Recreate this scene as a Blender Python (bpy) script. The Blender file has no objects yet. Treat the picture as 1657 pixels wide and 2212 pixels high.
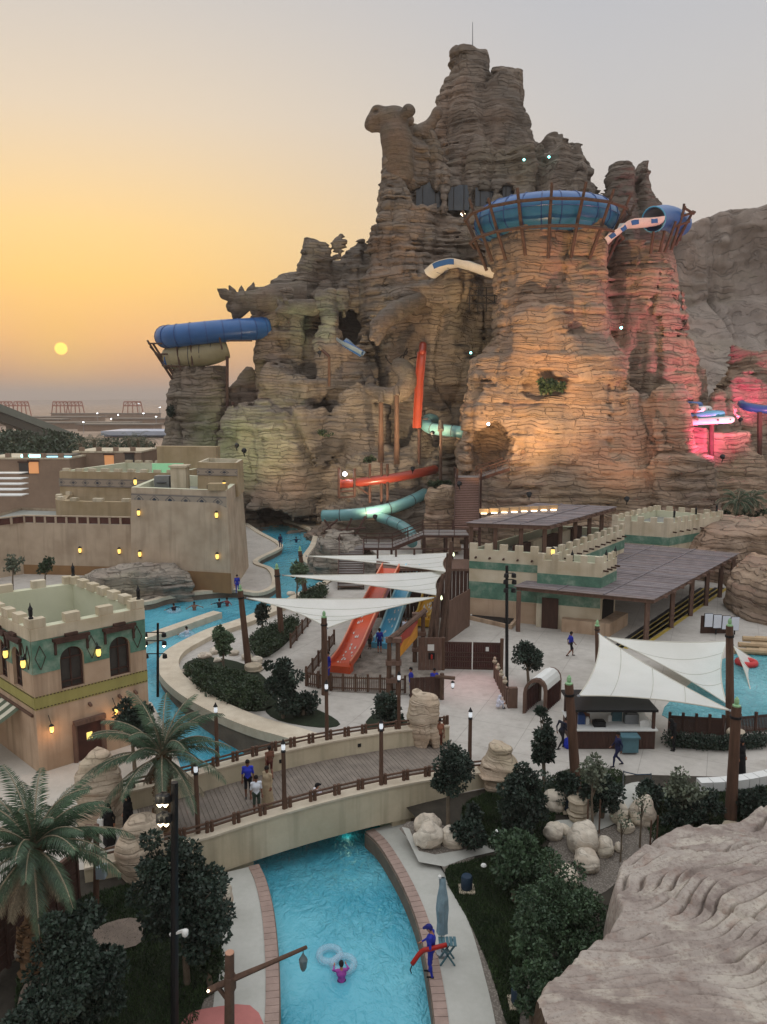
import bpy, bmesh, math, random
import numpy as np
from mathutils import Vector, Matrix

R = math.radians
SC = bpy.context.scene
COL = SC.collection

# ---------------------------------------------------------------- camera
PITCH = R(8.25)
FPX = 1661.0            # focal length in pixels of a 1657 x 2212 frame
CX, CY = 828.5, 1106.0
CAMZ = 17.5             # the viewpoint is a terrace 17.5 m above the plaza
cam = bpy.data.cameras.new('camera')
cam.sensor_fit = 'VERTICAL'
cam.angle_y = 2 * math.atan(CY / FPX)
cam.clip_start = 0.2
cam.clip_end = 20000
camo = bpy.data.objects.new('camera', cam)
COL.objects.link(camo)
camo.location = (0, 0, CAMZ)
camo.rotation_euler = (math.pi / 2 - PITCH, 0, 0)
SC.camera = camo

# ---------------------------------------------------------------- light
SUN_AZ = R(-22.35)     # measured from +Y, negative is to the left
SUN_EL = R(3.47)
SUND = (math.sin(SUN_AZ) * math.cos(SUN_EL), math.cos(SUN_AZ) * math.cos(SUN_EL), math.sin(SUN_EL))
world = bpy.data.worlds.new('World')
SC.world = world
world.use_nodes = True
wn, wl = world.node_tree.nodes, world.node_tree.links
wn.clear()

def wnode(t, **kw):
 n = wn.new(t)
 for k, v in kw.items():
  setattr(n, k, v)
 return n

def wmath(op, a, b=None, c=None, clamp=False):
 n = wnode('ShaderNodeMath', operation=op, use_clamp=clamp)
 for i, x in enumerate((a, b, c)):
  if x is None:
   continue
  if isinstance(x, (int, float)):
   n.inputs[i].default_value = x
  else:
   wl.new(x, n.inputs[i])
 return n.outputs[0]

def wramp(fac, stops):
 n = wnode('ShaderNodeValToRGB')
 els = n.color_ramp.elements
 while len(els) < len(stops):
  els.new(0.5)
 for e, (p, c) in zip(els, stops):
  e.position = p
  e.color = (*c, 1)
 wl.new(fac, n.inputs[0])
 return n.outputs[0]

def build_sky():
 # dusty desert dusk: a Nishita dome seen through sunlit dust, its unseen zenith brightened as fill
 out = wnode('ShaderNodeOutputWorld')
 bg = wnode('ShaderNodeBackground')
 sk = wnode('ShaderNodeTexSky', sky_type='NISHITA', sun_disc=False, sun_elevation=SUN_EL,
               sun_rotation=SUN_AZ, dust_density=3.0, air_density=1.0, ozone_density=2.0)
 tc = wnode('ShaderNodeTexCoord')
 sep = wnode('ShaderNodeSeparateXYZ')
 wl.new(tc.outputs['Generated'], sep.inputs[0])
 z = sep.outputs[2]
 dot = wnode('ShaderNodeVectorMath', operation='DOT_PRODUCT')
 wl.new(tc.outputs['Generated'], dot.inputs[0])
 dot.inputs[1].default_value = SUND
 ct = dot.outputs['Value']
 zz = wmath('MAXIMUM', z, 0.0)
 base = wramp(zz, [(0.0, (.40, .315, .27)), (.05, (.53, .44, .38)), (.16, (.62, .55, .49)),
                      (.34, (.56, .545, .54)), (.46, (.50, .51, .545)), (.7, (.98, 1.0, 1.05)), (1.0, (1.40, 1.44, 1.50))])  # top two stops, out of frame, raised to light paving and sails
 glow = wramp(zz, [(0.0, (.46, .29, .20)), (.03, (.62, .33, .16)), (.075, (.86, .46, .16)), (.14, (.99, .60, .17)),
                      (.20, (1.0, .66, .25)), (.32, (.84, .67, .47)), (.5, (.62, .59, .56)), (.7, (.98, 1.0, 1.05)), (1.0, (1.40, 1.44, 1.50))])  # same raised fill stops overhead
 w = wmath('MULTIPLY', wmath('SUBTRACT', ct, 0.76), 1 / 0.24, clamp=True)
 w = wmath('POWER', w, 1.5)
 mix = wnode('ShaderNodeMix', data_type='RGBA')
 wl.new(w, mix.inputs['Factor'])
 wl.new(base, mix.inputs[6])
 wl.new(glow, mix.inputs[7])
 # dust hides most of the clear dome
 add = wnode('ShaderNodeMix', data_type='RGBA', blend_type='MIX')
 add.inputs['Factor'].default_value = 0.05
 dome = wnode('ShaderNodeMix', data_type='RGBA', blend_type='MULTIPLY')
 dome.inputs['Factor'].default_value = 1.0
 wl.new(sk.outputs[0], dome.inputs[6])
 dome.inputs[7].default_value = (.12, .12, .12, 1)
 wl.new(mix.outputs[2], add.inputs[6])
 wl.new(dome.outputs[2], add.inputs[7])
 # sun disc, dimmed by the dust
 disc = wmath('MULTIPLY', wmath('SUBTRACT', ct, math.cos(R(.43))), 1 / (math.cos(R(.37)) - math.cos(R(.43))), clamp=True)
 halo = wmath('MULTIPLY', wmath('POWER', wmath('MAXIMUM', ct, 0.0), 900.0), 0.35)
 m2 = wnode('ShaderNodeMix', data_type='RGBA')
 wl.new(halo, m2.inputs['Factor'])
 wl.new(add.outputs[2], m2.inputs[6])
 m2.inputs[7].default_value = (1.0, .62, .12, 1)
 m3 = wnode('ShaderNodeMix', data_type='RGBA')
 wl.new(disc, m3.inputs['Factor'])
 wl.new(m2.outputs[2], m3.inputs[6])
 m3.inputs[7].default_value = (1.9, 1.2, .2, 1)
 wl.new(m3.outputs[2], bg.inputs[0])
 bg.inputs[1].default_value = 1.0
 wl.new(bg.outputs[0], out.inputs[0])

build_sky()
sunl = bpy.data.lights.new('sun', 'SUN')
sunl.energy = 0.7
sunl.angle = R(6)
sunl.color = (1.0, .62, .30)
suno = bpy.data.objects.new('sun', sunl)
COL.objects.link(suno)
suno.rotation_euler = Vector(SUND).to_track_quat('Z', 'Y').to_euler()

SC.view_settings.view_transform = 'Standard'
SC.view_settings.look = 'None'
SC.view_settings.exposure = 0.15
SC.view_settings.gamma = 1.0
SC.render.engine = 'CYCLES'
SC.cycles.use_denoising = True
SC.cycles.max_bounces = 5
SC.cycles.diffuse_bounces = 3
SC.cycles.volume_bounces = 0
SC.cycles.transparent_max_bounces = 12

# ================================================================ helpers
rng = random.Random(7)
nrg = np.random.default_rng(11)
SP, CP = math.sin(PITCH), math.cos(PITCH)

def ray(u, v):
 a, b = (u - CX) / FPX, (CY - v) / FPX
 return Vector((a, CP + b * SP, -SP + b * CP))

def G(u, v, z=0.0):
 """where the sight line through a photo point meets the level z"""
 d = ray(u, v)
 t = (z - CAMZ) / d.z
 return Vector((d.x * t, d.y * t, z))

def A(u, v, Y):
 """where it reaches the distance Y"""
 d = ray(u, v)
 t = Y / d.y
 return Vector((d.x * t, Y, CAMZ + d.z * t))

def topz(base, u, v):
 """height of a point that stands straight above base and is seen at v"""
 return A(u, v, base.y).z

class MB:
 """collects shapes into one mesh"""

 def __init__(s):
  s.v, s.f, s.m = [], [], []

 def add(s, vs, fs, mi=0):
  n = len(s.v)
  s.v.extend([tuple(p) for p in vs])
  s.f.extend([tuple(i + n for i in f) for f in fs])
  s.m.extend([mi] * len(fs))
  return s

 def box(s, c, d, rz=0.0, mi=0, tilt=None):
  hx, hy, hz = d[0] / 2, d[1] / 2, d[2] / 2
  M = Matrix.Translation(c) @ Matrix.Rotation(rz, 4, 'Z')
  if tilt:
   M = M @ tilt
  vs = [M @ Vector((x, y, z)) for z in (-hz, hz) for (x, y) in ((-hx, -hy), (hx, -hy), (hx, hy), (-hx, hy))]
  return s.add(vs, [(3, 2, 1, 0), (4, 5, 6, 7), (0, 1, 5, 4), (1, 2, 6, 5), (2, 3, 7, 6), (3, 0, 4, 7)], mi)

 def beam(s, a, b, w, h=None, mi=0, up=(0, 0, 1)):
  """square bar from a to b"""
  a, b = Vector(a), Vector(b)
  h = h or w
  d = (b - a).normalized()
  up = Vector(up)
  if abs(d.dot(up)) > .98:
   up = Vector((0, 1, 0))
  r = d.cross(up).normalized()
  u = r.cross(d)
  vs = []
  for p in (a, b):
   for (x, y) in ((-1, -1), (1, -1), (1, 1), (-1, 1)):
    vs.append(p + r * x * w / 2 + u * y * h / 2)
  return s.add(vs, [(0, 1, 2, 3), (7, 6, 5, 4), (0, 4, 5, 1), (1, 5, 6, 2), (2, 6, 7, 3), (3, 7, 4, 0)], mi)

 def tube(s, pts, r, n=8, mi=0, caps=True, closed=False, jit=0.0):
  """round bar along points; r is a number or one per point"""
  pts = [Vector(p) for p in pts]
  k = len(pts)
  rs = [r] * k if isinstance(r, (int, float)) else list(r)
  vs = []
  prev = None
  for i, p in enumerate(pts):
   if closed:
    d = pts[(i + 1) % k] - pts[i - 1]
   else:
    d = pts[min(i + 1, k - 1)] - pts[max(i - 1, 0)]
   d.normalize()
   if prev is None:
    up = Vector((0, 0, 1)) if abs(d.z) < .9 else Vector((1, 0, 0))
    x = d.cross(up).normalized()
   else:
    x = (prev - d * prev.dot(d)).normalized()
   prev = x
   y = d.cross(x)
   for j in range(n):
    a = 2 * math.pi * j / n
    q = rs[i] * (1 + (rng.uniform(-jit, jit) if jit else 0))
    vs.append(p + x * math.cos(a) * q + y * math.sin(a) * q)
  fs = []
  for i in range(k if closed else k - 1):
   i2 = (i + 1) % k
   for j in range(n):
    j2 = (j + 1) % n
    fs.append((i * n + j, i * n + j2, i2 * n + j2, i2 * n + j))
  if caps and not closed:
   fs.append(tuple(reversed(range(n))))
   fs.append(tuple((k - 1) * n + j for j in range(n)))
  return s.add(vs, fs, mi)

 def lathe(s, c, prof, n=12, mi=0):
  """prof: (radius, z) from bottom up, round the vertical through c"""
  c = Vector(c)
  vs = [c + Vector((r * math.cos(2 * math.pi * j / n), r * math.sin(2 * math.pi * j / n), z)) for r, z in prof for j in range(n)]
  fs = []
  k = len(prof)
  for i in range(k - 1):
   for j in range(n):
    j2 = (j + 1) % n
    fs.append((i * n + j, i * n + j2, (i + 1) * n + j2, (i + 1) * n + j))
  fs.append(tuple(reversed(range(n))))
  fs.append(tuple((k - 1) * n + j for j in range(n)))
  return s.add(vs, fs, mi)

 def prism(s, poly, z0, z1, mi=0, mi_side=None):
  """upright prism over a counted-any-way outline of (x, y); z1 may be a list"""
  n = len(poly)
  area = sum(poly[i][0] * poly[(i + 1) % n][1] - poly[(i + 1) % n][0] * poly[i][1] for i in range(n))
  if area < 0:
   poly = list(reversed(poly))
   if isinstance(z1, (list, tuple)):
    z1 = list(reversed(z1))
  zt = z1 if isinstance(z1, (list, tuple)) else [z1] * n
  vs = [(p[0], p[1], z0) for p in poly] + [(p[0], p[1], z) for p, z in zip(poly, zt)]
  s.add(vs, [tuple(range(n, 2 * n))], mi)
  k = len(s.v) - 2 * n
  for i in range(n):
   j = (i + 1) % n
   s.f.append((k + i, k + j, k + n + j, k + n + i))
   s.m.append(mi if mi_side is None else mi_side)
  s.f.append(tuple(k + i for i in reversed(range(n))))
  s.m.append(mi)
  return s

 def quad(s, a, b, c, d, mi=0):
  return s.add([a, b, c, d], [(0, 1, 2, 3)], mi)

 def strip(s, A_, B_, mi=0):
  """ribbon between two rows of points"""
  n = len(A_)
  return s.add(list(A_) + list(B_), [(i, i + 1, n + i + 1, n + i) for i in range(n - 1)], mi)

def mesh_of(mb, name, mats, smooth=False):
 me = bpy.data.meshes.new(name)
 me.from_pydata(mb.v, [], mb.f)
 if not isinstance(mats, (list, tuple)):
  mats = [mats]
 for m in mats:
  me.materials.append(m)
 if len(mats) > 1:
  me.polygons.foreach_set('material_index', np.array(mb.m, dtype=np.int32))
 if smooth:
  me.polygons.foreach_set('use_smooth', np.ones(len(me.polygons), dtype=bool))
  if smooth != 'all':
   me.set_sharp_from_angle(angle=R(smooth if isinstance(smooth, (int, float)) and smooth > 1 else 40))
 me.update()
 return me

def put(name, me, parent=None):
 o = bpy.data.objects.new(name, me)
 COL.objects.link(o)
 if parent is not None:
  o.parent = parent
  top = parent.parent is None and parent.type == 'EMPTY'
  o.matrix_parent_inverse = Matrix.Translation(-Vector(parent.location)) if top else Matrix.Identity(4)
 return o

def obj(name, mb, mats, parent=None, smooth=False):
 return put(name, mesh_of(mb, name, mats, smooth), parent)

def thing(name, label, cat, loc=(0, 0, 0), group=None):
 o = bpy.data.objects.new(name, None)
 COL.objects.link(o)
 o.location = loc
 o.empty_display_size = .3
 return tag(o, label, cat, group)

def tag(o, label, cat, group=None):
 o['label'] = label
 o['category'] = cat
 if group:
  o['group'] = group
 return o

def struct(name, mb, mats, smooth=False):
 o = obj(name, mb, mats, None, smooth)
 o['kind'] = 'structure'
 return o

def copy_tree(o, parent=None):
 c = o.copy()
 COL.objects.link(c)
 if parent is not None:
  c.parent = parent
  c.matrix_parent_inverse = o.matrix_parent_inverse.copy()
 for ch in list(o.children):
  copy_tree(ch, c)
 return c

def np_mesh(name, V, Fq, mat, parent=None, smooth=True, mi=None, mats=None):
 """mesh from numpy arrays, quads (n,4) or tris (n,3)"""
 me = bpy.data.meshes.new(name)
 V = np.ascontiguousarray(V, dtype=np.float32)
 Fq = np.ascontiguousarray(Fq, dtype=np.int32)
 k = Fq.shape[1]
 me.vertices.add(len(V))
 me.vertices.foreach_set('co', V.ravel())
 me.loops.add(Fq.size)
 me.loops.foreach_set('vertex_index', Fq.ravel())
 me.polygons.add(len(Fq))
 me.polygons.foreach_set('loop_start', np.arange(0, Fq.size, k, dtype=np.int32))
 me.polygons.foreach_set('use_smooth', np.full(len(Fq), bool(smooth)))
 for m in (mats or [mat]):
  me.materials.append(m)
 if mi is not None:
  me.polygons.foreach_set('material_index', np.ascontiguousarray(mi, dtype=np.int32))
 me.update(calc_edges=True)
 me.validate()
 return put(name, me, parent)

# ---------------------------------------------------------------- smooth curves
def spline(pts, n=8, closed=False):
 """Catmull-Rom through points of any dimension"""
 P = [np.array(p, float) for p in pts]
 k = len(P)
 out = []
 for i in range(k if closed else k - 1):
  p1, p2 = P[i], P[(i + 1) % k]
  p0 = P[i - 1] if (closed or i > 0) else 2 * p1 - p2
  p3 = P[(i + 2) % k] if (closed or i + 2 < k) else 2 * p2 - p1
  for j in range(n):
   t = j / n
   out.append(.5 * ((2 * p1) + (-p0 + p2) * t + (2 * p0 - 5 * p1 + 4 * p2 - p3) * t * t + (-p0 + 3 * p1 - 3 * p2 + p3) * t ** 3))
 if not closed:
  out.append(P[-1])
 return [tuple(float(c) for c in p) for p in out]

def gline(pix, z=0.0, n=6, closed=False):
 """photo points on level z, smoothed into (x, y) pairs"""
 p = [tuple(G(u, v, z))[:2] for u, v in pix]
 return spline(p, n, closed) if n > 1 else p

# ---------------------------------------------------------------- materials
def rgb(h):
 """sRGB hex to linear"""
 c = [int(h[i:i + 2], 16) / 255 for i in (0, 2, 4)]
 return tuple(x / 12.92 if x <= .04045 else ((x + .055) / 1.055) ** 2.4 for x in c)

class NT:
 def __init__(s, name):
  s.mat = bpy.data.materials.new(name)
  s.mat.use_nodes = True
  s.n, s.l = s.mat.node_tree.nodes, s.mat.node_tree.links
  s.b = s.n['Principled BSDF']
  s.tc = None

 def node(s, t, **kw):
  n = s.n.new(t)
  for k, v in kw.items():
   setattr(n, k, v)
  return n

 def coord(s, scale=(1, 1, 1), gen='Object', loc=(0, 0, 0), rot=(0, 0, 0)):
  if s.tc is None:
   s.tc = s.node('ShaderNodeTexCoord')
  if gen == 'World':
   src = s.node('ShaderNodeNewGeometry').outputs['Position']
  else:
   src = s.tc.outputs[gen]
  m = s.node('ShaderNodeMapping')
  m.inputs['Scale'].default_value = scale
  m.inputs['Location'].default_value = loc
  m.inputs['Rotation'].default_value = rot
  s.l.new(src, m.inputs[0])
  return m.outputs[0]

 def noise(s, co, scale=1.0, detail=4, rough=.55, dist=0.0):
  n = s.node('ShaderNodeTexNoise')
  n.inputs['Scale'].default_value = scale
  n.inputs['Detail'].default_value = detail
  n.inputs['Roughness'].default_value = rough
  n.inputs['Distortion'].default_value = dist
  s.l.new(co, n.inputs['Vector'])
  return n.outputs['Fac']

 def ramp(s, fac, stops, interp='LINEAR'):
  n = s.node('ShaderNodeValToRGB')
  n.color_ramp.interpolation = interp
  e = n.color_ramp.elements
  while len(e) < len(stops):
   e.new(.5)
  for el, (p, c) in zip(e, stops):
   el.position = p
   el.color = (c, c, c, 1) if isinstance(c, (int, float)) else (*c, 1)
  s.l.new(fac, n.inputs[0])
  return n.outputs[0]

 def mix(s, f, a, b, mode='MIX'):
  n = s.node('ShaderNodeMix', data_type='RGBA', blend_type=mode)
  for i, x in ((0, f), (6, a), (7, b)):
   if isinstance(x, (int, float)):
    n.inputs[i].default_value = x if i == 0 else (x, x, x, 1)
   elif isinstance(x, tuple):
    n.inputs[i].default_value = (*x, 1)
   else:
    s.l.new(x, n.inputs[i])
  return n.outputs[2]

 def math(s, op, a, b=None, clamp=False):
  n = s.node('ShaderNodeMath', operation=op, use_clamp=clamp)
  for i, x in enumerate((a, b)):
   if x is None:
    continue
   if isinstance(x, (int, float)):
    n.inputs[i].default_value = x
   else:
    s.l.new(x, n.inputs[i])
  return n.outputs[0]

 def bump(s, h, strength=.5, dist=.1):
  n = s.node('ShaderNodeBump')
  n.inputs['Strength'].default_value = strength
  n.inputs['Distance'].default_value = dist
  s.l.new(h, n.inputs['Height'])
  if s.b.inputs['Normal'].links:
   s.l.new(s.b.inputs['Normal'].links[0].from_socket, n.inputs['Normal'])
  s.l.new(n.outputs[0], s.b.inputs['Normal'])

 def base(s, x):
  if isinstance(x, tuple):
   s.b.inputs['Base Color'].default_value = (*x, 1)
  else:
   s.l.new(x, s.b.inputs['Base Color'])

 def set(s, **kw):
  for k, v in kw.items():
   s.b.inputs[k.replace('_', ' ')].default_value = v

def M(name, col, rough=.7, var=.25, scale=1.5, bump=0.0, bdist=.03, metal=0.0, spec=.3, detail=5, stretch=(1, 1, 1), col2=None, gen='Object', **kw):
 """everyday material: a colour with blotches, fine grain and a little relief"""
 t = NT(name)
 co = t.coord(stretch, gen)
 n1 = t.noise(co, scale, detail, .6)
 n2 = t.noise(co, scale * 7.3, 3, .6)
 c2 = col2 or tuple(c * (1 - var) for c in col)
 c1 = col if col2 else tuple(min(1, c * (1 + var * .6)) for c in col)
 f = t.math('ADD', t.math('MULTIPLY', n1, .75), t.math('MULTIPLY', n2, .25))
 t.base(t.ramp(f, [(.36, c2), (.64, c1)]))
 t.set(Roughness=rough, Metallic=metal, **{'Specular IOR Level': spec})
 for k, v in kw.items():
  t.set(**{k: v})
 if bump:
  t.bump(f, bump, bdist)
 return t.mat

def emit(name, col, strength):
 t = NT(name)
 t.base(tuple(min(1, c) for c in col))
 t.b.inputs['Emission Color'].default_value = (*col, 1)
 t.b.inputs['Emission Strength'].default_value = strength
 return t.mat

# ---------------------------------------------------------------- noise on grids and points
def bspl(n, freq, seed_len):
 """matrix that blows a short random row up to n samples, freq cells per sample"""
 x = np.arange(n) * freq
 i = np.floor(x).astype(int)
 t = x - i
 w = np.stack([(1 - t) ** 3 / 6, (3 * t ** 3 - 6 * t ** 2 + 4) / 6, (-3 * t ** 3 + 3 * t ** 2 + 3 * t + 1) / 6, t ** 3 / 6], 1)
 m = np.zeros((n, i.max() + 4), np.float32)
 for k in range(4):
  m[np.arange(n), i + k] += w[:, k]
 return m

def grid_noise(shape, freq, seed):
 """smooth noise about -1..1 over a grid, freq = cells per sample on each axis"""
 g = np.random.default_rng(seed)
 ms = [bspl(n, f, 0) for n, f in zip(shape, freq)]
 r = g.uniform(-1, 1, [m.shape[1] for m in ms]).astype(np.float32)
 r = np.tensordot(ms[0], r, (1, 0))
 r = np.tensordot(ms[1], r, (1, 1)).transpose(1, 0, 2)
 r = np.tensordot(r, ms[2], (2, 1))
 return r * 1.9

_PERM = np.random.default_rng(3).permutation(4096).astype(np.int64)
_VAL = np.random.default_rng(4).uniform(-1, 1, 4096).astype(np.float32)

def pnoise(P, scale=(1, 1, 1), seed=0):
 """value noise at points (n,3)"""
 Q = P * np.array(scale) + seed * 17.37
 I = np.floor(Q).astype(np.int64)
 t = Q - I
 t = t * t * (3 - 2 * t)
 out = 0
 for dx in (0, 1):
  wx = t[:, 0] if dx else 1 - t[:, 0]
  for dy in (0, 1):
   wy = t[:, 1] if dy else 1 - t[:, 1]
   for dz in (0, 1):
    wz = t[:, 2] if dz else 1 - t[:, 2]
    h = _PERM[(_PERM[(_PERM[(I[:, 0] + dx) & 4095] + I[:, 1] + dy) & 4095] + I[:, 2] + dz) & 4095]
    out = out + wx * wy * wz * _VAL[h]
 return out

def fbm(P, scale=(1, 1, 1), octv=3, seed=0):
 s = np.array(scale, float)
 o, a, tot = 0, 1.0, 0
 for k in range(octv):
  o = o + a * pnoise(P, s, seed + k * 5)
  tot += a
  s = s * 2.03
  a *= .5
 return o / tot

def surface_nets(D, org, h):
 """skin of the zero level of a grid of distances: quads through cell centres"""
 S = D < 0
 c = [S[i:S.shape[0] - 1 + i, j:S.shape[1] - 1 + j, k:S.shape[2] - 1 + k] for i in (0, 1) for j in (0, 1) for k in (0, 1)]
 n_in = sum(x.astype(np.int8) for x in c)
 act = (n_in > 0) & (n_in < 8)
 idx = np.argwhere(act)
 ids = np.full(act.shape, -1, np.int32)
 ids[act] = np.arange(len(idx), dtype=np.int32)
 acc = np.zeros((len(idx), 3), np.float32)
 cnt = np.zeros(len(idx), np.float32)
 cor = [(i, j, k) for i in (0, 1) for j in (0, 1) for k in (0, 1)]
 dv = {q: D[idx[:, 0] + q[0], idx[:, 1] + q[1], idx[:, 2] + q[2]] for q in cor}
 for a in cor:
  for ax in range(3):
   if a[ax]:
    continue
   b = list(a)
   b[ax] = 1
   b = tuple(b)
   da, db = dv[a], dv[b]
   x = (da < 0) != (db < 0)
   t = np.where(x, da / np.where(x, da - db, 1), 0)
   p = np.tile(np.array(a, np.float32), (len(idx), 1))
   p[:, ax] += t
   acc[x] += p[x]
   cnt[x] += 1
 V = (idx + acc / cnt[:, None]) * h + np.array(org)
 quads = []
 for ax in range(3):
  o1, o2 = [(1, 2), (2, 0), (0, 1)][ax]
  sl0 = [slice(None)] * 3
  sl1 = [slice(None)] * 3
  sl0[ax] = slice(0, S.shape[ax] - 1)
  sl1[ax] = slice(1, S.shape[ax])
  ed = S[tuple(sl0)] != S[tuple(sl1)]
  e = np.argwhere(ed)
  ok = (e[:, o1] > 0) & (e[:, o2] > 0) & (e[:, o1] < S.shape[o1] - 1) & (e[:, o2] < S.shape[o2] - 1)
  e = e[ok]
  fl = S[e[:, 0], e[:, 1], e[:, 2]]
  q = []
  for d1, d2 in ((1, 1), (0, 1), (0, 0), (1, 0)):
   f = e.copy()
   f[:, o1] -= d1
   f[:, o2] -= d2
   q.append(ids[f[:, 0], f[:, 1], f[:, 2]])
  q = np.stack(q, 1)
  q[~fl] = q[~fl][:, ::-1]
  quads.append(q)
 return V, np.concatenate(quads)

def vnormals(V, Q):
 n = np.cross(V[Q[:, 2]] - V[Q[:, 0]], V[Q[:, 3]] - V[Q[:, 1]])
 N = np.zeros_like(V)
 for k in range(4):
  np.add.at(N, Q[:, k], n)
 return N / np.maximum(np.linalg.norm(N, axis=1, keepdims=True), 1e-9)

class Field:
 """a box of space in which solids are added, blended and cut away"""

 def __init__(s, lo, hi, h):
  s.lo, s.h = np.array(lo, float), h
  s.n = [int(math.ceil((b - a) / h)) + 1 for a, b in zip(lo, hi)]
  s.ax = [(lo[i] + np.arange(s.n[i]) * h).astype(np.float32) for i in range(3)]
  s.D = np.full(s.n, 6.0, np.float32)

 def win(s, lo, hi, pad):
  sl = []
  for i in range(3):
   a = max(0, int((lo[i] - pad - s.lo[i]) / s.h))
   b = min(s.n[i], int((hi[i] + pad - s.lo[i]) / s.h) + 2)
   if b <= a:
    return None
   sl.append(slice(a, b))
  X = s.ax[0][sl[0]][:, None, None]
  Y = s.ax[1][sl[1]][None, :, None]
  Z = s.ax[2][sl[2]][None, None, :]
  return tuple(sl), X, Y, Z

 def blend(s, sl, d, k, cut):
  a = s.D[sl]
  if cut:
   d = -d
   h = np.clip(.5 - .5 * (d - a) / k, 0, 1)
   s.D[sl] = a * h + d * (1 - h) + k * h * (1 - h)
  else:
   h = np.clip(.5 + .5 * (d - a) / k, 0, 1)
   s.D[sl] = d * (1 - h) + a * h - k * h * (1 - h)

 def loft(s, rows, k=1.2, pw=2.4, cut=False):
  """rows of (z, cx, cy, rx, ry), bottom to top or back: an upright column"""
  rows = sorted(rows)
  z = [r[0] for r in rows]
  lo = (min(r[1] - r[3] for r in rows), min(r[2] - r[4] for r in rows), z[0])
  hi = (max(r[1] + r[3] for r in rows), max(r[2] + r[4] for r in rows), z[-1])
  w = s.win(lo, hi, k * 1.5 + .6)
  if not w:
   return
  sl, X, Y, Z = w
  zz = np.clip(Z.ravel(), z[0], z[-1])
  cx, cy, rx, ry = (np.interp(zz, z, [r[i] for r in rows]).astype(np.float32)[None, None, :] for i in (1, 2, 3, 4))
  q = (np.abs((X - cx) / rx) ** pw + np.abs((Y - cy) / ry) ** pw) ** (1 / pw)
  d = (q - 1) * np.minimum(rx, ry)
  dz = np.maximum(z[0] - Z, Z - z[-1])
  d = np.maximum(d, dz + 0 * d)
  s.blend(sl, d, k, cut)

 def cone(s, a, b, ra, rb, k=.4, cut=False, sq=(1, 1, 1)):
  """rounded stick from a to b with two radii; sq squashes space"""
  a, b, sq = np.array(a, float), np.array(b, float), np.array(sq, float)
  r = max(ra, rb)
  w = s.win(np.minimum(a, b) - r / sq, np.maximum(a, b) + r / sq, k * 1.5 + .1)
  if not w:
   return
  sl, X, Y, Z = w
  ab = (b - a) * sq
  L = max(float(ab @ ab), 1e-9)
  px, py, pz = (X - a[0]) * sq[0], (Y - a[1]) * sq[1], (Z - a[2]) * sq[2]
  t = np.clip((px * ab[0] + py * ab[1] + pz * ab[2]) / L, 0, 1)
  d = np.sqrt((px - t * ab[0]) ** 2 + (py - t * ab[1]) ** 2 + (pz - t * ab[2]) ** 2) - (ra + (rb - ra) * t)
  s.blend(sl, d.astype(np.float32), k, cut)

 def ball(s, c, r, k=.4, cut=False):
  """r may be three radii"""
  r = np.array([r] * 3 if isinstance(r, (int, float)) else r, float)
  c = np.array(c, float)
  w = s.win(c - r, c + r, k * 1.5 + .1)
  if not w:
   return
  sl, X, Y, Z = w
  q = np.sqrt(((X - c[0]) / r[0]) ** 2 + ((Y - c[1]) / r[1]) ** 2 + ((Z - c[2]) / r[2]) ** 2)
  s.blend(sl, ((q - 1) * r.min()).astype(np.float32), k, cut)

 def boxs(s, c, r, rz=0.0, k=.4, cut=False, rnd=.3):
  c, r = np.array(c, float), np.array(r, float)
  m = max(r[0], r[1]) * 1.42
  w = s.win(c - [m, m, r[2]], c + [m, m, r[2]], k * 1.5 + .2)
  if not w:
   return
  sl, X, Y, Z = w
  ca, sa = math.cos(rz), math.sin(rz)
  x, y = X - c[0], Y - c[1]
  lx, ly = x * ca + y * sa, -x * sa + y * ca
  qx, qy, qz = np.abs(lx) - r[0] + rnd, np.abs(ly) - r[1] + rnd, np.abs(Z - c[2]) - r[2] + rnd
  d = np.sqrt(np.maximum(qx, 0) ** 2 + np.maximum(qy, 0) ** 2 + np.maximum(qz, 0) ** 2) + np.minimum(np.maximum(np.maximum(qx, qy), qz), 0) - rnd
  s.blend(sl, d.astype(np.float32), k, cut)

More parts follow.
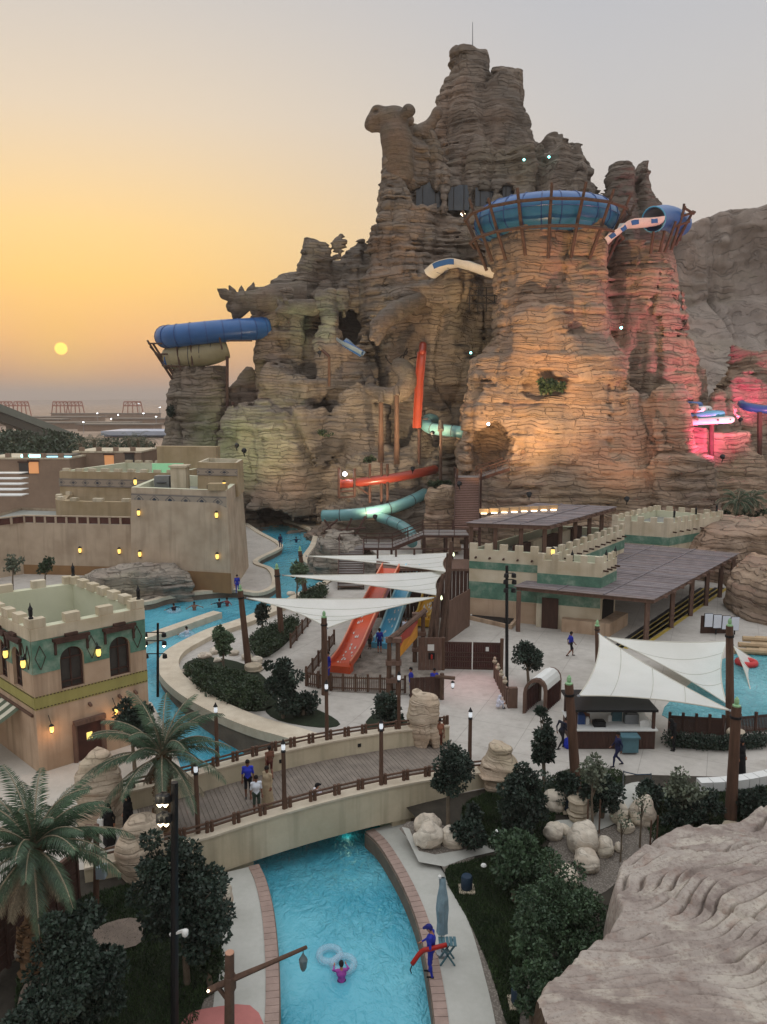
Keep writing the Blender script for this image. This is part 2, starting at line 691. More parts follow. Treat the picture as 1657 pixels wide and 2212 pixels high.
# ================================================================ rock
def rock_mat(name, cols, strata=1.0, scale=1.0, bump=1.0, crack=1.0):
 """carved, painted sandstone: level slabs parted by thin broken cracks, blotchy colour"""
 t = NT(name)
 W_ = lambda k, d=4, r=.6: t.noise(t.coord((k * scale,) * 3, 'World'), 1.0, d, r)
 sep = t.node('ShaderNodeSeparateXYZ')
 t.l.new(t.coord((scale, scale, scale * strata), 'World'), sep.inputs[0])
 x, y, z = sep.outputs
 lat = t.math('ADD', t.math('MULTIPLY', x, .78), t.math('MULTIPLY', y, .62))
 warp = t.math('ADD', t.math('MULTIPLY', W_(.11, 3), 3.2), t.math('MULTIPLY', W_(.55, 3), .42))
 zz = t.math('ADD', z, warp)
 lat = t.math('ADD', lat, t.math('MULTIPLY', W_(.4, 3), 2.5))

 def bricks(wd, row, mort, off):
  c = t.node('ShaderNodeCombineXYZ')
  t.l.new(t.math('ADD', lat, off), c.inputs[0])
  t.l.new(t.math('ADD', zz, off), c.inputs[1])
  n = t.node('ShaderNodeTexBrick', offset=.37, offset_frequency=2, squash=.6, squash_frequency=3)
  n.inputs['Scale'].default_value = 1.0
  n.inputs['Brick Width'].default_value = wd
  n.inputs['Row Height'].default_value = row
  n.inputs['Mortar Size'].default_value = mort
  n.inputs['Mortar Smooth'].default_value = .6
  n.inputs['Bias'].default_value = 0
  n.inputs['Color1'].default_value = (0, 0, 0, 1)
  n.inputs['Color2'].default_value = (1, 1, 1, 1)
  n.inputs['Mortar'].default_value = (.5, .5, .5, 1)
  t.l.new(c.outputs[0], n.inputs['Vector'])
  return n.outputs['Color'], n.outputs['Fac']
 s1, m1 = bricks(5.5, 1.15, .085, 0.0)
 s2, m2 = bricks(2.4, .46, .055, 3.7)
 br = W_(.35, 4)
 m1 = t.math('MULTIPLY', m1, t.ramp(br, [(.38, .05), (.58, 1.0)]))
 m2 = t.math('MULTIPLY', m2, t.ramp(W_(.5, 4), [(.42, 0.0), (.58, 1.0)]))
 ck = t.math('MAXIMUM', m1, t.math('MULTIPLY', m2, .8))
 fine = W_(2.4, 5, .7)
 tone = t.math('ADD', t.math('MULTIPLY', W_(.22, 5), .55), t.math('ADD', t.math('MULTIPLY', s1, .22), t.math('MULTIPLY', s2, .23)))
 c = t.ramp(tone, [(.28, cols[0]), (.44, cols[1]), (.58, cols[2]), (.74, cols[3])])
 c = t.mix(t.ramp(W_(.13), [(.42, 0.0), (.66, .65)]), c, cols[4])
 c = t.mix(t.ramp(W_(.07, 3), [(.50, 0.0), (.62, .45)]), c, tuple(a * b for a, b in zip(cols[2], (1.12, .93, .85))))
 c = t.mix(t.ramp(W_(.09, 4), [(.36, .45), (.46, 0.0)]), c, tuple(a * b for a, b in zip(cols[1], (.92, .98, .82))))
 c = t.mix(t.math('MULTIPLY', t.ramp(fine, [(.35, 1.0), (.55, 0.0)]), .35), c, tuple(q * .6 for q in cols[1]))
 c = t.mix(t.math('MULTIPLY', ck, .5 * crack), c, tuple(q * .38 for q in cols[0]))  # shade of the cracks put into the colour as well as the relief
 t.base(c)
 t.set(Roughness=.9, **{'Specular IOR Level': .12})
 h = t.math('ADD', t.math('MULTIPLY', s1, .30), t.math('MULTIPLY', s2, .20))
 h = t.math('SUBTRACT', t.math('ADD', h, t.math('MULTIPLY', fine, .12)), t.math('MULTIPLY', ck, .75))
 h = t.math('ADD', h, t.math('MULTIPLY', br, .5))
 t.bump(h, .85 * bump, .55 / scale)
 return t.mat

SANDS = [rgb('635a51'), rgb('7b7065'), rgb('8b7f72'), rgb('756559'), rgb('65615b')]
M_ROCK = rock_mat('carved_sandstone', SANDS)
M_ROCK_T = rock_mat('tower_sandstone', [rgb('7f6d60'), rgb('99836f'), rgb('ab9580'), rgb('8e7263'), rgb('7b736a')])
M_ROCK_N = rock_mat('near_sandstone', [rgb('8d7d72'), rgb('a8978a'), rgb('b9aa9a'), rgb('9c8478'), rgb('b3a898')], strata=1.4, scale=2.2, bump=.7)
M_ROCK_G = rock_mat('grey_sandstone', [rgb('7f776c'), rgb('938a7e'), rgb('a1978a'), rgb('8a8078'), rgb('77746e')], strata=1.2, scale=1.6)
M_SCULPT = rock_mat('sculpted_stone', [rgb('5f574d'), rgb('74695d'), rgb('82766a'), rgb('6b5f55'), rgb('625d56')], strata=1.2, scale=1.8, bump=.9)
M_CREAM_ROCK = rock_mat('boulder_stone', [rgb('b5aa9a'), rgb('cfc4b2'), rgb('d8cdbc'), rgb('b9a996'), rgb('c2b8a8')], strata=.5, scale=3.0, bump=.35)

def roughen(F, seed, butt=1.15, bed=.40, lump=.8, zfade=None):
 """buttresses, lumps and uneven level beds on everything in the field"""
 h = F.h
 F.D += butt * .9 * grid_noise(F.n, (h / 4.5, h / 4.5, h / 22), seed)
 F.D += butt * .55 * grid_noise(F.n, (h / 2.1, h / 2.1, h / 9), seed + 1)
 F.D += lump * .6 * grid_noise(F.n, (h / 3.2, h / 3.2, h / 2.6), seed + 2)
 # upright gullies between the buttresses, and thick soft and hard beds
 g1 = grid_noise(F.n, (h / 7.5, h / 7.5, h / 26), seed + 7)
 F.D += butt * 1.5 * np.maximum(0, 1 - np.abs(g1) / .15)
 g2 = grid_noise(F.n, (h / 3.6, h / 3.6, h / 9), seed + 8)
 F.D += butt * .8 * np.maximum(0, 1 - np.abs(g2) / .13)
 g3 = grid_noise(F.n, (h / 1.7, h / 1.7, h / 6), seed + 11)
 F.D += butt * .34 * np.maximum(0, 1 - np.abs(g3) / .2)
 F.D += butt * .38 * grid_noise(F.n, (h / 6, h / 6, h / 2.0), seed + 9)
 warp = grid_noise(F.n, (h / 15, h / 15, h / 9), seed + 3) * .6
 F.D -= .52
 I = np.nonzero(np.abs(F.D) < 1.6)
 x, y, z = (F.ax[k][I[k]] for k in range(3))
 zz = z + warp[I]
 g = np.random.default_rng(seed)
 edges = np.cumsum(g.choice([.55, .8, 1.1, 1.5, 2.1], 400, p=[.25, .3, .25, .12, .08])) - 30
 lay = np.searchsorted(edges, zz)
 lo, hi = edges[lay - 1], edges[lay]
 f = (zz - lo) / (hi - lo)
 P = np.stack([x / 2.4, y / 2.4, lay * 9.7], 1)
 prot = pnoise(P, seed=seed % 50) + .6 * pnoise(P * [2.6, 2.6, 1], seed=seed % 50 + 9)
 rnd = np.minimum(np.minimum(f * 1.6, 1 - f) * (hi - lo) / .30, 1.0)      # round the edge of each bed
 F.D[I] -= (bed * prot * .62 + (rnd - 1) * .30).astype(np.float32)

def mass(F, rows, Yc, ratio=.8, k=1.4, pw=2.4, ry=None, foot=True, zadd=0.0):
 """column whose outline is read off the photo: rows of (v, u_left, u_right)"""
 out = []
 for r in rows:
  v, ul, ur = r[:3]
  yc = r[3] if len(r) > 3 else Yc
  a, b = A(ul, v, yc), A(ur, v, yc)
  rx = (b.x - a.x) / 2
  out.append((a.z + zadd, (a.x + b.x) / 2, yc, rx, ry if ry else max(rx * ratio, 1.0)))
 out.sort()
 if foot:
  lo = out[0]
  out.insert(0, (-2.5, lo[1], lo[2], lo[3] * 1.08, lo[4] * 1.05))
 F.loft(out, k, pw)

def cutball(F, u, v, Y, ru, rv, ry, k=.4):
 """hollow seen round (u, v) at distance Y, radii in photo points and metres of depth"""
 c = A(u, v, Y)
 s = Y / FPX
 F.ball(c, (ru * s + .5, ry, rv * s + .5), k, cut=True)

def finish(F, name, mat, parent=None, fine=.09, seed=0):
 # crumbs that hang loose in the air are dropped
 c, r = (F.D < 0).astype(np.int32), 5
 for ax in range(3):
  k = np.cumsum(np.pad(c, [(r + 1, r) if i == ax else (0, 0) for i in range(3)]), axis=ax)
  n = c.shape[ax]
  c = np.take(k, range(2 * r + 1, 2 * r + 1 + n), ax) - np.take(k, range(0, n), ax)
 F.D[(F.D < 0) & (c < 60)] = .3
 V, Q = surface_nets(F.D, F.lo, F.h)
 N = vnormals(V, Q)
 d = fbm(V, (.9, .9, 3.2), 3, seed) * fine * 1.6
 V = V + N * d[:, None]
 return np_mesh(name, V, Q, mat, parent, smooth=True)

def build_mountain():
 F = Field((-37, 97, -2), (46, 141, 73), .29)
 # --- peak
 mass(F, [(102, 978, 1058), (125, 976, 1064), (172, 974, 1068), (215, 968, 1078)], 127, 1.0, .8, 3.2, foot=False)
 mass(F, [(166, 1070, 1114), (185, 1054, 1122), (215, 1030, 1126)], 128, .9, .8, foot=False)
 mass(F, [(172, 970, 1108), (205, 954, 1122), (250, 944, 1142), (300, 940, 1158), (345, 926, 1178), (420, 905, 1225), (520, 880, 1290), (700, 860, 1330), (1000, 850, 1330)], 127, .75, 1.2, 2.2)
 # --- camel's neck and shoulders
 mass(F, [(272, 822, 890), (300, 822, 896), (345, 824, 902), (400, 814, 912), (450, 808, 922), (520, 802, 940), (640, 790, 960)], 117.5, .85, 1.2)
 mass(F, [(280, 884, 942), (330, 876, 965), (420, 870, 1010), (560, 860, 1040), (800, 850, 1060)], 121, .7, 1.5)
 mass(F, [(294, 1176, 1210), (318, 1166, 1222), (345, 1160, 1230), (380, 1140, 1250)], 124, .9, .6, foot=False)
 mass(F, [(336, 1104, 1240), (365, 1100, 1262), (392, 1098, 1274), (440, 1090, 1280), (560, 1080, 1296), (900, 1060, 1330)], 121, .8, 1.0)
 mass(F, [(360, 1322, 1386), (378, 1312, 1396), (420, 1308, 1402), (480, 1302, 1412), (640, 1296, 1430)], 117, .95, .8, 3)
 # --- left shoulder with its two stumps, stepping down to the antelope
 mass(F, [(516, 658, 688), (530, 655, 690), (560, 648, 694), (640, 630, 700)], 119, .9, .6)
 mass(F, [(514, 696, 738), (528, 690, 741), (560, 686, 744), (640, 680, 750)], 118, .9, .6)
 mass(F, [(528, 742, 800), (560, 690, 830), (590, 640, 850), (700, 620, 880), (900, 600, 900)], 122, .6, 1.4)
 mass(F, [(580, 612, 660), (606, 578, 680), (640, 562, 700), (700, 556, 720), (800, 545, 740), (950, 530, 760), (1120, 520, 780)], 121, .6, 1.4)
 mass(F, [(640, 600, 700), (700, 546, 600), (780, 545, 620)], 118, .9, 1.0, foot=False)
 # --- left pillar under the blue tube, with a low saddle beside it
 mass(F, [(794, 384, 480), (830, 380, 490), (880, 374, 494), (930, 362, 500), (985, 350, 520), (1060, 345, 540)], 117, .9, 1.0, 3)
 mass(F, [(782, 505, 560), (850, 470, 580), (960, 440, 600), (1120, 430, 620)], 121, .6, 1.3)
 # --- front masses of the west side
 mass(F, [(790, 575, 640), (830, 556, 700), (900, 520, 720), (930, 500, 740), (1010, 492, 760), (1120, 488, 770)], 113, .75, 1.2)
 mass(F, [(880, 492, 560), (905, 482, 600), (960, 476, 610), (1110, 470, 620)], 110, .8, .9)
 mass(F, [(700, 690, 760), (760, 672, 800), (840, 660, 830), (960, 650, 860), (1120, 640, 880)], 115.5, .7, 1.2)
 mass(F, [(640, 690, 745), (700, 682, 735), (760, 675, 740)], 115, .9, .8, foot=False)
 mass(F, [(880, 560, 700), (960, 548, 720), (1100, 540, 720)], 108.5, .6, 1.0)
 mass(F, [(820, 760, 800), (860, 726, 815), (930, 712, 830), (1010, 700, 840), (1120, 690, 850)], 109.5, .8, 1.0)
 # --- middle block behind the snake and the red tube, overhanging the recess
 mass(F, [(612, 880, 1000), (640, 842, 1016), (700, 830, 1000), (780, 824, 960), (900, 830, 950), (1000, 800, 960)], 115, .6, 1.0)
 mass(F, [(604, 905, 1005), (622, 890, 1018), (655, 895, 1012), (680, 930, 990)], 111.5, .8, .8, foot=False)
 mass(F, [(845, 940, 982), (880, 938, 988), (925, 936, 985), (960, 948, 975), (1010, 925, 985)], 107, .95, .5)
 mass(F, [(930, 905, 940), (960, 890, 950), (1000, 860, 970), (1060, 800, 990)], 107, .9, .9)
 mass(F, [(985, 760, 980), (1040, 730, 1000), (1120, 700, 1010)], 106, .5, 1.2)
 # --- small ledge under the little chimney
 mass(F, [(440, 1000, 1100), (520, 960, 1110), (600, 940, 1110), (760, 950, 1110), (1000, 960, 1110)], 119.5, .6, 1.4)
 # --- hollows
 cutball(F, 675, 692, 112.5, 24, 34, 9.0)
 cutball(F, 756, 706, 111.5, 34, 46, 9.5)
 cutball(F, 1036, 775, 109, 38, 125, 7.5, .7)
 cutball(F, 1000, 880, 108, 28, 60, 4.0, 1.0)
 cutball(F, 985, 540, 113, 60, 28, 3.0, 1.0)
 for u, v, w in ((927, 421, 27), (991, 427, 22), (1048, 418, 20), (1100, 408, 14)):
  F.ball(A(u, v, 115.2), (w * .088, 6.0, 1.9), .3, True)
 cutball(F, 905, 760, 108, 12, 22, 4.0, .3)
 cutball(F, 868, 830, 108, 26, 60, 4.0, .5)
 cutball(F, 590, 1124, 105, 66, 34, 11.0, .6)
 cutball(F, 600, 1140, 103, 72, 24, 9.0, .6)
 cutball(F, 950, 715, 107, 60, 60, 2.5, 1.4)
 roughen(F, 21, bed=.46)
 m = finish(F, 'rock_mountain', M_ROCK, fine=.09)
 return tag(m, 'tall layered sandstone mountain with peak, camel head and caves', 'rock mountain')

def build_tower():
 F = Field((8, 84, -2), (62, 121, 44), .27)
 # round tower that carries the blue bowl
 mass(F, [(496, 1064, 1308), (540, 1066, 1300), (600, 1074, 1304), (660, 1072, 1306), (735, 1066, 1314), (756, 1050, 1332), (778, 1022, 1346), (870, 1014, 1354), (950, 998, 1362), (1020, 990, 1370), (1100, 988, 1380)], 101, .95, .7, 2.6)
 mass(F, [(790, 1018, 1050), (850, 1010, 1110), (950, 1000, 1140), (1090, 992, 1150)], 95, .8, 1.2)
 mass(F, [(836, 1352, 1458), (860, 1340, 1466), (950, 1336, 1468), (1020, 1334, 1472), (1110, 1330, 1478)], 94, .85, .5, 4)
 F.boxs(A(1326, 960, 89.5), (.38, 3.5, 7.5), 0, .5, True)
 F.boxs(A(1160, 775, 91.5), (.2, 1.6, 4.2), .3, .3, True)
 F.boxs(A(1130, 930, 90.0), (.2, 1.4, 3.4), -.2, .3, True)
 F.boxs(A(1395, 980, 89.0), (.16, 1.2, 5.0), 0, .3, True)
 mass(F, [(672, 1086, 1200), (700, 1076, 1214), (780, 1060, 1220), (840, 1040, 1150)], 93.5, .35, 1.0, 3, foot=False)
 mass(F, [(1000, 1320, 1440), (1060, 1316, 1460), (1110, 1310, 1470)], 91, .7, .8)
 # back tower with the tunnel mouth slide
 mass(F, [(536, 1345, 1452), (570, 1330, 1460), (640, 1322, 1470), (720, 1316, 1482), (790, 1312, 1506), (840, 1312, 1530), (900, 1320, 1550), (1000, 1320, 1562), (1110, 1320, 1570)], 104, .85, 1.0, 2.6)
 # low crags running out to the east
 mass(F, [(830, 1520, 1560), (860, 1500, 1590), (950, 1480, 1600), (1080, 1460, 1610)], 100, .7, 1.0)
 mass(F, [(762, 1606, 1650), (790, 1590, 1680), (830, 1570, 1700), (900, 1540, 1720), (1010, 1530, 1740)], 107, .7, 1.0)
 mass(F, [(800, 1560, 1600), (840, 1548, 1620), (900, 1530, 1660)], 110, .8, .8)
 mass(F, [(940, 1470, 1600), (1000, 1468, 1640), (1080, 1440, 1660), (1120, 1440, 1680)], 96, .6, 1.0)
 mass(F, [(1000, 1440, 1520), (1060, 1430, 1530), (1110, 1425, 1540)], 91, .8, .8)
 # hollows: shadowed slot between the towers, stair cave, plant pocket
 cutball(F, 1322, 640, 96.5, 20, 66, 4.5, .8)
 cutball(F, 1340, 740, 96.0, 16, 60, 2.5, .8)
 cutball(F, 1068, 972, 91.5, 30, 32, 8.0, .5)
 cutball(F, 1060, 985, 89.5, 36, 22, 3.5, .5)
 cutball(F, 1018, 962, 91, 14, 12, 2.2, .3)
 cutball(F, 1186, 832, 91.5, 40, 20, 2.6, .5)
 cutball(F, 1540, 1075, 90, 14, 34, 3.5, .5)
 roughen(F, 55, butt=.95, bed=.42, lump=.5)
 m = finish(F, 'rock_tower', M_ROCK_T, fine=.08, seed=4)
 return tag(m, 'broad orange and pink floodlit rock tower ringed by the blue bowl slide', 'rock tower')

mountain = build_mountain()
tower = build_tower()

# ================================================================ ground, river, paving
WATER_Z, WALK_Z = -1.6, -0.9

def smooth01(t):
 t = min(1, max(0, t))
 return t * t * (3 - 2 * t)

def terr(x, y):
 """lie of the planted banks on both sides of the near reach"""
 if x > -1.5:
  return WALK_Z * (1 - smooth01((y - 26.5) / 5.5))
 return WALK_Z * smooth01((x + 10.5) / 3.6) * (1 - smooth01((y - 27.5) / 3.5))

M_DESERT = M('desert_sand', rgb('a08a76'), .95, .3, .02, gen='World')
def paving():
 t = NT('plaza_slabs')
 n1, n2 = t.noise(t.coord((.3, .3, .3), 'World'), 1, 5, .65), t.noise(t.coord((2.2, 2.2, 2.2), 'World'), 1, 4, .6)
 b = t.node('ShaderNodeTexBrick', offset=0.0)
 for k, v in (('Scale', 1), ('Brick Width', 3.0), ('Row Height', 3.0), ('Mortar Size', .018), ('Mortar Smooth', .3)):
  b.inputs[k].default_value = v
 b.inputs['Color1'].default_value = b.inputs['Color2'].default_value = (0, 0, 0, 1)
 t.l.new(t.coord((1, 1, 1), 'World', rot=(0, 0, .42)), b.inputs['Vector'])
 c = t.ramp(t.math('ADD', t.math('MULTIPLY', n1, .6), t.math('MULTIPLY', n2, .4)), [(.34, rgb('a19a91')), (.5, rgb('b1aba2')), (.66, rgb('bdb7ae'))])
 st = t.ramp(t.noise(t.coord((.55, .55, .55), 'World'), 1, 6, .7), [(.56, 0.0), (.66, .55)])
 c = t.mix(st, c, rgb('8f877d'))
 t.base(t.mix(t.math('MULTIPLY', b.outputs['Fac'], .6), c, rgb('7c756c')))
 t.set(Roughness=.8)
 t.bump(n2, .15, .02)
 return t.mat

M_PLAZA = paving()
M_WALK = M('walk_concrete', rgb('b5b4ac'), .85, .12, .8, .12, .01, gen='World', col2=rgb('a7a69d'))
M_PATHC = M('path_concrete', rgb('c2bbb0'), .85, .12, .6, .1, .01, gen='World', col2=rgb('b3aca0'))
M_COPING = M('cream_coping', rgb('cfc3ae'), .8, .12, 1.2, .1, .01, gen='World', col2=rgb('bcae98'))
M_BANKWALL = M('river_wall_plaster', rgb('77695c'), .85, .25, .9, .2, .03, gen='World')
M_TILE = M('pink_coping_tile', rgb('9d877c'), .7, .18, 2.2, .2, .01, gen='World')
M_GROUT = M('grout', rgb('6e645c'), .9, .1)
M_SOIL = M('planting_soil', rgb('3a352d'), .95, .35, 1.8, .6, .06, gen='World')
M_TURFSOIL = M('turf_base', rgb('232c1c'), .95, .35, 2.5, .5, .05, gen='World')

def aggregate():
 t = NT('exposed_aggregate')
 co = t.coord((1, 1, 1), 'World')
 v = t.node('ShaderNodeTexVoronoi')
 v.inputs['Scale'].default_value = 14
 t.l.new(co, v.inputs['Vector'])
 n = t.noise(co, 1.2, 3)
 c = t.ramp(v.outputs['Distance'], [(.15, rgb('8f867b')), (.55, rgb('5f5850'))])
 c = t.mix(t.ramp(n, [(.35, 0.0), (.7, .5)]), c, rgb('7d746a'))
 t.base(c)
 t.set(Roughness=.9)
 t.bump(v.outputs['Distance'], .4, .02)
 return t.mat

M_AGG = aggregate()

def water_mat(name, deep, shallow, rip=1.0):
 t = NT(name)
 co = t.coord((1, 1, 1), 'World')
 t.base(t.ramp(t.noise(co, .16, 3), [(.35, deep), (.65, shallow)]))
 t.set(Roughness=.05, IOR=1.33, **{'Specular IOR Level': .8})
 w = t.math('ABSOLUTE', t.math('SUBTRACT', t.noise(t.coord((1.3, .8, 1), 'World'), 1.1 * rip, 3, .5, .6), .5))
 w2 = t.math('ABSOLUTE', t.math('SUBTRACT', t.noise(t.coord((1.2, .8, 1), 'World'), 2.9 * rip, 3, .55, .8), .5))
 # ripples are strong in places and calm in others
 calm = t.ramp(t.noise(co, .13, 2), [(.38, .25), (.58, 1.0)])
 t.bump(t.math('MULTIPLY', t.math('ADD', w, t.math('MULTIPLY', w2, .5)), calm), 1.0, .5)
 return t.mat

M_WATER = water_mat('turquoise_pool_water', rgb('3494ac'), rgb('6cbccc'))

# --- one sheet of desert out to the horizon
mb = MB()
n = 24
mb.add([(9000 * math.cos(2 * math.pi * i / n), 9000 * math.sin(2 * math.pi * i / n), -2.6) for i in range(n)], [tuple(range(n))])
struct('ground', mb, M_DESERT)

def sheet(name, poly, z, mat, thick=.0, side=None):
 """level slab with its rim down to the river bed"""
 mb = MB().prism(poly, z - thick if thick else -2.55, z, 0, 1 if side else None)
 return struct(name, mb, [mat, side] if side else mat)

# --- river water: one sheet under everything it runs past
def gp(u, v, z=0.0):
 p = G(u, v, z)
 return (p.x, p.y)

W = [(-4.2, 6), (3, 6), (3, 24), (2, 31), (3, 38), (-2, 46), (-4, 60), (2, 72), (2, 95), (-8, 118), (-30, 118), (-22, 95), (-20, 72), (-40, 64), (-40, 44), (-12, 40), (-9, 34), (-6, 28), (-4.2, 22)]

def wlevel(x, y):
 """the river drops a metre on its way to the bridge"""
 return WATER_Z + 1.0 * smooth01((y - 35) / 12)

RB = [(612, 1125), (650, 1136), (676, 1152), (672, 1178), (655, 1205), (668, 1222), (700, 1228), (714, 1241), (700, 1259), (672, 1273), (640, 1286), (600, 1309), (545, 1335), (500, 1352), (450, 1368), (400, 1392), (362, 1415), (345, 1440), (350, 1468), (380, 1500), (430, 1533), (490, 1562), (550, 1585), (620, 1605), (720, 1640), (800, 1668)]
right_bank = gline(RB, 0, 5)
PL = right_bank + [(1.2, 31.6), (5.0, 33.0), (12, 34.2), (30, 33.2), (75, 33), (75, 130), (-8, 130)]
W_POLY = W
plaza = sheet('plaza_paving', PL, 0.0, M_PLAZA, side=M_BANKWALL)

LB = [(528, 1128), (560, 1150), (600, 1172), (607, 1186), (556, 1214), (586, 1230), (598, 1250), (594, 1270), (558, 1284), (500, 1277), (420, 1283), (360, 1292), (326, 1302), (250, 1312)]
left_bank = gline(LB, 0, 5)
LP = left_bank + [(-38, 58), (-110, 58), (-110, 130), (-20, 130)]
sheet('terrace_paving', LP, 0.02, M_PLAZA, side=M_BANKWALL)

# ground the green house stands on, down to the left end of the bridge
lh = [(-60, 52), (-25, 50), (-13.6, 43), (-11.3, 38.6), (-9.9, 35.2), (-8.6, 32.2), (-7.6, 29.2), (-9.2, 27.2), (-13.0, 26.4), (-22, 20), (-60, 20)]
sheet('forecourt_paving', lh, 0.0, M_PATHC, side=M_BANKWALL)

def ribbon(name, line, w_in, w_out, z, th, mat, parent=None, kind='structure', left=True):
 """level band along an outline, given offsets to both sides"""
 n = len(line)
 a, b = [], []
 for i, p in enumerate(line):
  q0, q1 = line[max(0, i - 1)], line[min(n - 1, i + 1)]
  d = Vector((q1[0] - q0[0], q1[1] - q0[1]))
  d.normalize()
  nr = Vector((-d.y, d.x))
  a.append(Vector((p[0], p[1])) + nr * w_in)
  b.append(Vector((p[0], p[1])) + nr * w_out)
 mb = MB()
 for i in range(n - 1):
  za = z[i] if isinstance(z, list) else z
  zb = z[i + 1] if isinstance(z, list) else z
  vs = [(a[i].x, a[i].y, za - th), (b[i].x, b[i].y, za - th), (b[i + 1].x, b[i + 1].y, zb - th), (a[i + 1].x, a[i + 1].y, zb - th),
              (a[i].x, a[i].y, za), (b[i].x, b[i].y, za), (b[i + 1].x, b[i + 1].y, zb), (a[i + 1].x, a[i + 1].y, zb)]
  fs = [(4, 5, 6, 7), (1, 2, 6, 5), (3, 0, 4, 7)]
  if i == 0:
   fs.append((0, 1, 5, 4))
  if i == n - 2:
   fs.append((2, 3, 7, 6))
  mb.add(vs, fs)
 bmx = mb
 o = obj(name, bmx, mat, parent)
 bm = bmesh.new()
 bm.from_mesh(o.data)
 bmesh.ops.remove_doubles(bm, verts=bm.verts, dist=.0005)
 bmesh.ops.recalc_face_normals(bm, faces=bm.faces)
 bm.to_mesh(o.data)
 bm.free()
 if kind and parent is None:
  o['kind'] = kind
 return o

# raised cream coping round the planted spit and along the banks
ribbon('river_kerb', right_bank[55:len(right_bank) - 6], -.10, 1.25, .34, .5, M_COPING)
ribbon('river_kerb', right_bank[:56], -.10, .55, .16, .3, M_COPING)
ribbon('river_kerb', left_bank, -.5, .10, .18, .3, M_COPING)
# low tongue of wall between the two channels
tong = gline([(300, 1376), (345, 1362), (400, 1343), (440, 1329), (470, 1319)], 0, 4)
ribbon('dividing_wall', tong, -.5, .5, -.08, 2.2, M_COPING)

# --- near reach: walks on both sides with pink tile edging, gravel bands, planted banks
LW = gline([(556, 1868), (572, 1905), (587, 1970), (596, 2060), (599, 2140), (598, 2215), (594, 2420)], WALK_Z, 7)
RWK = gline([(792, 1796), (822, 1826), (858, 1884), (888, 1946), (912, 2016), (930, 2110), (944, 2215), (955, 2420)], WALK_Z, 7)
wl_ = ribbon('river_walk', LW, .02, -1.95, WALK_Z, 1.6, [M_WALK])
wr_ = ribbon('river_walk', RWK, -.02, 1.75, WALK_Z, 1.6, [M_WALK])
ribbon('river_wall', LW, .10, .021, WALK_Z - .06, 1.6, M_BANKWALL)
ribbon('river_wall', RWK, -.021, -.10, WALK_Z - .06, 1.6, M_BANKWALL)

def tiles(line, side, parent, w=.42, L=.30):
 """edging tiles, each its own piece"""
 acc = 0.0
 pts = [Vector((p[0], p[1])) for p in line]
 me = {}
 seglen = [(pts[i + 1] - pts[i]).length for i in range(len(pts) - 1)]
 tot = sum(seglen)
 k = int(tot / L)
 base = mesh_of(MB().box((0, 0, 0), (w, L - .018, .05)), 'coping_tile', M_TILE)
 i, s0 = 0, 0.0
 for j in range(k):
  s = (j + .5) * L
  while i < len(seglen) - 1 and s0 + seglen[i] < s:
   s0 += seglen[i]
   i += 1
  d = (pts[i + 1] - pts[i]).normalized()
  nr = Vector((-d.y, d.x)) * side
  p = pts[i] + d * (s - s0) + nr * (w / 2 - .06)
  o = put('coping_tile', base, parent)
  o.location = (p.x, p.y, WALK_Z + .010 + rng.uniform(-.003, .003))
  o.rotation_euler.z = math.atan2(d.y, d.x) - math.pi / 2

tiles(LW, -1, wl_)
tiles(RWK, 1, wr_)

def drape(name, poly, off, mat, cell=.5, kind='structure', f=terr):
 """patch that follows the lie of the bank"""
 bm = bmesh.new()
 n = len(poly)
 face = bm.faces.new([bm.verts.new((p[0], p[1], 0)) for p in poly])
 xs = [p[0] for p in poly]
 ys = [p[1] for p in poly]
 for ax, lo, hi in ((0, min(xs), max(xs)), (1, min(ys), max(ys))):
  c = lo + cell
  while c < hi:
   co = (c, 0, 0) if ax == 0 else (0, c, 0)
   no = (1, 0, 0) if ax == 0 else (0, 1, 0)
   bmesh.ops.bisect_plane(bm, geom=bm.verts[:] + bm.edges[:] + bm.faces[:], plane_co=co, plane_no=no)
   c += cell
 for v in bm.verts:
  v.co.z = f(v.co.x, v.co.y) + off
 bmesh.ops.recalc_face_normals(bm, faces=bm.faces)
 if sum(fc.normal.z for fc in bm.faces) < 0:
  bmesh.ops.reverse_faces(bm, faces=bm.faces)
 me = bpy.data.meshes.new(name)
 bm.to_mesh(me)
 bm.free()
 me.materials.append(mat)
 o = put(name, me)
 if kind:
  o['kind'] = kind
 return o

def gpt(u, v):
 """photo point on the planted bank"""
 z = -.45
 for _ in range(6):
  p = G(u, v, z)
  z = terr(p.x, p.y)
 return Vector((p.x, p.y, z))

def gpl(pix, n=4, closed=True):
 p = [tuple(gpt(u, v))[:2] for u, v in pix]
 return spline(p, n, closed) if n > 1 else p

def edge_of(line, off):
 out = []
 for i, p in enumerate(line):
  q0, q1 = line[max(0, i - 1)], line[min(len(line) - 1, i + 1)]
  d = Vector((q1[0] - q0[0], q1[1] - q0[1]))
  d.normalize()
  out.append((p[0] - d.y * off, p[1] + d.x * off))
 return out

river = drape('river_water', W_POLY, 0.0, M_WATER, 1.0, f=wlevel)
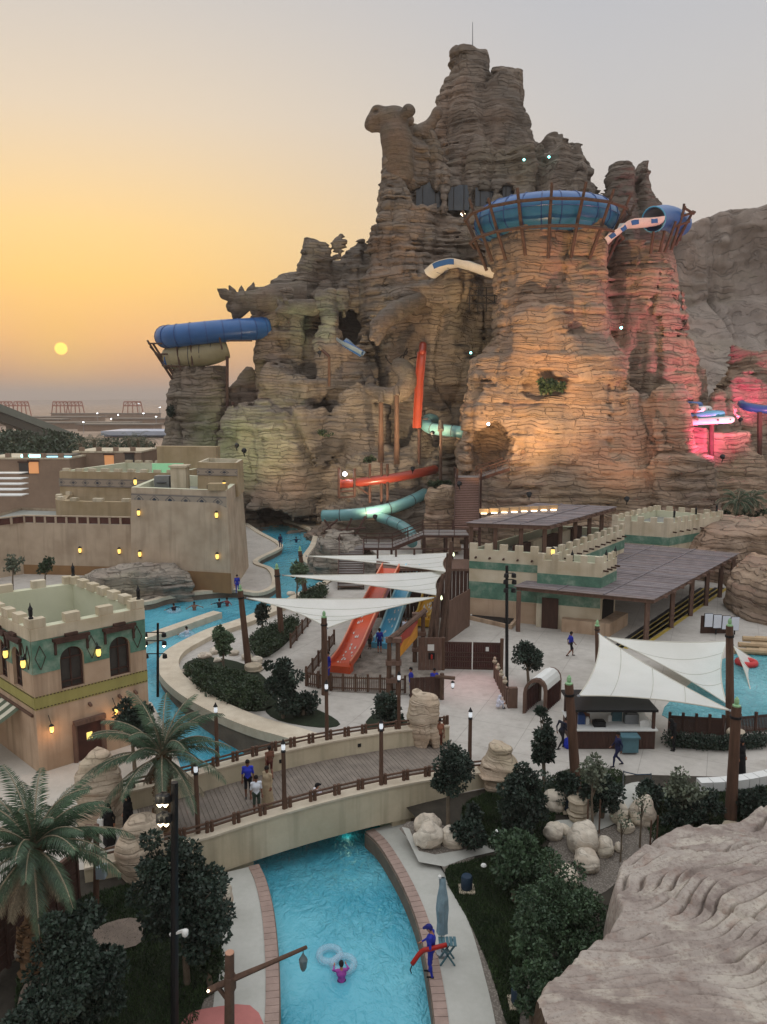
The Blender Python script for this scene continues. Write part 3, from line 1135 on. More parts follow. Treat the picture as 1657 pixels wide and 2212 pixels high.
# soil under the right garden, from the walk's outer edge to the plaza
re_ = edge_of(RWK, 1.72)
drape('garden_soil', [(1.0, 31.4)] + re_[1:] + [(30, re_[-1][1]), (34, 34.5), (12, 34.4), (5, 33.6)], -.03, M_SOIL, 1.0)
drape('gravel_band', re_[13:] + list(reversed(edge_of(RWK[13:], 3.15 - .0))), -.012, M_AGG, .8)
le_ = edge_of(LW, -1.92)
drape('garden_soil', [(-7.4, 29.4)] + le_[1:] + [(-26, le_[-1][1]), (-26, 21), (-14, 26.5), (-9.0, 28.0)], -.03, M_SOIL, 1.0)
drape('gravel_band', le_[2:] + list(reversed(edge_of(LW[2:], -3.0))), -.012, M_AGG, .8)
# concrete spur beside the three boulders, and the path that curls up to the plaza
drape('garden_path', gpl([(868, 1786), (905, 1862), (960, 1872), (1010, 1853), (1075, 1838), (1085, 1818), (1000, 1836), (940, 1846), (905, 1838), (884, 1790)], 1), .004, M_WALK, .6)
drape('garden_path', gpl([(1195, 1775), (1245, 1768), (1300, 1745), (1335, 1720), (1352, 1695), (1390, 1690), (1398, 1715), (1370, 1752), (1315, 1785), (1255, 1803), (1195, 1808)], 3), .006, M_WALK, .6)
drape('gravel_bed', gpl([(862, 1790), (905, 1838), (940, 1846), (1000, 1836), (1000, 1800), (930, 1772), (880, 1775)], 1), .002, M_AGG, .8)
drape('gravel_bed', gpl([(1190, 1812), (1260, 1806), (1330, 1782), (1400, 1770), (1420, 1800), (1340, 1900), (1250, 1950), (1180, 1900)], 3), .002, M_AGG, .8)
drape('lawn', gpl([(960, 1885), (1010, 1862), (1080, 1845), (1190, 1830), (1200, 1900), (1300, 1960), (1150, 2060), (1120, 2230), (1100, 2230), (1060, 2100), (1010, 1985)], 3), .006, M_TURFSOIL, .8)
drape('lawn', gpl([(165, 1945), (260, 1915), (330, 1890), (470, 1900), (480, 2000), (470, 2130), (440, 2160), (390, 2230), (60, 2230), (60, 2040)], 3), .006, M_TURFSOIL, .8)
drape('garden_path', gpl([(230, 2000), (300, 1990), (305, 2040), (250, 2060), (120, 2110), (110, 2170), (40, 2200), (60, 2120), (150, 2050)], 3), .10, M('bare_earth', rgb('84766a'), .95, .25, 1.5, gen='World'), .6)
drape('play_paving', gpl([(398, 2230), (405, 2195), (440, 2180), (540, 2172), (560, 2230)], 3), .012, M('red_play_paving', rgb('b2716b'), .85, .15, .8, gen='World'), .6)

# ================================================================ buildings
def plaster(name, c1, c2, stain=.35, scale=.5):
 """sandy render with damp blotches and drips"""
 t = NT(name)
 n1 = t.noise(t.coord((scale,) * 3, 'World'), 1.0, 5, .62)
 drip = t.noise(t.coord((1.6, 1.6, .12), 'World'), 1.0, 3, .6)
 n3 = t.noise(t.coord((4, 4, 4), 'World'), 1.0, 4, .6)
 c = t.ramp(n1, [(.32, c2), (.66, c1)])
 c = t.mix(t.math('MULTIPLY', t.ramp(drip, [(.5, 0.0), (.68, 1.0)]), stain), c, tuple(x * .55 for x in c2))
 c = t.mix(t.math('MULTIPLY', n3, .25), c, tuple(x * .7 for x in c2))
 t.base(c)
 t.set(Roughness=.92, **{'Specular IOR Level': .15})
 t.bump(t.math('ADD', n1, t.math('MULTIPLY', n3, .4)), .35, .05)
 return t.mat

M_PLA = plaster('sand_render', rgb('c4b29c'), rgb('a99782'))
M_PLB = plaster('ochre_render', rgb('b8a488'), rgb('a08e6e'), .3)
M_PLC = plaster('cream_render', rgb('dad0ba'), rgb('beb095'), .5)
M_PLI = plaster('pale_inner_render', rgb('d6d6bd'), rgb('c9caae'), .08)
M_PLD = plaster('brown_plinth_render', rgb('997754'), rgb('85694c'), .2)
M_PLTAN = plaster('warm_tan_render', rgb('c8b097'), rgb('ab9077'), .55)
M_OLIVE = plaster('olive_band_paint', rgb('a8a063'), rgb('979058'), .3)
M_ROOFGREY = M('roof_membrane', rgb('8f9088'), .9, .15, .6, gen='World')
M_DWOOD = M('dark_brown_timber', rgb('4a342c'), .75, .3, 2.0, .3, .01, stretch=(3, 3, .6))
M_BWOOD = M('weathered_brown_timber', rgb('6c5448'), .8, .3, 2.0, .3, .01, stretch=(3, 3, .6))
M_POSTW = M('brown_post_timber', rgb('5d4537'), .8, .3, 2.2, .3, .01, stretch=(3, 3, .5))
M_SLAT = M('pergola_slat', rgb('7d7678'), .85, .22, 1.1, .2, .01, gen='World')
M_BLACK = M('black_metal', rgb('17181a'), .5, .2, 3)
M_GREYM = M('grey_metal', rgb('8b8f92'), .45, .15, 3, metal=.6)
M_WHITEP = M('white_paint', rgb('d9d9d4'), .6, .06, 1.5)
M_WIN = M('dark_shutter', rgb('3b3733'), .55, .25, 3, spec=.5)
M_DARKIN = M('dark_interior', rgb('1c1a19'), .9, .2, 1)
M_GLASS = M('window_glass', rgb('33414e'), .12, .15, .7, spec=.7)
M_WARM = emit('warm_lamp_glass', (1.0, .66, .16), 1.3)
M_WARMW = emit('warm_white_lamp', (1.0, .80, .52), 8.0)
M_COOL = emit('cool_white_lamp', (.85, .93, 1.0), 14.0)
M_CYAN = emit('cyan_lamp', (.25, .95, .90), 7.0)

def green_tile():
 t = NT('green_mosaic_tile')
 co = t.coord((1, 1, 1), 'World')
 n = t.noise(co, .8, 5, .65)
 br = t.node('ShaderNodeTexVoronoi')
 br.inputs['Scale'].default_value = 5
 t.l.new(co, br.inputs['Vector'])
 c = t.ramp(n, [(.30, rgb('466b5b')), (.5, rgb('5b8471')), (.68, rgb('98a998'))])
 c = t.mix(t.math('MULTIPLY', br.outputs['Color'], .25), c, rgb('1f4a3c'))
 t.base(c)
 t.set(Roughness=.55)
 t.bump(br.outputs['Distance'], .2, .02)
 return t.mat

def frieze(name, ground, ink, sc=1.0):
 """painted band of lozenges"""
 t = NT(name)
 co = t.coord((1, 1, 1), 'UV')
 sep = t.node('ShaderNodeSeparateXYZ')
 t.l.new(co, sep.inputs[0])
 fx = t.math('ABSOLUTE', t.math('SUBTRACT', t.math('FRACT', t.math('MULTIPLY', sep.outputs[0], sc)), .5))
 fy = t.math('ABSOLUTE', t.math('SUBTRACT', sep.outputs[1], .5))
 d = t.math('ADD', fx, t.math('MULTIPLY', fy, .8))
 loz = t.ramp(d, [(.0, 1.0), (.14, 1.0), (.17, 0.0), (.24, 0.0), (.26, .8), (.31, .8), (.33, 0.0)])
 edge = t.ramp(fy, [(.36, 0.0), (.38, .8), (.42, .8), (.44, 0.0), (.47, 0.0), (.48, .7)])
 wear = t.ramp(t.noise(t.coord((.9, .9, .9), 'World'), 1.0, 4, .7), [(.3, .45), (.55, 1.0)])
 f = t.math('MULTIPLY', t.math('MAXIMUM', loz, edge), wear)
 t.base(t.mix(f, ground, ink))
 t.set(Roughness=.9)
 return t.mat

M_GREEN = green_tile()
M_FRIEZE = frieze('blue_lozenge_frieze', rgb('9c8f80'), rgb('2a3644'))

def uv_strip(o, u0=0.0, step=1.0):
 """u along the length in metres, v across 0..1, for a mesh of quads a-b-c-d"""
 uv = o.data.uv_layers.new(name='UVMap')
 for p in o.data.polygons:
  vs = [o.data.vertices[o.data.loops[li].vertex_index].co for li in p.loop_indices]
  z0, z1 = min(v.z for v in vs), max(v.z for v in vs)
  a = vs[0]
  for li, v in zip(p.loop_indices, vs):
   uv.data[li].uv = (math.hypot(v.x, v.y) * 0 + ((v.x * .8 + v.y * .6) if step else 0), (v.z - z0) / max(z1 - z0, 1e-6))

def band(name, p0, p1, z0, z1, mat, parent, proud=.03, th=.06):
 """flat strip on the outside of a wall that runs p0 -> p1 (outside on its right)"""
 a, b = Vector((*p0[:2], 0)), Vector((*p1[:2], 0))
 d = (b - a).normalized()
 nr = Vector((d.y, -d.x, 0))
 mb = MB()
 A0, B0 = a + nr * proud, b + nr * proud
 mb.quad((A0.x, A0.y, z0), (B0.x, B0.y, z0), (B0.x, B0.y, z1), (A0.x, A0.y, z1))
 for (q, w) in (((a.x, a.y), (A0.x, A0.y)), ((B0.x, B0.y), (b.x, b.y))):
  mb.quad((*q, z0), (*w, z0), (*w, z1), (*q, z1))
 mb.quad((a.x, a.y, z1), (A0.x, A0.y, z1), (B0.x, B0.y, z1), (b.x, b.y, z1))
 mb.quad((B0.x, B0.y, z0), (A0.x, A0.y, z0), (a.x, a.y, z0), (b.x, b.y, z0))
 o = obj(name, mb, mat, parent)
 uv_strip(o)
 return o

def wall_run(p0, p1, z0, z1, th, mb=None):
 """plain wall, its outer face on the line, thickness to the left"""
 a, b = Vector((*p0[:2], 0)), Vector((*p1[:2], 0))
 d = (b - a).normalized()
 nl = Vector((-d.y, d.x, 0)) * th
 mb = mb or MB()
 return mb.prism([(a.x, a.y), (b.x, b.y), (b.x + nl.x, b.y + nl.y), (a.x + nl.x, a.y + nl.y)], z0, z1)

def merlons(parent, p0, p1, z, n, w, h, th, mat, ends=False, inset=0.0):
 a, b = Vector((*p0[:2], 0)), Vector((*p1[:2], 0))
 d = (b - a)
 L = d.length
 d.normalize()
 nl = Vector((-d.y, d.x, 0))
 me = mesh_of(MB().box((0, 0, h / 2), (w, th, h)), 'merlon', mat)
 for i in range(n):
  s = (i + .5) / n * L if not ends else w / 2 + i / (n - 1) * (L - w)
  p = a + d * s + nl * (th / 2 + inset)
  o = put('merlon', me, parent)
  o.location = Vector((p.x, p.y, z)) - (Vector((0, 0, 0)))
  o.rotation_euler.z = math.atan2(d.y, d.x)

def arch_wall(mb, p0, p1, z0, z1, wins, depth=.3, n=10):
 """wall face with arched openings: wins of (s0, s1, sill, spring) in metres along the wall"""
 a, b = Vector((*p0[:2], 0)), Vector((*p1[:2], 0))
 L = (b - a).length
 d = (b - a).normalized()
 nin = Vector((-d.y, d.x, 0)) * depth

 def P(s, z, k=0.0):
  q = a + d * s + nin * k
  return (q.x, q.y, z)
 s = 0.0
 for (s0, s1, sill, spr) in sorted(wins):
  if s0 > s:
   mb.quad(P(s, z0), P(s0, z0), P(s0, z1), P(s, z1))
  mb.quad(P(s0, z0), P(s1, z0), P(s1, sill), P(s0, sill))
  r = (s1 - s0) / 2
  arc = [(s0 + r - r * math.cos(math.pi * i / n), spr + r * math.sin(math.pi * i / n)) for i in range(n + 1)]
  for i in range(n):
   (xa, za), (xb, zb) = arc[i], arc[i + 1]
   mb.quad(P(xa, za), P(xb, zb), P(xb, z1), P(xa, z1))
  cont = [(s0, sill)] + arc + [(s1, sill)]
  for i in range(len(cont)):
   q, w = cont[i], cont[(i + 1) % len(cont)]
   mb.quad(P(*q), P(*w), P(*w, 1.0), P(*q, 1.0))
  s = s1
 mb.quad(P(s, z0), P(L, z0), P(L, z1), P(s, z1))
 return P

def arch_window(parent, P, s0, s1, sill, spr, n=10):
 """shutter leaves, frame and bars set into an arched opening"""
 r = (s1 - s0) / 2
 arc = [(s0 + r - r * math.cos(math.pi * i / n), spr + r * math.sin(math.pi * i / n)) for i in range(n + 1)]
 cont = [(s0, sill)] + arc + [(s1, sill)]
 w = obj('window', MB().add([P(*q, .85) for q in cont], [tuple(range(len(cont)))]), M_WIN, parent)
 fm = MB()
 ins = [(s0 + r + (x - s0 - r) * .86, sill + (z - sill) * .94 + .05) for x, z in cont]
 for i in range(len(cont)):
  j = (i + 1) % len(cont)
  fm.quad(P(*cont[i], .55), P(*cont[j], .55), P(*ins[j], .55), P(*ins[i], .55))
  fm.quad(P(*ins[i], .55), P(*ins[j], .55), P(*ins[j], .84), P(*ins[i], .84))
 obj('frame', fm, M_DWOOD, w)
 for k in (.5,):
  obj('mullion', MB().beam(P(s0 + r, sill, .7), P(s0 + r, spr + r * .95, .7), .06), M_DWOOD, w)
 for zz in (sill + (spr - sill) * .22, spr):
  obj('transom', MB().beam(P(s0 + .05, zz, .68), P(s1 - .05, zz, .68), .07), M_DWOOD, w)
 return w

def lantern(parent, p, s=1.0, name='lantern', glow=None, hook=None):
 """wall or hanging lantern: cap, glass, base"""
 x, y, z = p
 o = obj(name, MB().lathe(p, [(.05 * s, -.26 * s), (.11 * s, -.2 * s), (.10 * s, -.17 * s)]), M_BLACK, parent)
 obj('cap', MB().lathe(p, [(.02 * s, .19 * s), (.13 * s, .2 * s), (.16 * s, .22 * s), (.03 * s, .34 * s)]), M_BLACK, o)
 obj('glass', MB().lathe(p, [(.085 * s, -.17 * s), (.125 * s, 0), (.10 * s, .19 * s)], 8), glow or M_WARM, o)
 if hook:
  obj('bracket', MB().tube([hook, (x, y, z + .3 * s)], .02 * s, 5), M_BLACK, o)
 return o

def finial(name, p, s=1.0, parent=None):
 return obj(name, MB().lathe(p, [(.16 * s, 0), (.16 * s, .1 * s), (.10 * s, .14 * s), (.14 * s, .3 * s), (.14 * s, .62 * s), (.17 * s, .66 * s), (.05 * s, .9 * s), (.015 * s, 1.1 * s)], 8), M_BLACK, parent)

def light(name, kind, loc, energy, col, parent=None, aim=None, angle=60, blend=.6, rad=.3):
 L = bpy.data.lights.new(name, kind)
 L.energy = energy
 L.color = col
 if kind == 'SPOT':
  L.spot_size = R(angle)
  L.spot_blend = blend
  L.shadow_soft_size = rad
 elif kind == 'POINT':
  L.shadow_soft_size = rad
 o = bpy.data.objects.new(name, L)
 COL.objects.link(o)
 o.location = loc
 if aim is not None:
  o.rotation_euler = (Vector(aim) - Vector(loc)).to_track_quat('-Z', 'Y').to_euler()
 return o

# ---------------------------------------------------------------- green tiled house, near left
def green_house():
 c0, c1, c2, c3 = (-16.3, 34.3), (-12.2, 38.1), (-18.0, 43.8), (-22.6, 40.2)
 T = thing('green_tiled_house', 'square tower house with green tile band, arched windows and battlements', 'house', (*c0, 0))
 H, PZ = 6.2, 7.05
 # faces: c0->c1 (towards the river), c3->c0 (towards the left)
 L1 = math.dist(c0, c1)
 L2 = math.dist(c3, c0)
 z = {'g0': 4.85, 'g1': 6.45, 'o0': 3.12, 'o1': 3.76}
 mb = MB()
 w1 = [(L1 * .225, L1 * .425, 3.8, 5.28), (L1 * .655, L1 * .845, 3.8, 5.28)]
 P1 = arch_wall(mb, c0, c1, 0, PZ, w1)
 w2 = [(L2 * .30, L2 * .42, 3.8, 5.3), (L2 * .52, L2 * .64, 3.8, 5.3), (L2 * .73, L2 * .85, 3.8, 5.3)]
 P2 = arch_wall(mb, c3, c0, 0, PZ, w2)
 wall = obj('wall', mb, M_PLTAN, T)
 wall_run(c1, c2, 0, PZ - .01, .22, m2 := MB())
 wall_run(c2, c3, 0, PZ - .01, .22, m2)
 obj('wall', m2, M_PLTAN, T)
 # hollow parapet: inner pale faces, coping, roof deck
 ins = .42
 cs = [Vector(c) for c in (c0, c1, c2, c3)]
 ctr = sum(cs, Vector((0, 0))) / 4
 inn = [c + (ctr - c).normalized() * ins * 1.45 for c in cs]
 mi = MB()
 for i in range(4):
  j = (i + 1) % 4
  a, b = inn[i], inn[j]
  mi.quad((b.x, b.y, 4.6), (a.x, a.y, 4.6), (a.x, a.y, PZ), (b.x, b.y, PZ))
  mi.quad((a.x, a.y, PZ), (cs[i].x, cs[i].y, PZ), (cs[j].x, cs[j].y, PZ), (b.x, b.y, PZ))
 obj('parapet', mi, M_PLI, T)
 obj('roof_deck', MB().add([(p.x, p.y, 4.9) for p in inn], [(0, 1, 2, 3)]), M_ROOFGREY, T)
 for (a, b, n) in ((c0, c1, 4), (c1, c2, 7), (c2, c3, 4), (c3, c0, 7)):
  merlons(T, a, b, PZ + .003, n, .72, .42, .44, M_PLC, ends=True, inset=.004)
 # painted bands
 for (a, b, wins, L) in ((c0, c1, w1, L1), (c3, c0, w2, L2)):
  av, bv = Vector(a), Vector(b)
  d = (bv - av).normalized()
  band('parapet_band', a, b, 6.47, PZ - .02, M_PLC, T, .035)
  s = 0.0
  for (s0, s1, sill, spr) in wins + [(L, L, 0, 0)]:
   if s0 - s > .05:
    band('green_tile_band', av + d * s, av + d * (s0 - .02), z['g0'], z['g1'], M_GREEN, T, .03)
   if s1 > s0:
    # green above the arch, following its curve
    r = (s1 - s0) / 2
    nr = Vector((d.y, -d.x)) * .03
    pts = [(s0 - .02, z['g1']), (s1 + .02, z['g1']), (s1 + .02, spr)] + [(s0 + r + r * 1.02 * math.cos(math.pi * i / 10), spr + r * 1.02 * math.sin(math.pi * i / 10)) for i in range(11)] + [(s0 - .02, spr)]
    q = [av + d * x + nr for x, _ in pts]
    obj('green_tile_band', MB().add([(p.x, p.y, w[1]) for p, w in zip(q, pts)], [tuple(range(len(pts)))]), M_GREEN, T)
    # carved hood moulding over each window
    hm = MB()
    for (x0, x1, zc, hh) in ((s0 - .32, s1 + .32, 6.34, .15), (s0 - .22, s1 + .22, 6.2, .12), ((s0 + s1) / 2 - .3, (s0 + s1) / 2 + .3, 6.5, .12)):
     c = av + d * (x0 + x1) / 2 + Vector((d.y, -d.x)) * .1
     hm.box((c.x, c.y, zc), (x1 - x0, .2, hh), math.atan2(d.y, d.x))
    for x in (s0 - .2, s1 + .2):
     c = av + d * x + Vector((d.y, -d.x)) * .07
     hm.box((c.x, c.y, 5.9), (.1, .12, .6), math.atan2(d.y, d.x))
    obj('window_hood', hm, M_DWOOD, T)
   s = s1 + .02
  band('olive_band', a, b, z['o0'], z['o1'], M_OLIVE, T, .025)
  for zz in (z['o0'] + .06, z['o1'] - .02):
   dm = MB()
   k = int(L / .16)
   for i in range(k):
    c = av + d * (i + .5) * L / k + Vector((d.y, -d.x)) * .03
    dm.box((c.x, c.y, zz), (.09, .03, .04), math.atan2(d.y, d.x))
   o = obj('stud_course', dm, M_DWOOD, T)
   o['kind'] = 'stuff'
  # lozenge outlines on the green band
  x = .36
  while x < L - .3:
   if all(x < s0 - .34 or x > s1 + .34 for (s0, s1, _, _) in wins):
    lm = MB()
    nrv = Vector((d.y, -d.x)) * .045
    cpt = [av + d * (x + dx) + nrv for dx in (-.24, 0, .24, 0)]
    zs = [5.62, 6.2, 5.62, 5.04]
    for i in range(4):
     j = (i + 1) % 4
     lm.beam((cpt[i].x, cpt[i].y, zs[i]), (cpt[j].x, cpt[j].y, zs[j]), .04, .02)
    obj('lozenge', lm, M_DWOOD, T)
    x += .5
   x += .08
 for P_, ws in ((P1, w1), (P2, w2)):
  for w in ws:
   arch_window(T, P_, *w)
 # lanterns on the green band
 for P_, s in ((P1, L1 * .545), (P2, L2 * .47), (P2, L2 * .69), (P2, L2 * .93)):
  q = P_(s, 5.3, -.6)
  lantern(T, q, 1.0, hook=P_(s, 5.8, 0))
 # ground storey: door with porch frame, hanging lamps, small board
 dm = MB()
 q0, q1 = P1(L1 * .30, 0, -.02), P1(L1 * .56, 0, -.02)
 door = obj('door', MB().add([P1(L1 * .32, 0, -.1), P1(L1 * .54, 0, -.1), P1(L1 * .54, 1.9, -.1), P1(L1 * .32, 1.9, -.1)], [(0, 1, 2, 3)]), M('red_brown_door', rgb('4a2b24'), .6, .3, 2), T)
 obj('frame', MB().beam(P1(L1 * .30, 2.0, -.25), P1(L1 * .58, 2.0, -.25), .3, .22).beam(P1(L1 * .31, 0, -.2), P1(L1 * .31, 1.95, -.2), .18).beam(P1(L1 * .56, 0, -.2), P1(L1 * .56, 1.95, -.2), .18), M_BWOOD, door)
 obj('notice', MB().add([P1(L1 * .41, 1.0, -.16), P1(L1 * .46, 1.0, -.16), P1(L1 * .46, 1.35, -.16), P1(L1 * .41, 1.35, -.16)], [(0, 1, 2, 3)]), emit('lit_notice', (1.0, .75, .2), .9), door)
 obj('menu_board', MB().add([P1(L1 * .62, .9, -.12), P1(L1 * .72, .9, -.12), P1(L1 * .72, 1.45, -.12), P1(L1 * .62, 1.45, -.12)], [(0, 1, 2, 3)]), M_DWOOD, T)
 for s in (.10, .66):
  lantern(T, P1(L1 * s, 2.15, -1.2), .8, hook=P1(L1 * s, 2.75, 0))
  light('lantern_light', 'POINT', P1(L1 * s, 1.95, -1.6), 14, (1, .5, .22), rad=.1)
 for s in (.45, .72, .87):
  obj('stub_beam', MB().beam(P1(L1 * s, 2.8, .1), P1(L1 * s, 2.75, -.9), .12), M_BWOOD, T)
 for (x, y) in (c0, c1, c2):
  p = Vector((x, y))
  p += (ctr - p).normalized() * .3
  finial('finial', (p.x, p.y, PZ + .42), .7, T)
 # striped awning on the left face, low
 am = MB()
 for i in range(12):
  s0, s1 = L2 * .30 + i * .36, L2 * .30 + (i + 1) * .36
  zs = lambda k: 2.75 - .75 * k - .18 * math.sin(math.pi * k)
  for j in range(6):
   k0, k1 = j / 6, (j + 1) / 6
   am.quad(P2(s0, zs(k0), -.1 - 8 * k0), P2(s1, zs(k0), -.1 - 8 * k0), P2(s1, zs(k1), -.1 - 8 * k1), P2(s0, zs(k1), -.1 - 8 * k1), i % 2)
 return T, am, P2, L2

house, awn, hP2, hL2 = green_house()
aw = thing('awning', 'striped cream and green fabric awning on brown poles beside the house', 'awning', hP2(hL2 * .5, 0, -4))
obj('canopy', awn, [M('cream_canvas', rgb('cdc8b4'), .9, .1), M('olive_canvas', rgb('5a6350'), .9, .1)], aw)
for k in (.30, .62, .94):
 obj('post', MB().tube([hP2(hL2 * k, 0, -8.1), hP2(hL2 * k, 2.1, -8.1)], .09, 7), M_POSTW, aw, 40)
obj('rail', MB().tube([hP2(hL2 * .28, 2.02, -8.1), hP2(hL2 * .97, 2.02, -8.1)], .08, 7), M_POSTW, aw)
obj('rail', MB().tube([hP2(hL2 * .28, 2.80, -.15), hP2(hL2 * .97, 2.80, -.15)], .08, 7), M_POSTW, aw)

# ---------------------------------------------------------------- fortress, middle left
def wallbox(T, name, poly, z1, mat, z0=0.0, batter=0.0):
 ctr = sum((Vector(p) for p in poly), Vector((0, 0))) / len(poly)
 n = len(poly)
 area = sum(poly[i][0] * poly[(i + 1) % n][1] - poly[(i + 1) % n][0] * poly[i][1] for i in range(n))
 if area < 0:
  poly = list(reversed(poly))
 top = [Vector(p) + (ctr - Vector(p)).normalized() * batter for p in poly]
 mb = MB()
 vs = [(p[0], p[1], z0) for p in poly] + [(p.x, p.y, z1) for p in top]
 fs = [(i, (i + 1) % n, n + (i + 1) % n, n + i) for i in range(n)]
 mb.add(vs, fs)
 return obj(name, mb, mat, T), top

def roofed(T, top, z1, pz, th, mat_in, mat_roof):
 """hollow top: coping, inner faces, sunk roof"""
 n = len(top)
 ctr = sum(top, Vector((0, 0))) / n
 inn = [p + (ctr - p).normalized() * th * 1.4 for p in top]
 mb = MB()
 for i in range(n):
  j = (i + 1) % n
  a, b, A_, B_ = inn[i], inn[j], top[i], top[j]
  mb.quad((A_.x, A_.y, z1), (B_.x, B_.y, z1), (b.x, b.y, z1), (a.x, a.y, z1))
  mb.quad((a.x, a.y, z1), (b.x, b.y, z1), (b.x, b.y, pz), (a.x, a.y, pz))
 obj('parapet', mb, mat_in, T)
 obj('roof_deck', MB().add([(p.x, p.y, pz + .002) for p in inn], [tuple(range(n))]), mat_roof, T)
 return inn

def fortress():
 T = thing('fortress_building', 'large sand coloured fortress with plain wall, lozenge frieze and roof terrace', 'building', (-22, 70, 0))
 # big plain block
 big = [(-24.0, 71.2), (-13.9, 68.6), (-14.3, 80), (-24.5, 86)]
 _, top = wallbox(T, 'wall', big, 9.45, M_PLA, 0, .55)
 roofed(T, top, 9.45, 8.3, .5, M_PLI, M_ROOFGREY)
 band('plinth', Vector(big[0]), Vector(big[1]), 0, 1.9, M_PLD, T, .02)
 a, b = top[0] if top[0].x < top[1].x else top[1], None
 tl = sorted(top, key=lambda p: p.y)[:2]
 tl.sort(key=lambda p: p.x)
 d = (tl[1] - tl[0]).normalized()
 out = Vector((d.y, -d.x)) * .04
 band('frieze', tl[0] + out, tl[1] + out, 7.85, 8.9, M_FRIEZE, T, .02)
 for s, z in ((.09, 7.1), (.91, 7.2), (.09, 3.2), (.91, 3.4)):
  p = tl[0].lerp(tl[1], s)
  p = p + Vector((d.y, -d.x)) * (.28 + (9.45 - z) * .03)
  lantern(T, (p.x, p.y, z), 1.25)
 obj('wall_shade_box', MB().box((tl[1].x - .9, tl[1].y + .6, 9.75), (1.6, 1.2, .6)), M_PLB, T)
 for s in (.03, .97):
  p = tl[0].lerp(tl[1], s)
  lantern(T, (p.x, p.y + .4, 9.9), 1.3)
 # small raised tower at the back right
 tw = [(-18.4, 75.6), (-14.2, 74.6), (-14.5, 79.6), (-18.6, 81.4)]
 _, tt = wallbox(T, 'stair_tower', tw, 11.5, M_PLB, 8.2, .1)
 roofed(T, tt, 11.5, 11.1, .3, M_PLC, M_ROOFGREY)
 band('frieze', Vector(tw[0]), Vector(tw[1]), 10.2, 10.9, M_FRIEZE, T, .02)
 # things on the roof
 obj('roof_hatch', MB().box((-20.3, 76.5, 9.7), (1.5, 1.5, 2.6)).box((-20.3, 76.5, 11.05), (1.8, 1.8, .2)), M_PLC, T)
 obj('plant_box', MB().box((-16.6, 74.0, 8.9), (.8, .8, 1.1)), M_BLACK, T)
 for i in range(2):
  c = obj('cooling_unit', MB().box((-24.3 + i * 1.7 + 2.0, 77.5, 9.2), (1.5, 1.2, 1.6)), M_GREYM, T)
  obj('fan', MB().lathe((-22.3 + i * 1.7, 76.88, 9.3), [(.01, 0), (.5, .0), (.5, .05)], 12), M_BLACK, c)
 obj('roof_screen', MB().box((-23.6, 84, 9.6), (3.4, .2, 2.2)), emit('green_glow_screen', (.28, .62, .35), .25), T)  # green glow put in as emission; the screen is no lamp
 # lower front block with panelled parapet
 low = [(-42.0, 70.5), (-36.6, 76.6), (-23.9, 75.2), (-23.5, 84), (-42, 88)]
 _, lt = wallbox(T, 'wall', low, 5.3, M_PLA, 0, .25)
 obj('terrace_deck', MB().add([(p.x, p.y, 5.0) for p in lt], [tuple(range(len(lt)))]), M_ROOFGREY, T)
 band('plinth', Vector(low[1]), Vector(low[2]), 0, 1.0, M_PLD, T, .02)
 P0, P1 = Vector((-36.3, 76.8)), Vector((-23.9, 75.45))
 band('frieze', P0, P1, 3.75, 4.75, M_FRIEZE, T, .02)
 for q0, q1, n in ((P0, P1, 11), (Vector((-41.6, 70.9)), P0, 6)):
  dd = (q1 - q0)
  ang = math.atan2(dd.y, dd.x)
  for i in range(n):
   c = q0.lerp(q1, (i + .5) / n)
   obj('parapet_panel', MB().box((c.x, c.y, 5.62), (dd.length / n * .82, .1, .62), ang), M('rust_panel', rgb('5a3a32'), .8, .2) if i == 0 and n == 11 else bpy.data.materials['rust_panel'], T)
  for i in range(n + 1):
   c = q0.lerp(q1, i / n)
   obj('parapet_pier', MB().box((c.x, c.y, 5.62), (.22, .26, .7), ang), M_PLA, T)
  mid = q0.lerp(q1, .5)
  obj('handrail', MB().box((mid.x, mid.y, 6.02), (dd.length, .3, .1), ang), M_PLA, T)
 for s in (.47, .80):
  c = P0.lerp(P1, s)
  lantern(T, (c.x, c.y - .35, 2.6), 1.25)
 dr = P0.lerp(P1, .94)
 door = obj('door', MB().box((dr.x, dr.y - .1, 1.15), (1.5, .12, 2.3), math.atan2(-1.35, 12.4)), bpy.data.materials['rust_panel'], T)
 obj('lamp', MB().box((dr.x, dr.y - .35, 2.6), (.5, .15, .1)), M_WARMW, door)
 # curved terrace wall with slots, and upper crenellated block
 arc = spline([(-33.5, 90), (-35.6, 84.5), (-34.5, 80.6), (-31.5, 79.3), (-27, 78.8), (-23.4, 78.3)], 6)
 cm = MB()
 cm.prism(arc + [(-23.4, 79.0), (-27, 79.4), (-31.3, 80.0), (-33.8, 81.2), (-34.8, 84.6), (-33.0, 90)], 5.0, 7.1)
 obj('curved_wall', cm, M_PLB, T)
 for i in range(0, len(arc) - 2, 2):
  a, b = Vector(arc[i]), Vector(arc[i + 1])
  c = (a + b) / 2
  dd = b - a
  nn = Vector((-dd.y, dd.x)).normalized() * .32
  if i % 4 == 0:
   obj('merlon', MB().box((c.x + nn.x * .9, c.y + nn.y * .9, 7.28), (dd.length * 1.3, .55, .34), math.atan2(dd.y, dd.x)), M_PLC, T)
 up = [(-36.3, 85.6), (-22.4, 83.2), (-20.6, 95), (-33, 98)]
 _, ut = wallbox(T, 'upper_wall', up, 9.7, M_PLB, 5.0, .1)
 roofed(T, ut, 9.7, 8.6, .5, M_PLI, M_ROOFGREY)
 band('frieze', Vector(up[0]), Vector(up[1]), 8.0, 8.9, M_FRIEZE, T, .03)
 us = sorted(ut, key=lambda p: p.y)
 f = sorted(us[:2], key=lambda p: p.x)
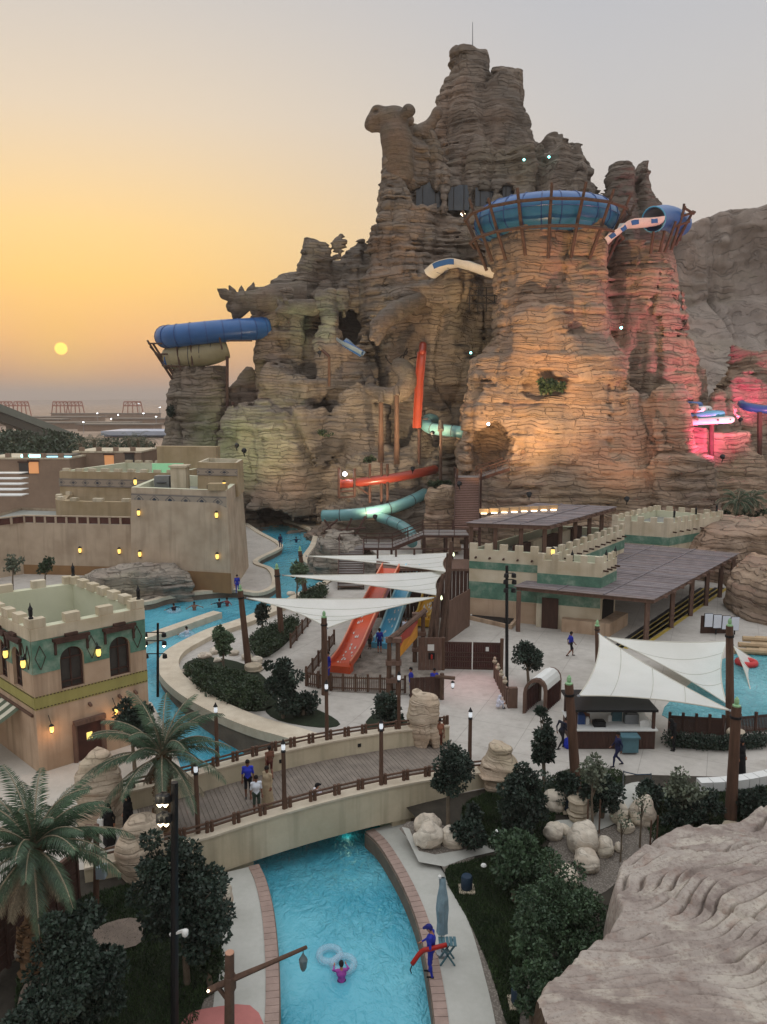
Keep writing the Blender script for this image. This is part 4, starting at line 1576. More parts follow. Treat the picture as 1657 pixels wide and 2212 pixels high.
 bk = sorted(us[2:], key=lambda p: p.x)
 merlons(T, f[0], f[1], 9.703, 9, .8, .32, .5, M_PLC)
 merlons(T, bk[1], bk[0], 9.703, 9, .8, .32, .5, M_PLC)
 # ochre wall behind
 obj('rear_wall', MB().prism([(-26.5, 90), (-19.4, 89), (-19.2, 90.5), (-26.3, 91.5)], 0, 12.2), M_PLB, T)
 return T

fort = fortress()

# ---------------------------------------------------------------- footbridge
N0, N1 = Vector((-6.75, 27.87)), Vector((5.24, 33.25))
BD = (N1 - N0).normalized()
BN = Vector((-BD.y, BD.x))
BL, BW = (N1 - N0).length, 5.0
M_BRIDGE = plaster('bridge_render', rgb('d0c4aa'), rgb('b3a78c'), .45, .35)
M_DECK = M('grey_deck_board', rgb('7c7268'), .8, .25, 1.6, .2, .01, gen='World')

EXT = 4.6               # level approach before the arch begins
BLA = BL + EXT

def bz(t):
 s = (t * BLA - EXT) / BL
 return .60 + (.40 * 4 * s * (1 - s) if s > 0 else max(-.12, .6 * s))

def bp(t, w, z):
 p = N0 + BD * (t * BLA - EXT) + BN * w
 return Vector((p.x, p.y, z))

def st(s):
 """place along the arch alone -> place along the whole deck"""
 return (s * BL + EXT) / BLA

def rail_post(parent, p, h=.5):
 o = obj('rail_post', MB().tube([p, p + Vector((0, 0, h))], [.085, .075], 7), M_POSTW, parent, 40)
 return o

def lamp_post(name, label, p, h, group=None, s=1.0):
 T = thing(name, label, 'lamp post', p, group)
 obj('post', MB().tube([p, p + Vector((0, 0, h * .5)), p + Vector((0, 0, h))], [.10 * s, .09 * s, .085 * s], 9), M_POSTW, T, 40)
 obj('cap', MB().lathe(p + Vector((0, 0, h)), [(.10 * s, 0), (.10 * s, .05), (.05 * s, .08), (.05 * s, .1)]), M_BLACK, T)
 q = p + Vector((0, 0, h + .1))
 obj('lantern', MB().lathe(q, [(.07 * s, 0), (.085 * s, .1 * s), (.07 * s, .26 * s)], 6), emit('pale_lamp', (.8, .85, .9), .45) if 'pale_lamp' not in bpy.data.materials else bpy.data.materials['pale_lamp'], T)
 obj('lantern_roof', MB().lathe(q + Vector((0, 0, .26 * s)), [(.11 * s, 0), (.06 * s, .08 * s), (.012, .2 * s)], 6), M_BLACK, T)
 return T

def bridge():
 T = thing('footbridge', 'cream arched footbridge with grey plank deck and brown rails over the river', 'bridge', (-0.5, 32.5, 0))
 ns = 34
 for (w0, w1, nm) in ((0, .55, 'parapet'), (BW - .45, BW, 'parapet')):
  mb = MB()
  rows = []
  for i in range(ns + 1):
   t = i / ns
   zt = bz(t) if w0 == 0 else bz(t) + .32
   sa = max(0, (t * BLA - EXT) / BL)
   zb = -1.0 + .42 * 4 * sa * (1 - sa)
   rows.append([bp(t, w0, zb), bp(t, w0, zt), bp(t, w1, zt), bp(t, w1, zb)])
  for i in range(ns):
   for k in range(4):
    mb.quad(rows[i][k], rows[i + 1][k], rows[i + 1][(k + 1) % 4], rows[i][(k + 1) % 4])
  mb.add(rows[0], [(0, 1, 2, 3)])
  mb.add(rows[-1], [(3, 2, 1, 0)])
  p = obj(nm, mb, M_BRIDGE, T)
  bm = bmesh.new()
  bm.from_mesh(p.data)
  bmesh.ops.remove_doubles(bm, verts=bm.verts, dist=.001)
  bmesh.ops.recalc_face_normals(bm, faces=bm.faces)
  bm.to_mesh(p.data)
  bm.free()
  # cream coping a little proud of the wall
  cm = MB()
  for i in range(ns):
   t0, t1 = i / ns, (i + 1) / ns
   dz = 0 if w0 == 0 else .32
   a, b = w0 - .05, w1 + .05
   cm.add([bp(t0, a, bz(t0) + dz + .002), bp(t1, a, bz(t1) + dz + .002), bp(t1, b, bz(t1) + dz + .002), bp(t0, b, bz(t0) + dz + .002),
     bp(t0, a, bz(t0) + dz + .09), bp(t1, a, bz(t1) + dz + .09), bp(t1, b, bz(t1) + dz + .09), bp(t0, b, bz(t0) + dz + .09)],
                   [(4, 5, 6, 7), (0, 1, 5, 4), (2, 3, 7, 6)])
  obj('coping', cm, M_COPING, T)
 # slab under the boards
 sm = MB()
 for i in range(ns):
  t0, t1 = i / ns, (i + 1) / ns
  z0, z1 = bz(t0) - .56, bz(t1) - .56
  sm.quad(bp(t0, .5, z0), bp(t1, .5, z1), bp(t1, BW - .4, z1), bp(t0, BW - .4, z0))
  sm.quad(bp(t0, .5, z0 - .4), bp(t0, BW - .4, z0 - .4), bp(t1, BW - .4, z1 - .4), bp(t1, .5, z1 - .4))
 obj('slab', sm, M_BRIDGE, T)
 npk = 88
 for i in range(npk):
  t = (i + .5) / npk
  z = bz(t) - .525 + rng.uniform(-.004, .004)
  sl = math.atan2(bz(t + .01) - bz(t - .01), BLA * .02)
  mb = MB()
  w = BLA / npk * .455
  for a in (-1, 1):
   pass
  c0, c1 = bp(t, .551, z), bp(t, BW - .451, z)
  d = Vector((BD.x, BD.y, math.tan(sl))) * w
  up = Vector((0, 0, .03))
  vs = [c0 - d, c0 + d, c1 + d, c1 - d]
  mb.add(vs + [v + up for v in vs], [(4, 5, 6, 7), (0, 1, 5, 4), (1, 2, 6, 5), (2, 3, 7, 6), (3, 0, 4, 7)])
  obj('plank', mb, M_DECK, T)
 # abutments down to the walks
 obj('abutment', MB().prism([tuple(bp(st(.60), .15, 0))[:2], tuple(bp(1.0, .15, 0))[:2], tuple(bp(1.0, BW - .2, 0))[:2], tuple(bp(st(.60), BW - .2, 0))[:2]], -2.5, -.62), M_BRIDGE, T)
 obj('abutment', MB().prism([tuple(bp(0.01, .15, 0))[:2], tuple(bp(st(.13), .15, 0))[:2], tuple(bp(st(.13), BW - .2, 0))[:2], tuple(bp(0.01, BW - .2, 0))[:2]], -2.5, -.85), M_BRIDGE, T)
 # rails: short double posts carrying two round rails
 for w, dz, n, lo, hi in ((.30, .0, 17, .02, .985), (BW - .22, .32, 20, .02, .995)):
  prev = None
  for i in range(n):
   t = lo + (hi - lo) * i / (n - 1)
   tt = min(1, max(0, t))
   p = bp(t, w, bz(tt) + dz + .085)
   for k in (-.09, .09):
    rail_post(T, p + Vector((BD.x, BD.y, 0)) * k, .46)
   if prev is not None:
    for h in (.2, .38):
     up = Vector((0, 0, h))
     obj('rail', MB().tube([prev + up, p + up], .045, 6), M_POSTW, T, 40)
   prev = p
 # small lamps let into the far parapet
 for t in (st(.32), st(.62)):
  obj('niche_lamp', MB().box(bp(t, BW - .47, bz(t) - .05), (.16, .06, .16), math.atan2(BD.y, BD.x)), M_BLACK, T)
 return T

bridge()
light('bridge_underwater_lamp', 'POINT', (-1.6, 31.6, -1.45), 2.5, (.55, 1, .75), rad=.15)
for (t, w, dz, lab) in ((.235, .3, 0, 'second lamp post on the near parapet, beside the crouching child'), (.565, .3, 0, 'lamp post at the middle of the near bridge parapet'), (.90, .3, 0, 'lamp post on the near parapet before the rounded rock pillar'), (-.03, .45, 0, 'lamp post at the near left end of the bridge above the dark tree'),
      (.10, BW - .22, .32, 'lamp post on the far parapet nearest the palm tree'), (.50, BW - .22, .32, 'lamp post at the middle of the far bridge parapet'), (.79, BW - .22, .32, 'lamp post on the far parapet beside the tall rock pillar')):
 t = st(t)
 tt = min(1, max(0, t))
 lamp_post('lamp_post', lab, bp(t, w, bz(tt) + dz + .085), 2.45, 'lamp posts along the bridge', 1.0)

# ---------------------------------------------------------------- rock pillars at the bridge ends
def rock_lump(name, label, cat, base, rows, mat, h=.09, seed=1, group=None, butt=.12, bed=.16, pw=2.6, beds=.22, extra=None, kind=None, sm=.10):
 """carved rock from rows of (z, dx, dy, rx, ry) above base"""
 bx, by, bz_ = base
 R_ = [(bz_ + z, bx + dx, by + dy, rx, ry) for z, dx, dy, rx, ry in rows]
 m = .5
 lo = (min(r[1] - r[3] for r in R_) - m, min(r[2] - r[4] for r in R_) - m, min(r[0] for r in R_) - .2)
 hi = (max(r[1] + r[3] for r in R_) + m, max(r[2] + r[4] for r in R_) + m, max(r[0] for r in R_) + .5)
 F = Field(lo, hi, h)
 F.loft(R_, sm, pw)
 if extra:
  extra(F)
 F.D += butt * grid_noise(F.n, (h / .8, h / .8, h / 1.6), seed)
 F.D += butt * .6 * grid_noise(F.n, (h / .35, h / .35, h / .6), seed + 1)
 warp = grid_noise(F.n, (h / 1.6, h / 1.6, h / 1.0), seed + 2) * .16
 Z = F.ax[2][None, None, :] + warp
 g = np.random.default_rng(seed)
 ed = np.cumsum(g.uniform(beds * .6, beds * 1.7, 400)) + lo[2] - 3
 lay = np.searchsorted(ed, Z)
 f = np.minimum(Z - ed[lay - 1], ed[lay] - Z)
 pr = g.uniform(-1, 1, 500)[lay]
 F.D -= (bed * .45 * pr + np.minimum(f / .07 - 1, 0) * bed * .5).astype(np.float32)
 V, Q = surface_nets(F.D, F.lo, F.h)
 o = np_mesh(name, V, Q, mat, None, True)
 if label:
  tag(o, label, cat, group)
 if kind:
  o['kind'] = kind
 return o

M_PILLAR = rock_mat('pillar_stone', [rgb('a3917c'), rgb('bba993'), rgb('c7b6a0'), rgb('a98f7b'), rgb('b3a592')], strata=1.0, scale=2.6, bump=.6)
PIL = 'rock pillars at the bridge corners'
p = G(226, 1775)
rock_lump('rock_pillar', 'tall craggy tan rock pillar at the far left bridge end behind the women', 'rock', p, [(-.2, 0, 0, .95, .9), (.8, 0, 0, .85, .8), (1.5, .05, 0, .95, .85), (2.3, .0, 0, .8, .7), (2.9, -.05, 0, .55, .5), (3.15, 0, 0, .3, .3)], M_PILLAR, .08, 5, PIL, .28, .09)
p = G(312, 1895, -.3)
rock_lump('rock_pillar', 'tan rock pillar at the near left bridge end under the palm', 'rock', p, [(-.4, 0, 0, .7, .7), (.6, 0, .1, .72, .7), (1.3, .05, .2, .85, .8), (2.0, .1, .3, .75, .65), (2.45, .2, .3, .45, .4)], M_PILLAR, .08, 8, PIL, .26, .08)
p = G(917, 1615)
rock_lump('rock_pillar', 'tall split rock pillar at the far right bridge end by the shirtless man', 'rock', p, [(-.2, 0, 0, .85, .8), (.9, 0, 0, .8, .75), (1.6, 0, 0, .78, .7), (2.3, .05, 0, .72, .62), (2.75, .1, 0, .5, .4)], M_PILLAR, .08, 11, PIL, .24, .09,
          extra=lambda F: F.boxs((p.x + .25, p.y - .7, .9), (.07, .4, .9), 0, .08, True, .05))
p = G(1079, 1700)
rock_lump('rock_pillar', 'low rounded layered rock pillar at the near right bridge end', 'rock', p, [(-.6, 0, 0, .75, .7), (.5, 0, 0, .8, .75), (.72, 0, 0, 1.02, .95), (1.15, 0, 0, .85, .8), (1.5, .0, 0, .62, .6), (2.0, .05, 0, .5, .45)], M_PILLAR, .08, 17, PIL, .2, .12)

# ---------------------------------------------------------------- battlemented shop with pergolas, right
SLATS = [M_SLAT] + [M('pergola_slat_' + w, rgb(c), .85, .25, 1.1, .2, .01, gen='World') for w, c in (('pale', '8d8484'), ('dark', '665f61'), ('brown', '7b6d68'))]

def slat_roof(T, quad, z, n, th=.05, name='slat', mat=None, slope=0.0):
 """roof of many close boards running along quad[0]->quad[1]; quad 0,1 front, 2,3 back"""
 a, b, c, d = (Vector(q) for q in quad)
 for i in range(n):
  t0, t1 = i / n, (i + .86) / n
  p = [a.lerp(d, t0), b.lerp(c, t0), b.lerp(c, t1), a.lerp(d, t1)]
  zz = z + slope * (i / n) + rng.uniform(-.006, .006)
  mb = MB().prism([tuple(q) for q in p], zz, zz + th)
  obj(name, mb, mat or SLATS[rng.randrange(4)], T)

def pergola(label, quad, z, nsl, posts, name='pergola', beam_z=.25):
 a, b, c, d = (Vector(q) for q in quad)
 T = thing(name, label, 'pergola', (a.x, a.y, 0))
 slat_roof(T, quad, z, nsl)
 for (p, q) in ((a, b), (b, c), (c, d), (d, a)):
  pin = (a + b + c + d) / 4
  p2, q2 = p.lerp(pin, .03), q.lerp(pin, .03)
  obj('beam', MB().beam((p2.x, p2.y, z - .16), (q2.x, q2.y, z - .16), .16, .30), M_BWOOD, T)
 for k in (.33, .66):
  p2, q2 = a.lerp(b, k), d.lerp(c, k)
  obj('beam', MB().beam((p2.x, p2.y, z + .085), (q2.x, q2.y, z + .085), .10, .06), M_SLAT, T)
 for k in range(1, 12):
  p2, q2 = b.lerp(c, k / 12), b.lerp(c, k / 12) + (a - b).normalized() * -.35
  obj('rafter_end', MB().beam((p2.x, p2.y, z - .1), (q2.x, q2.y, z - .1), .12, .16), M_BWOOD, T)
 for (x, y, z0) in posts:
  obj('post', MB().box((x, y, (z0 + z - .31) / 2), (.30, .30, z - .31 - z0)), M_BWOOD, T)
 return T

def shop():
 T = thing('battlemented_shop', 'cream battlemented shop with green bands beside the large pergola', 'building', (8, 60, 0))
 c0, c1 = Vector((6.9, 60.6)), Vector((13.2, 58.4))
 e2 = Vector((9.2, 12.0))
 blk = [tuple(c0), tuple(c1), tuple(c1 + e2), tuple(c0 + e2)]
 wallbox(T, 'wall', blk, 5.7, M_PLC)
 top = [Vector(p) for p in blk]
 roofed(T, top, 5.7, 5.0, .35, M_PLI, M_ROOFGREY)
 band('green_band', c0, c1, 4.15, 4.75, M_GREEN, T, .03)
 band('green_band', c0, c1, 1.75, 3.1, M_GREEN, T, .03)
 band('tan_band', c0, c1, 0, 1.7, M_PLTAN, T, .025)
 merlons(T, c0, c1, 5.703, 6, .62, .5, .35, M_PLC, True, .003)
 merlons(T, c1, c1 + e2, 5.703, 11, .62, .5, .35, M_PLC, True, .003)
 band('green_band', c1, c1 + e2, 3.9, 4.7, M_GREEN, T, .03)
 # stub beams under the battlements
 d = (c1 - c0).normalized()
 o = Vector((d.y, -d.x))
 for i in range(6):
  p = c0.lerp(c1, (i + .5) / 6)
  obj('stub_beam', MB().beam((p.x, p.y, 5.1), (p.x + o.x * .4, p.y + o.y * .4, 5.1), .12), M_DWOOD, T)
 d2 = e2.normalized()
 o2 = Vector((d2.y, -d2.x))
 for i in range(12):
  p = c1.lerp(c1 + e2, (i + .5) / 12)
  obj('stub_beam', MB().beam((p.x, p.y, 5.1), (p.x + o2.x * .4, p.y + o2.y * .4, 5.1), .12), M_DWOOD, T)
 # corner turret that steps forward
 t0, t1 = Vector((11.9, 58.2)), Vector((16.4, 56.6))
 tb = Vector((1.9, 2.5))
 tp = [tuple(t0), tuple(t1), tuple(t1 + tb), tuple(t0 + tb)]
 wallbox(T, 'turret_wall', tp, 5.35, M_PLC, 0)
 roofed(T, [Vector(p) for p in tp], 5.35, 4.6, .3, M_PLI, M_ROOFGREY)
 merlons(T, t0, t1, 5.353, 5, .5, .5, .3, M_PLC, True, .003)
 merlons(T, t1, t1 + tb, 5.353, 4, .45, .5, .3, M_PLC, True, .003)
 band('green_band', t0, t1, 3.5, 4.3, M_GREEN, T, .03)
 band('green_band', t1, t1 + tb, 3.5, 4.3, M_GREEN, T, .03)
 band('green_band', t0, t1, 1.9, 3.0, M_GREEN, T, .03)
 for i in range(4):
  p = t1.lerp(t1 + tb, (i + .5) / 4)
  obj('stub_beam', MB().beam((p.x, p.y, 4.75), (p.x + o2.x * .4, p.y + o2.y * .4, 4.75), .12), M_DWOOD, T)
 for p in (t0.lerp(t1, .55), t1.lerp(t1 + tb, .3), t1.lerp(t1 + tb, .9)):
  finial('finial', (p.x, p.y + .15, 5.4), .8, T)
 lantern(T, (t0.x + 1.2, t0.y + .2, 5.9), 1.2)
 # door and service hatch under the pergola
 p = t0.lerp(t1, .22)
 dr = obj('door', MB().box((p.x + .03 * o.x, p.y - .06, 1.2), (1.25, .12, 2.4), math.atan2(d.y, d.x)), M_DWOOD, T)
 obj('handle', MB().box((p.x + .4, p.y - .2, 1.1), (.08, .06, .25)), M_GREYM, dr)
 q = t1.lerp(t1 + tb, .5)
 obj('serving_hatch', MB().box((q.x + .02, q.y - .02, 1.75), (2.2, .08, 1.5), math.atan2(d2.y, d2.x)), M_DARKIN, T)
 ct = Vector((15.2, 56.0))
 obj('counter', MB().prism([(13.6, 56.9), (16.9, 55.6), (19.2, 58.6), (18.4, 59.2), (16.5, 57.0), (13.9, 57.8)], 0, 1.0), M_PLTAN, T)
 # seats, rails and a bar inside the open top floor
 for k in range(5):
  p = c0.lerp(c1, .5) + e2 * (.12 + k * .17)
  obj('bar_counter', MB().box((p.x, p.y, 5.55), (2.2, .5, 1.1), math.atan2(e2.y, e2.x)), M_PLC if k % 2 else M_DWOOD, T)
 # white battlemented annexe behind
 an = [(23.0, 76.5), (28.0, 74.2), (35.5, 79.5), (30, 84)]
 a_, b_, c_, d_ = (Vector(p) for p in an)
 wallbox(T, 'annexe_wall', an, 5.6, M_PLC)
 roofed(T, [a_, b_, c_, d_], 5.6, 4.9, .35, M_PLI, M_ROOFGREY)
 for (p, q, n) in ((a_, b_, 5), (b_, c_, 8), (c_, d_, 6), (d_, a_, 8)):
  merlons(T, p, q, 5.603, n, .6, .5, .32, M_PLC, True, .003)
 band('green_band', a_, b_, 3.4, 4.2, M_GREEN, T, .03)
 band('green_band', b_, c_, 3.4, 4.2, M_GREEN, T, .03)
 for i in range(8):
  p = b_.lerp(c_, (i + .5) / 8)
  nn = Vector(((c_ - b_).y, -(c_ - b_).x)).normalized()
  obj('stub_beam', MB().beam((p.x, p.y, 4.7), (p.x + nn.x * .4, p.y + nn.y * .4, 4.7), .12), M_DWOOD, T)
 for s in (.1, .5, .9):
  p = b_.lerp(c_, s)
  finial('finial', (p.x - .1, p.y + .2, 6.1), .8, T)
 return T

shop()
up = pergola('slatted brown roof pavilion on posts above the battlements', [(6.6, 61.0), (13.0, 59.6), (21.6, 70.4), (14.6, 73)], 7.75, 70,
             [(7.1, 61.4, 5.0), (9.0, 61.0, 5.0), (11.0, 60.6, 5.0), (12.8, 60.2, 5.0), (14.6, 62.6, 5.0), (16.4, 64.9, 5.0), (18.2, 67.1, 5.0), (19.9, 69.3, 5.0), (14.4, 72, 5.0)], 'roof_pavilion')
# lit letters standing on the pavilion roof, seen from behind
sg = thing('roof_sign', 'warm lit row of sign frames on the slatted pavilion roof', 'sign', (11, 65, 7.85))
for i in range(8):
 x = 8.6 + i * .92
 y = 65.2 + i * .32
 f = obj('sign_frame', MB().box((x, y, 8.15), (.8, .12, .34)), M('sign_panel', rgb('c9a880'), .6, .1) if i == 0 else bpy.data.materials['sign_panel'], sg)
 obj('lamp', MB().box((x, y - .1, 7.93), (.5, .06, .06)), M_WARMW, f)
 obj('strut', MB().beam((x, y, 7.8), (x, y + .3, 8.2), .05), M_DWOOD, sg)
light('roof_sign_light', 'POINT', (9.2, 64.6, 8.5), 30, (1, .7, .35), rad=.2)
pergola('wide brown slatted pergola roof over the queue beside the shop', [(9.9, 57.2), (19.2, 53.2), (33, 70), (23.1, 75.6)], 3.45, 150,
  [(10.3, 57.0, 0), (19.0, 53.8, 0), (22.4, 58.0, 0), (25.2, 61.3, 0), (27.8, 64.5, 0), (30.2, 67.3, 0), (32.4, 69.8, 0)])

# play sand tray, yellow-black queue lanes, gate, portals
M_YEL = M('yellow_line_paint', rgb('b39a45'), .7, .2, 2, gen='World')
M_BLK = M('black_line_paint', rgb('2a2a2c'), .7, .2, 2, gen='World')
for i, (u0, u1) in enumerate(((1330, 1520), (1345, 1535), (1360, 1552), (1376, 1566))):
 a, b = G(u0, 1400), G(u1, 1270)
 d = (b - a).normalized()
 nr = Vector((-d.y, d.x, 0))
 for j, m in ((0, M_YEL), (1, M_BLK)):
  w0, w1 = -.35 + j * .35, j * .35 - .02
  mb = MB().add([a + nr * w0, a + nr * w1, b + nr * w1, b + nr * w0], [(0, 3, 2, 1)])
  for v in range(4):
   mb.v[v] = (mb.v[v][0], mb.v[v][1], .006)
  struct('lane_marking', mb, m)

tr = thing('play_tray', 'low black water tray with tan rim in front of the shop wall', 'tray', G(1075, 1350))
q = [G(1002, 1336), G(1105, 1360), G(1125, 1336), G(1032, 1322)]
poly = [(p.x, p.y) for p in q]
obj('rim', MB().prism(poly, 0, .32), M_PLTAN, tr)
ctr = sum((Vector(p) for p in poly), Vector((0, 0))) / 4
obj('bed', MB().prism([tuple(Vector(p).lerp(ctr, .12)) for p in poly], .3, .335), M_BLACK, tr)
for i in range(8):
 p = Vector(poly[0]).lerp(Vector(poly[2]), .2 + .6 * (i % 4) / 3) + Vector((rng.uniform(-.7, .7), rng.uniform(-.3, .3)))
 obj('nozzle', MB().lathe((p.x, p.y, .335), [(.09, 0), (.07, .06)], 8), M_WHITEP, tr)

def gate():
 a, b = G(957, 1447), G(1083, 1450)
 T = thing('timber_gate', 'dark red brown double timber gate closing the slide yard', 'gate', a)
 for k in range(2):
  p, q = a.lerp(b, k * .5 + .01), a.lerp(b, k * .5 + .49)
  leaf = obj('leaf', MB().beam(p + Vector((0, 0, .15)), q + Vector((0, 0, .15)), .08, .14).beam(p + Vector((0, 0, 1.85)), q + Vector((0, 0, 1.85)), .08, .14), M_DWOOD, T)
  leaf['kind'] = 'stuff'
  for i in range(12):
   s = p.lerp(q, (i + .5) / 12)
   obj('board', MB().box((s.x, s.y + .02, 1.02), (.145, .05, 1.75), 0), M('red_brown_board', rgb('452520'), .7, .3, 2, .2, .01) if 'red_brown_board' not in bpy.data.materials else bpy.data.materials['red_brown_board'], T)
  for z in (.7, 1.0, 1.3):
   obj('ledge', MB().beam(p + Vector((0, -.04, z - .1)), q + Vector((0, -.04, z - .1)), .05, .09), M_DWOOD, T)
 for p in (a, b):
  obj('post', MB().tube([p, p + Vector((0, 0, 2.2))], .12, 8), M_POSTW, T)
 obj('notice', MB().box(a.lerp(b, .75) + Vector((0, -.08, 1.5)), (.2, .02, .28)), M_WHITEP, T)
 # timber panel with the extinguisher beside it
 p = G(932, 1448)
 W_ = thing('timber_screen', 'grey brown timber panel with notice and fire box left of the gate', 'screen', p)
 for i in range(7):
  obj('board', MB().box((p.x - .75 + i * .25, p.y + .05, 1.1), (.235, .08, 2.2 + rng.uniform(-.02, .02))), M_BWOOD, W_)
 obj('notice', MB().box((p.x - .05, p.y - .02, 1.55), (.42, .03, .42)), M_WHITEP, W_)
 bx = obj('fire_box', MB().box((p.x, p.y - .04, .98), (.42, .1, .42)), M_BLACK, W_)
 obj('extinguisher', MB().lathe((p.x, p.y - .12, .82), [(.06, 0), (.06, .25), (.03, .3)]), M('red_paint', rgb('a82a22'), .4, .1), bx)

gate()

def picket_fence(name, label, a, b, n, h=.95, group=None, post_every=6, mat=None):
 T = thing(name, label, 'fence', a, group)
 a, b = Vector(a), Vector(b)
 L = (b - a).length
 me = mesh_of(MB().box((0, 0, h * .5), (.05, .04, h * .88)), 'picket', mat or M_POSTW)
 ang = math.atan2(b.y - a.y, b.x - a.x)
 for i in range(n + 1):
  p = a.lerp(b, i / n)
  if i % post_every == 0:
   obj('post', MB().box(p + Vector((0, 0, h * .55)), (.13, .13, h * 1.1), ang), mat or M_POSTW, T)
  else:
   o = put('picket', me, T)
   o.location = p
   o.rotation_euler.z = ang
 for z in (h * .2, h * .85):
  obj('rail', MB().beam(a + Vector((0, 0, z)), b + Vector((0, 0, z)), .05, .07), mat or M_POSTW, T)
 return T

picket_fence('picket_fence', 'brown picket fence across the foot of the orange slide', G(662, 1482), G(715, 1492), 12, 1.0)
picket_fence('picket_fence', 'brown picket fence along the splash landing in front of the portal', G(715, 1492), G(875, 1497), 36, 1.0)
picket_fence('picket_fence', 'sloping brown fence between the ramp path and the orange slide', G(662, 1476), G(722, 1392), 30, 1.0)
picket_fence('picket_fence', 'brown fence along the far left edge of the ramp path', G(628, 1400), G(672, 1345), 22, 1.0)
for k, (u0, v0, u1, v1) in enumerate(((1445, 1585, 1560, 1592), (1560, 1592, 1700, 1578))):
 picket_fence('picket_fence', ['dark picket fence round the splash pool right of the kiosk', 'dark picket fence behind the rightmost mast and palm urn'][k], G(u0, v0), G(u1, v1), 44, 1.1, post_every=11, mat=M_DWOOD)

# ================================================================ slides, sails, stairs
def gloss(name, col, rough=.3, var=.12):
 return M(name, col, rough, var, .8, spec=.45)

M_ORANGE = gloss('orange_fibreglass', rgb('c9502a'))
M_ORANGE_D = gloss('red_orange_fibreglass', rgb('96402a'))
M_BLUES = gloss('sky_blue_fibreglass', rgb('5aa9c8'))
M_YELS = gloss('yellow_fibreglass', rgb('c9962a'))
M_BLUET = gloss('blue_fibreglass', rgb('32629c'))
M_BLUED = gloss('deep_blue_fibreglass', rgb('27487f'))
M_TEAL = gloss('teal_fibreglass', rgb('6a9a9c'))
M_REDT = gloss('red_fibreglass', rgb('8a3626'))
M_CREAMT = gloss('cream_fibreglass', rgb('9c9272'), .45)
M_WHITET = gloss('white_fibreglass', rgb('d6d4cc'))
M_SEAM = M('dark_flange', rgb('3a3c40'), .6, .1)
M_RUST = M('rust_steel', rgb('4f362e'), .65, .3, 2.0)
M_LOG = M('weathered_log', rgb('5c473b'), .85, .3, 2.5, .3, .02)
M_STEPS = M('grey_steps', rgb('807a76'), .85, .15, 1.2, gen='World')

def frames_along(pts):
 pts = [Vector(p) for p in pts]
 n = len(pts)
 out = []
 for i, p in enumerate(pts):
  d = (pts[min(i + 1, n - 1)] - pts[max(i - 1, 0)]).normalized()
  x = d.cross(Vector((0, 0, 1)))
  if x.length < .05:
   x = Vector((1, 0, 0))
  x.normalize()
  out.append((p, d, x, x.cross(d)))
 return out

def tube_slide(name, label, pts, r, mat, seam_every=2.4, parent=None, n=16, cat='slide', open_end=False, sub=6):
 """closed tube in bolted sections"""
 line = spline([tuple(p) for p in pts], sub)
 T = parent or thing(name, label, cat, line[0])
 nm = 'tube' if parent is None else 'tube'
 obj('tube', MB().tube(line, r, n, caps=not open_end), mat, T, 'all')
 acc = 0.0
 fr = frames_along(line)
 last = None
 for i, (p, d, x, y) in enumerate(fr):
  if last is not None:
   acc += (p - last).length
  last = p
  if acc >= seam_every:
   acc = 0
   obj('flange', MB().tube([p - d * .05, p + d * .05], r * 1.045, n), M_SEAM, T)
 return T

def trough(pts, w, hgt, th=.06, n=8, flat=False):
 """open half-pipe along points"""
 mb = MB()
 fr = frames_along(pts)
 rows = []
 for (p, d, x, y) in fr:
  row = []
  prof = [(-w / 2, hgt), (-w / 2, 0), (w / 2, 0), (w / 2, hgt)] if flat else [(math.cos(math.pi + math.pi * k / n) * w / 2, hgt + math.sin(math.pi + math.pi * k / n) * hgt) for k in range(n + 1)]
  for (a, b) in prof:
   row.append(p + x * a + y * b)
  outr = [(a * (1 + 2 * th / w), b - th if 0 < i < len(prof) - 1 else b) for i, (a, b) in enumerate(prof)]
  for (a, b) in reversed(outr):
   row.append(p + x * a + y * b)
  rows.append(row)
 m = len(rows[0])
 vs = [q for r_ in rows for q in r_]
 fs = []
 for i in range(len(rows) - 1):
  for k in range(m):
   fs.append((i * m + k, i * m + (k + 1) % m, (i + 1) * m + (k + 1) % m, (i + 1) * m + k))
 fs.append(tuple(range(m)))
 fs.append(tuple((len(rows) - 1) * m + k for k in reversed(range(m))))
 mb.add(vs, fs)
 return mb

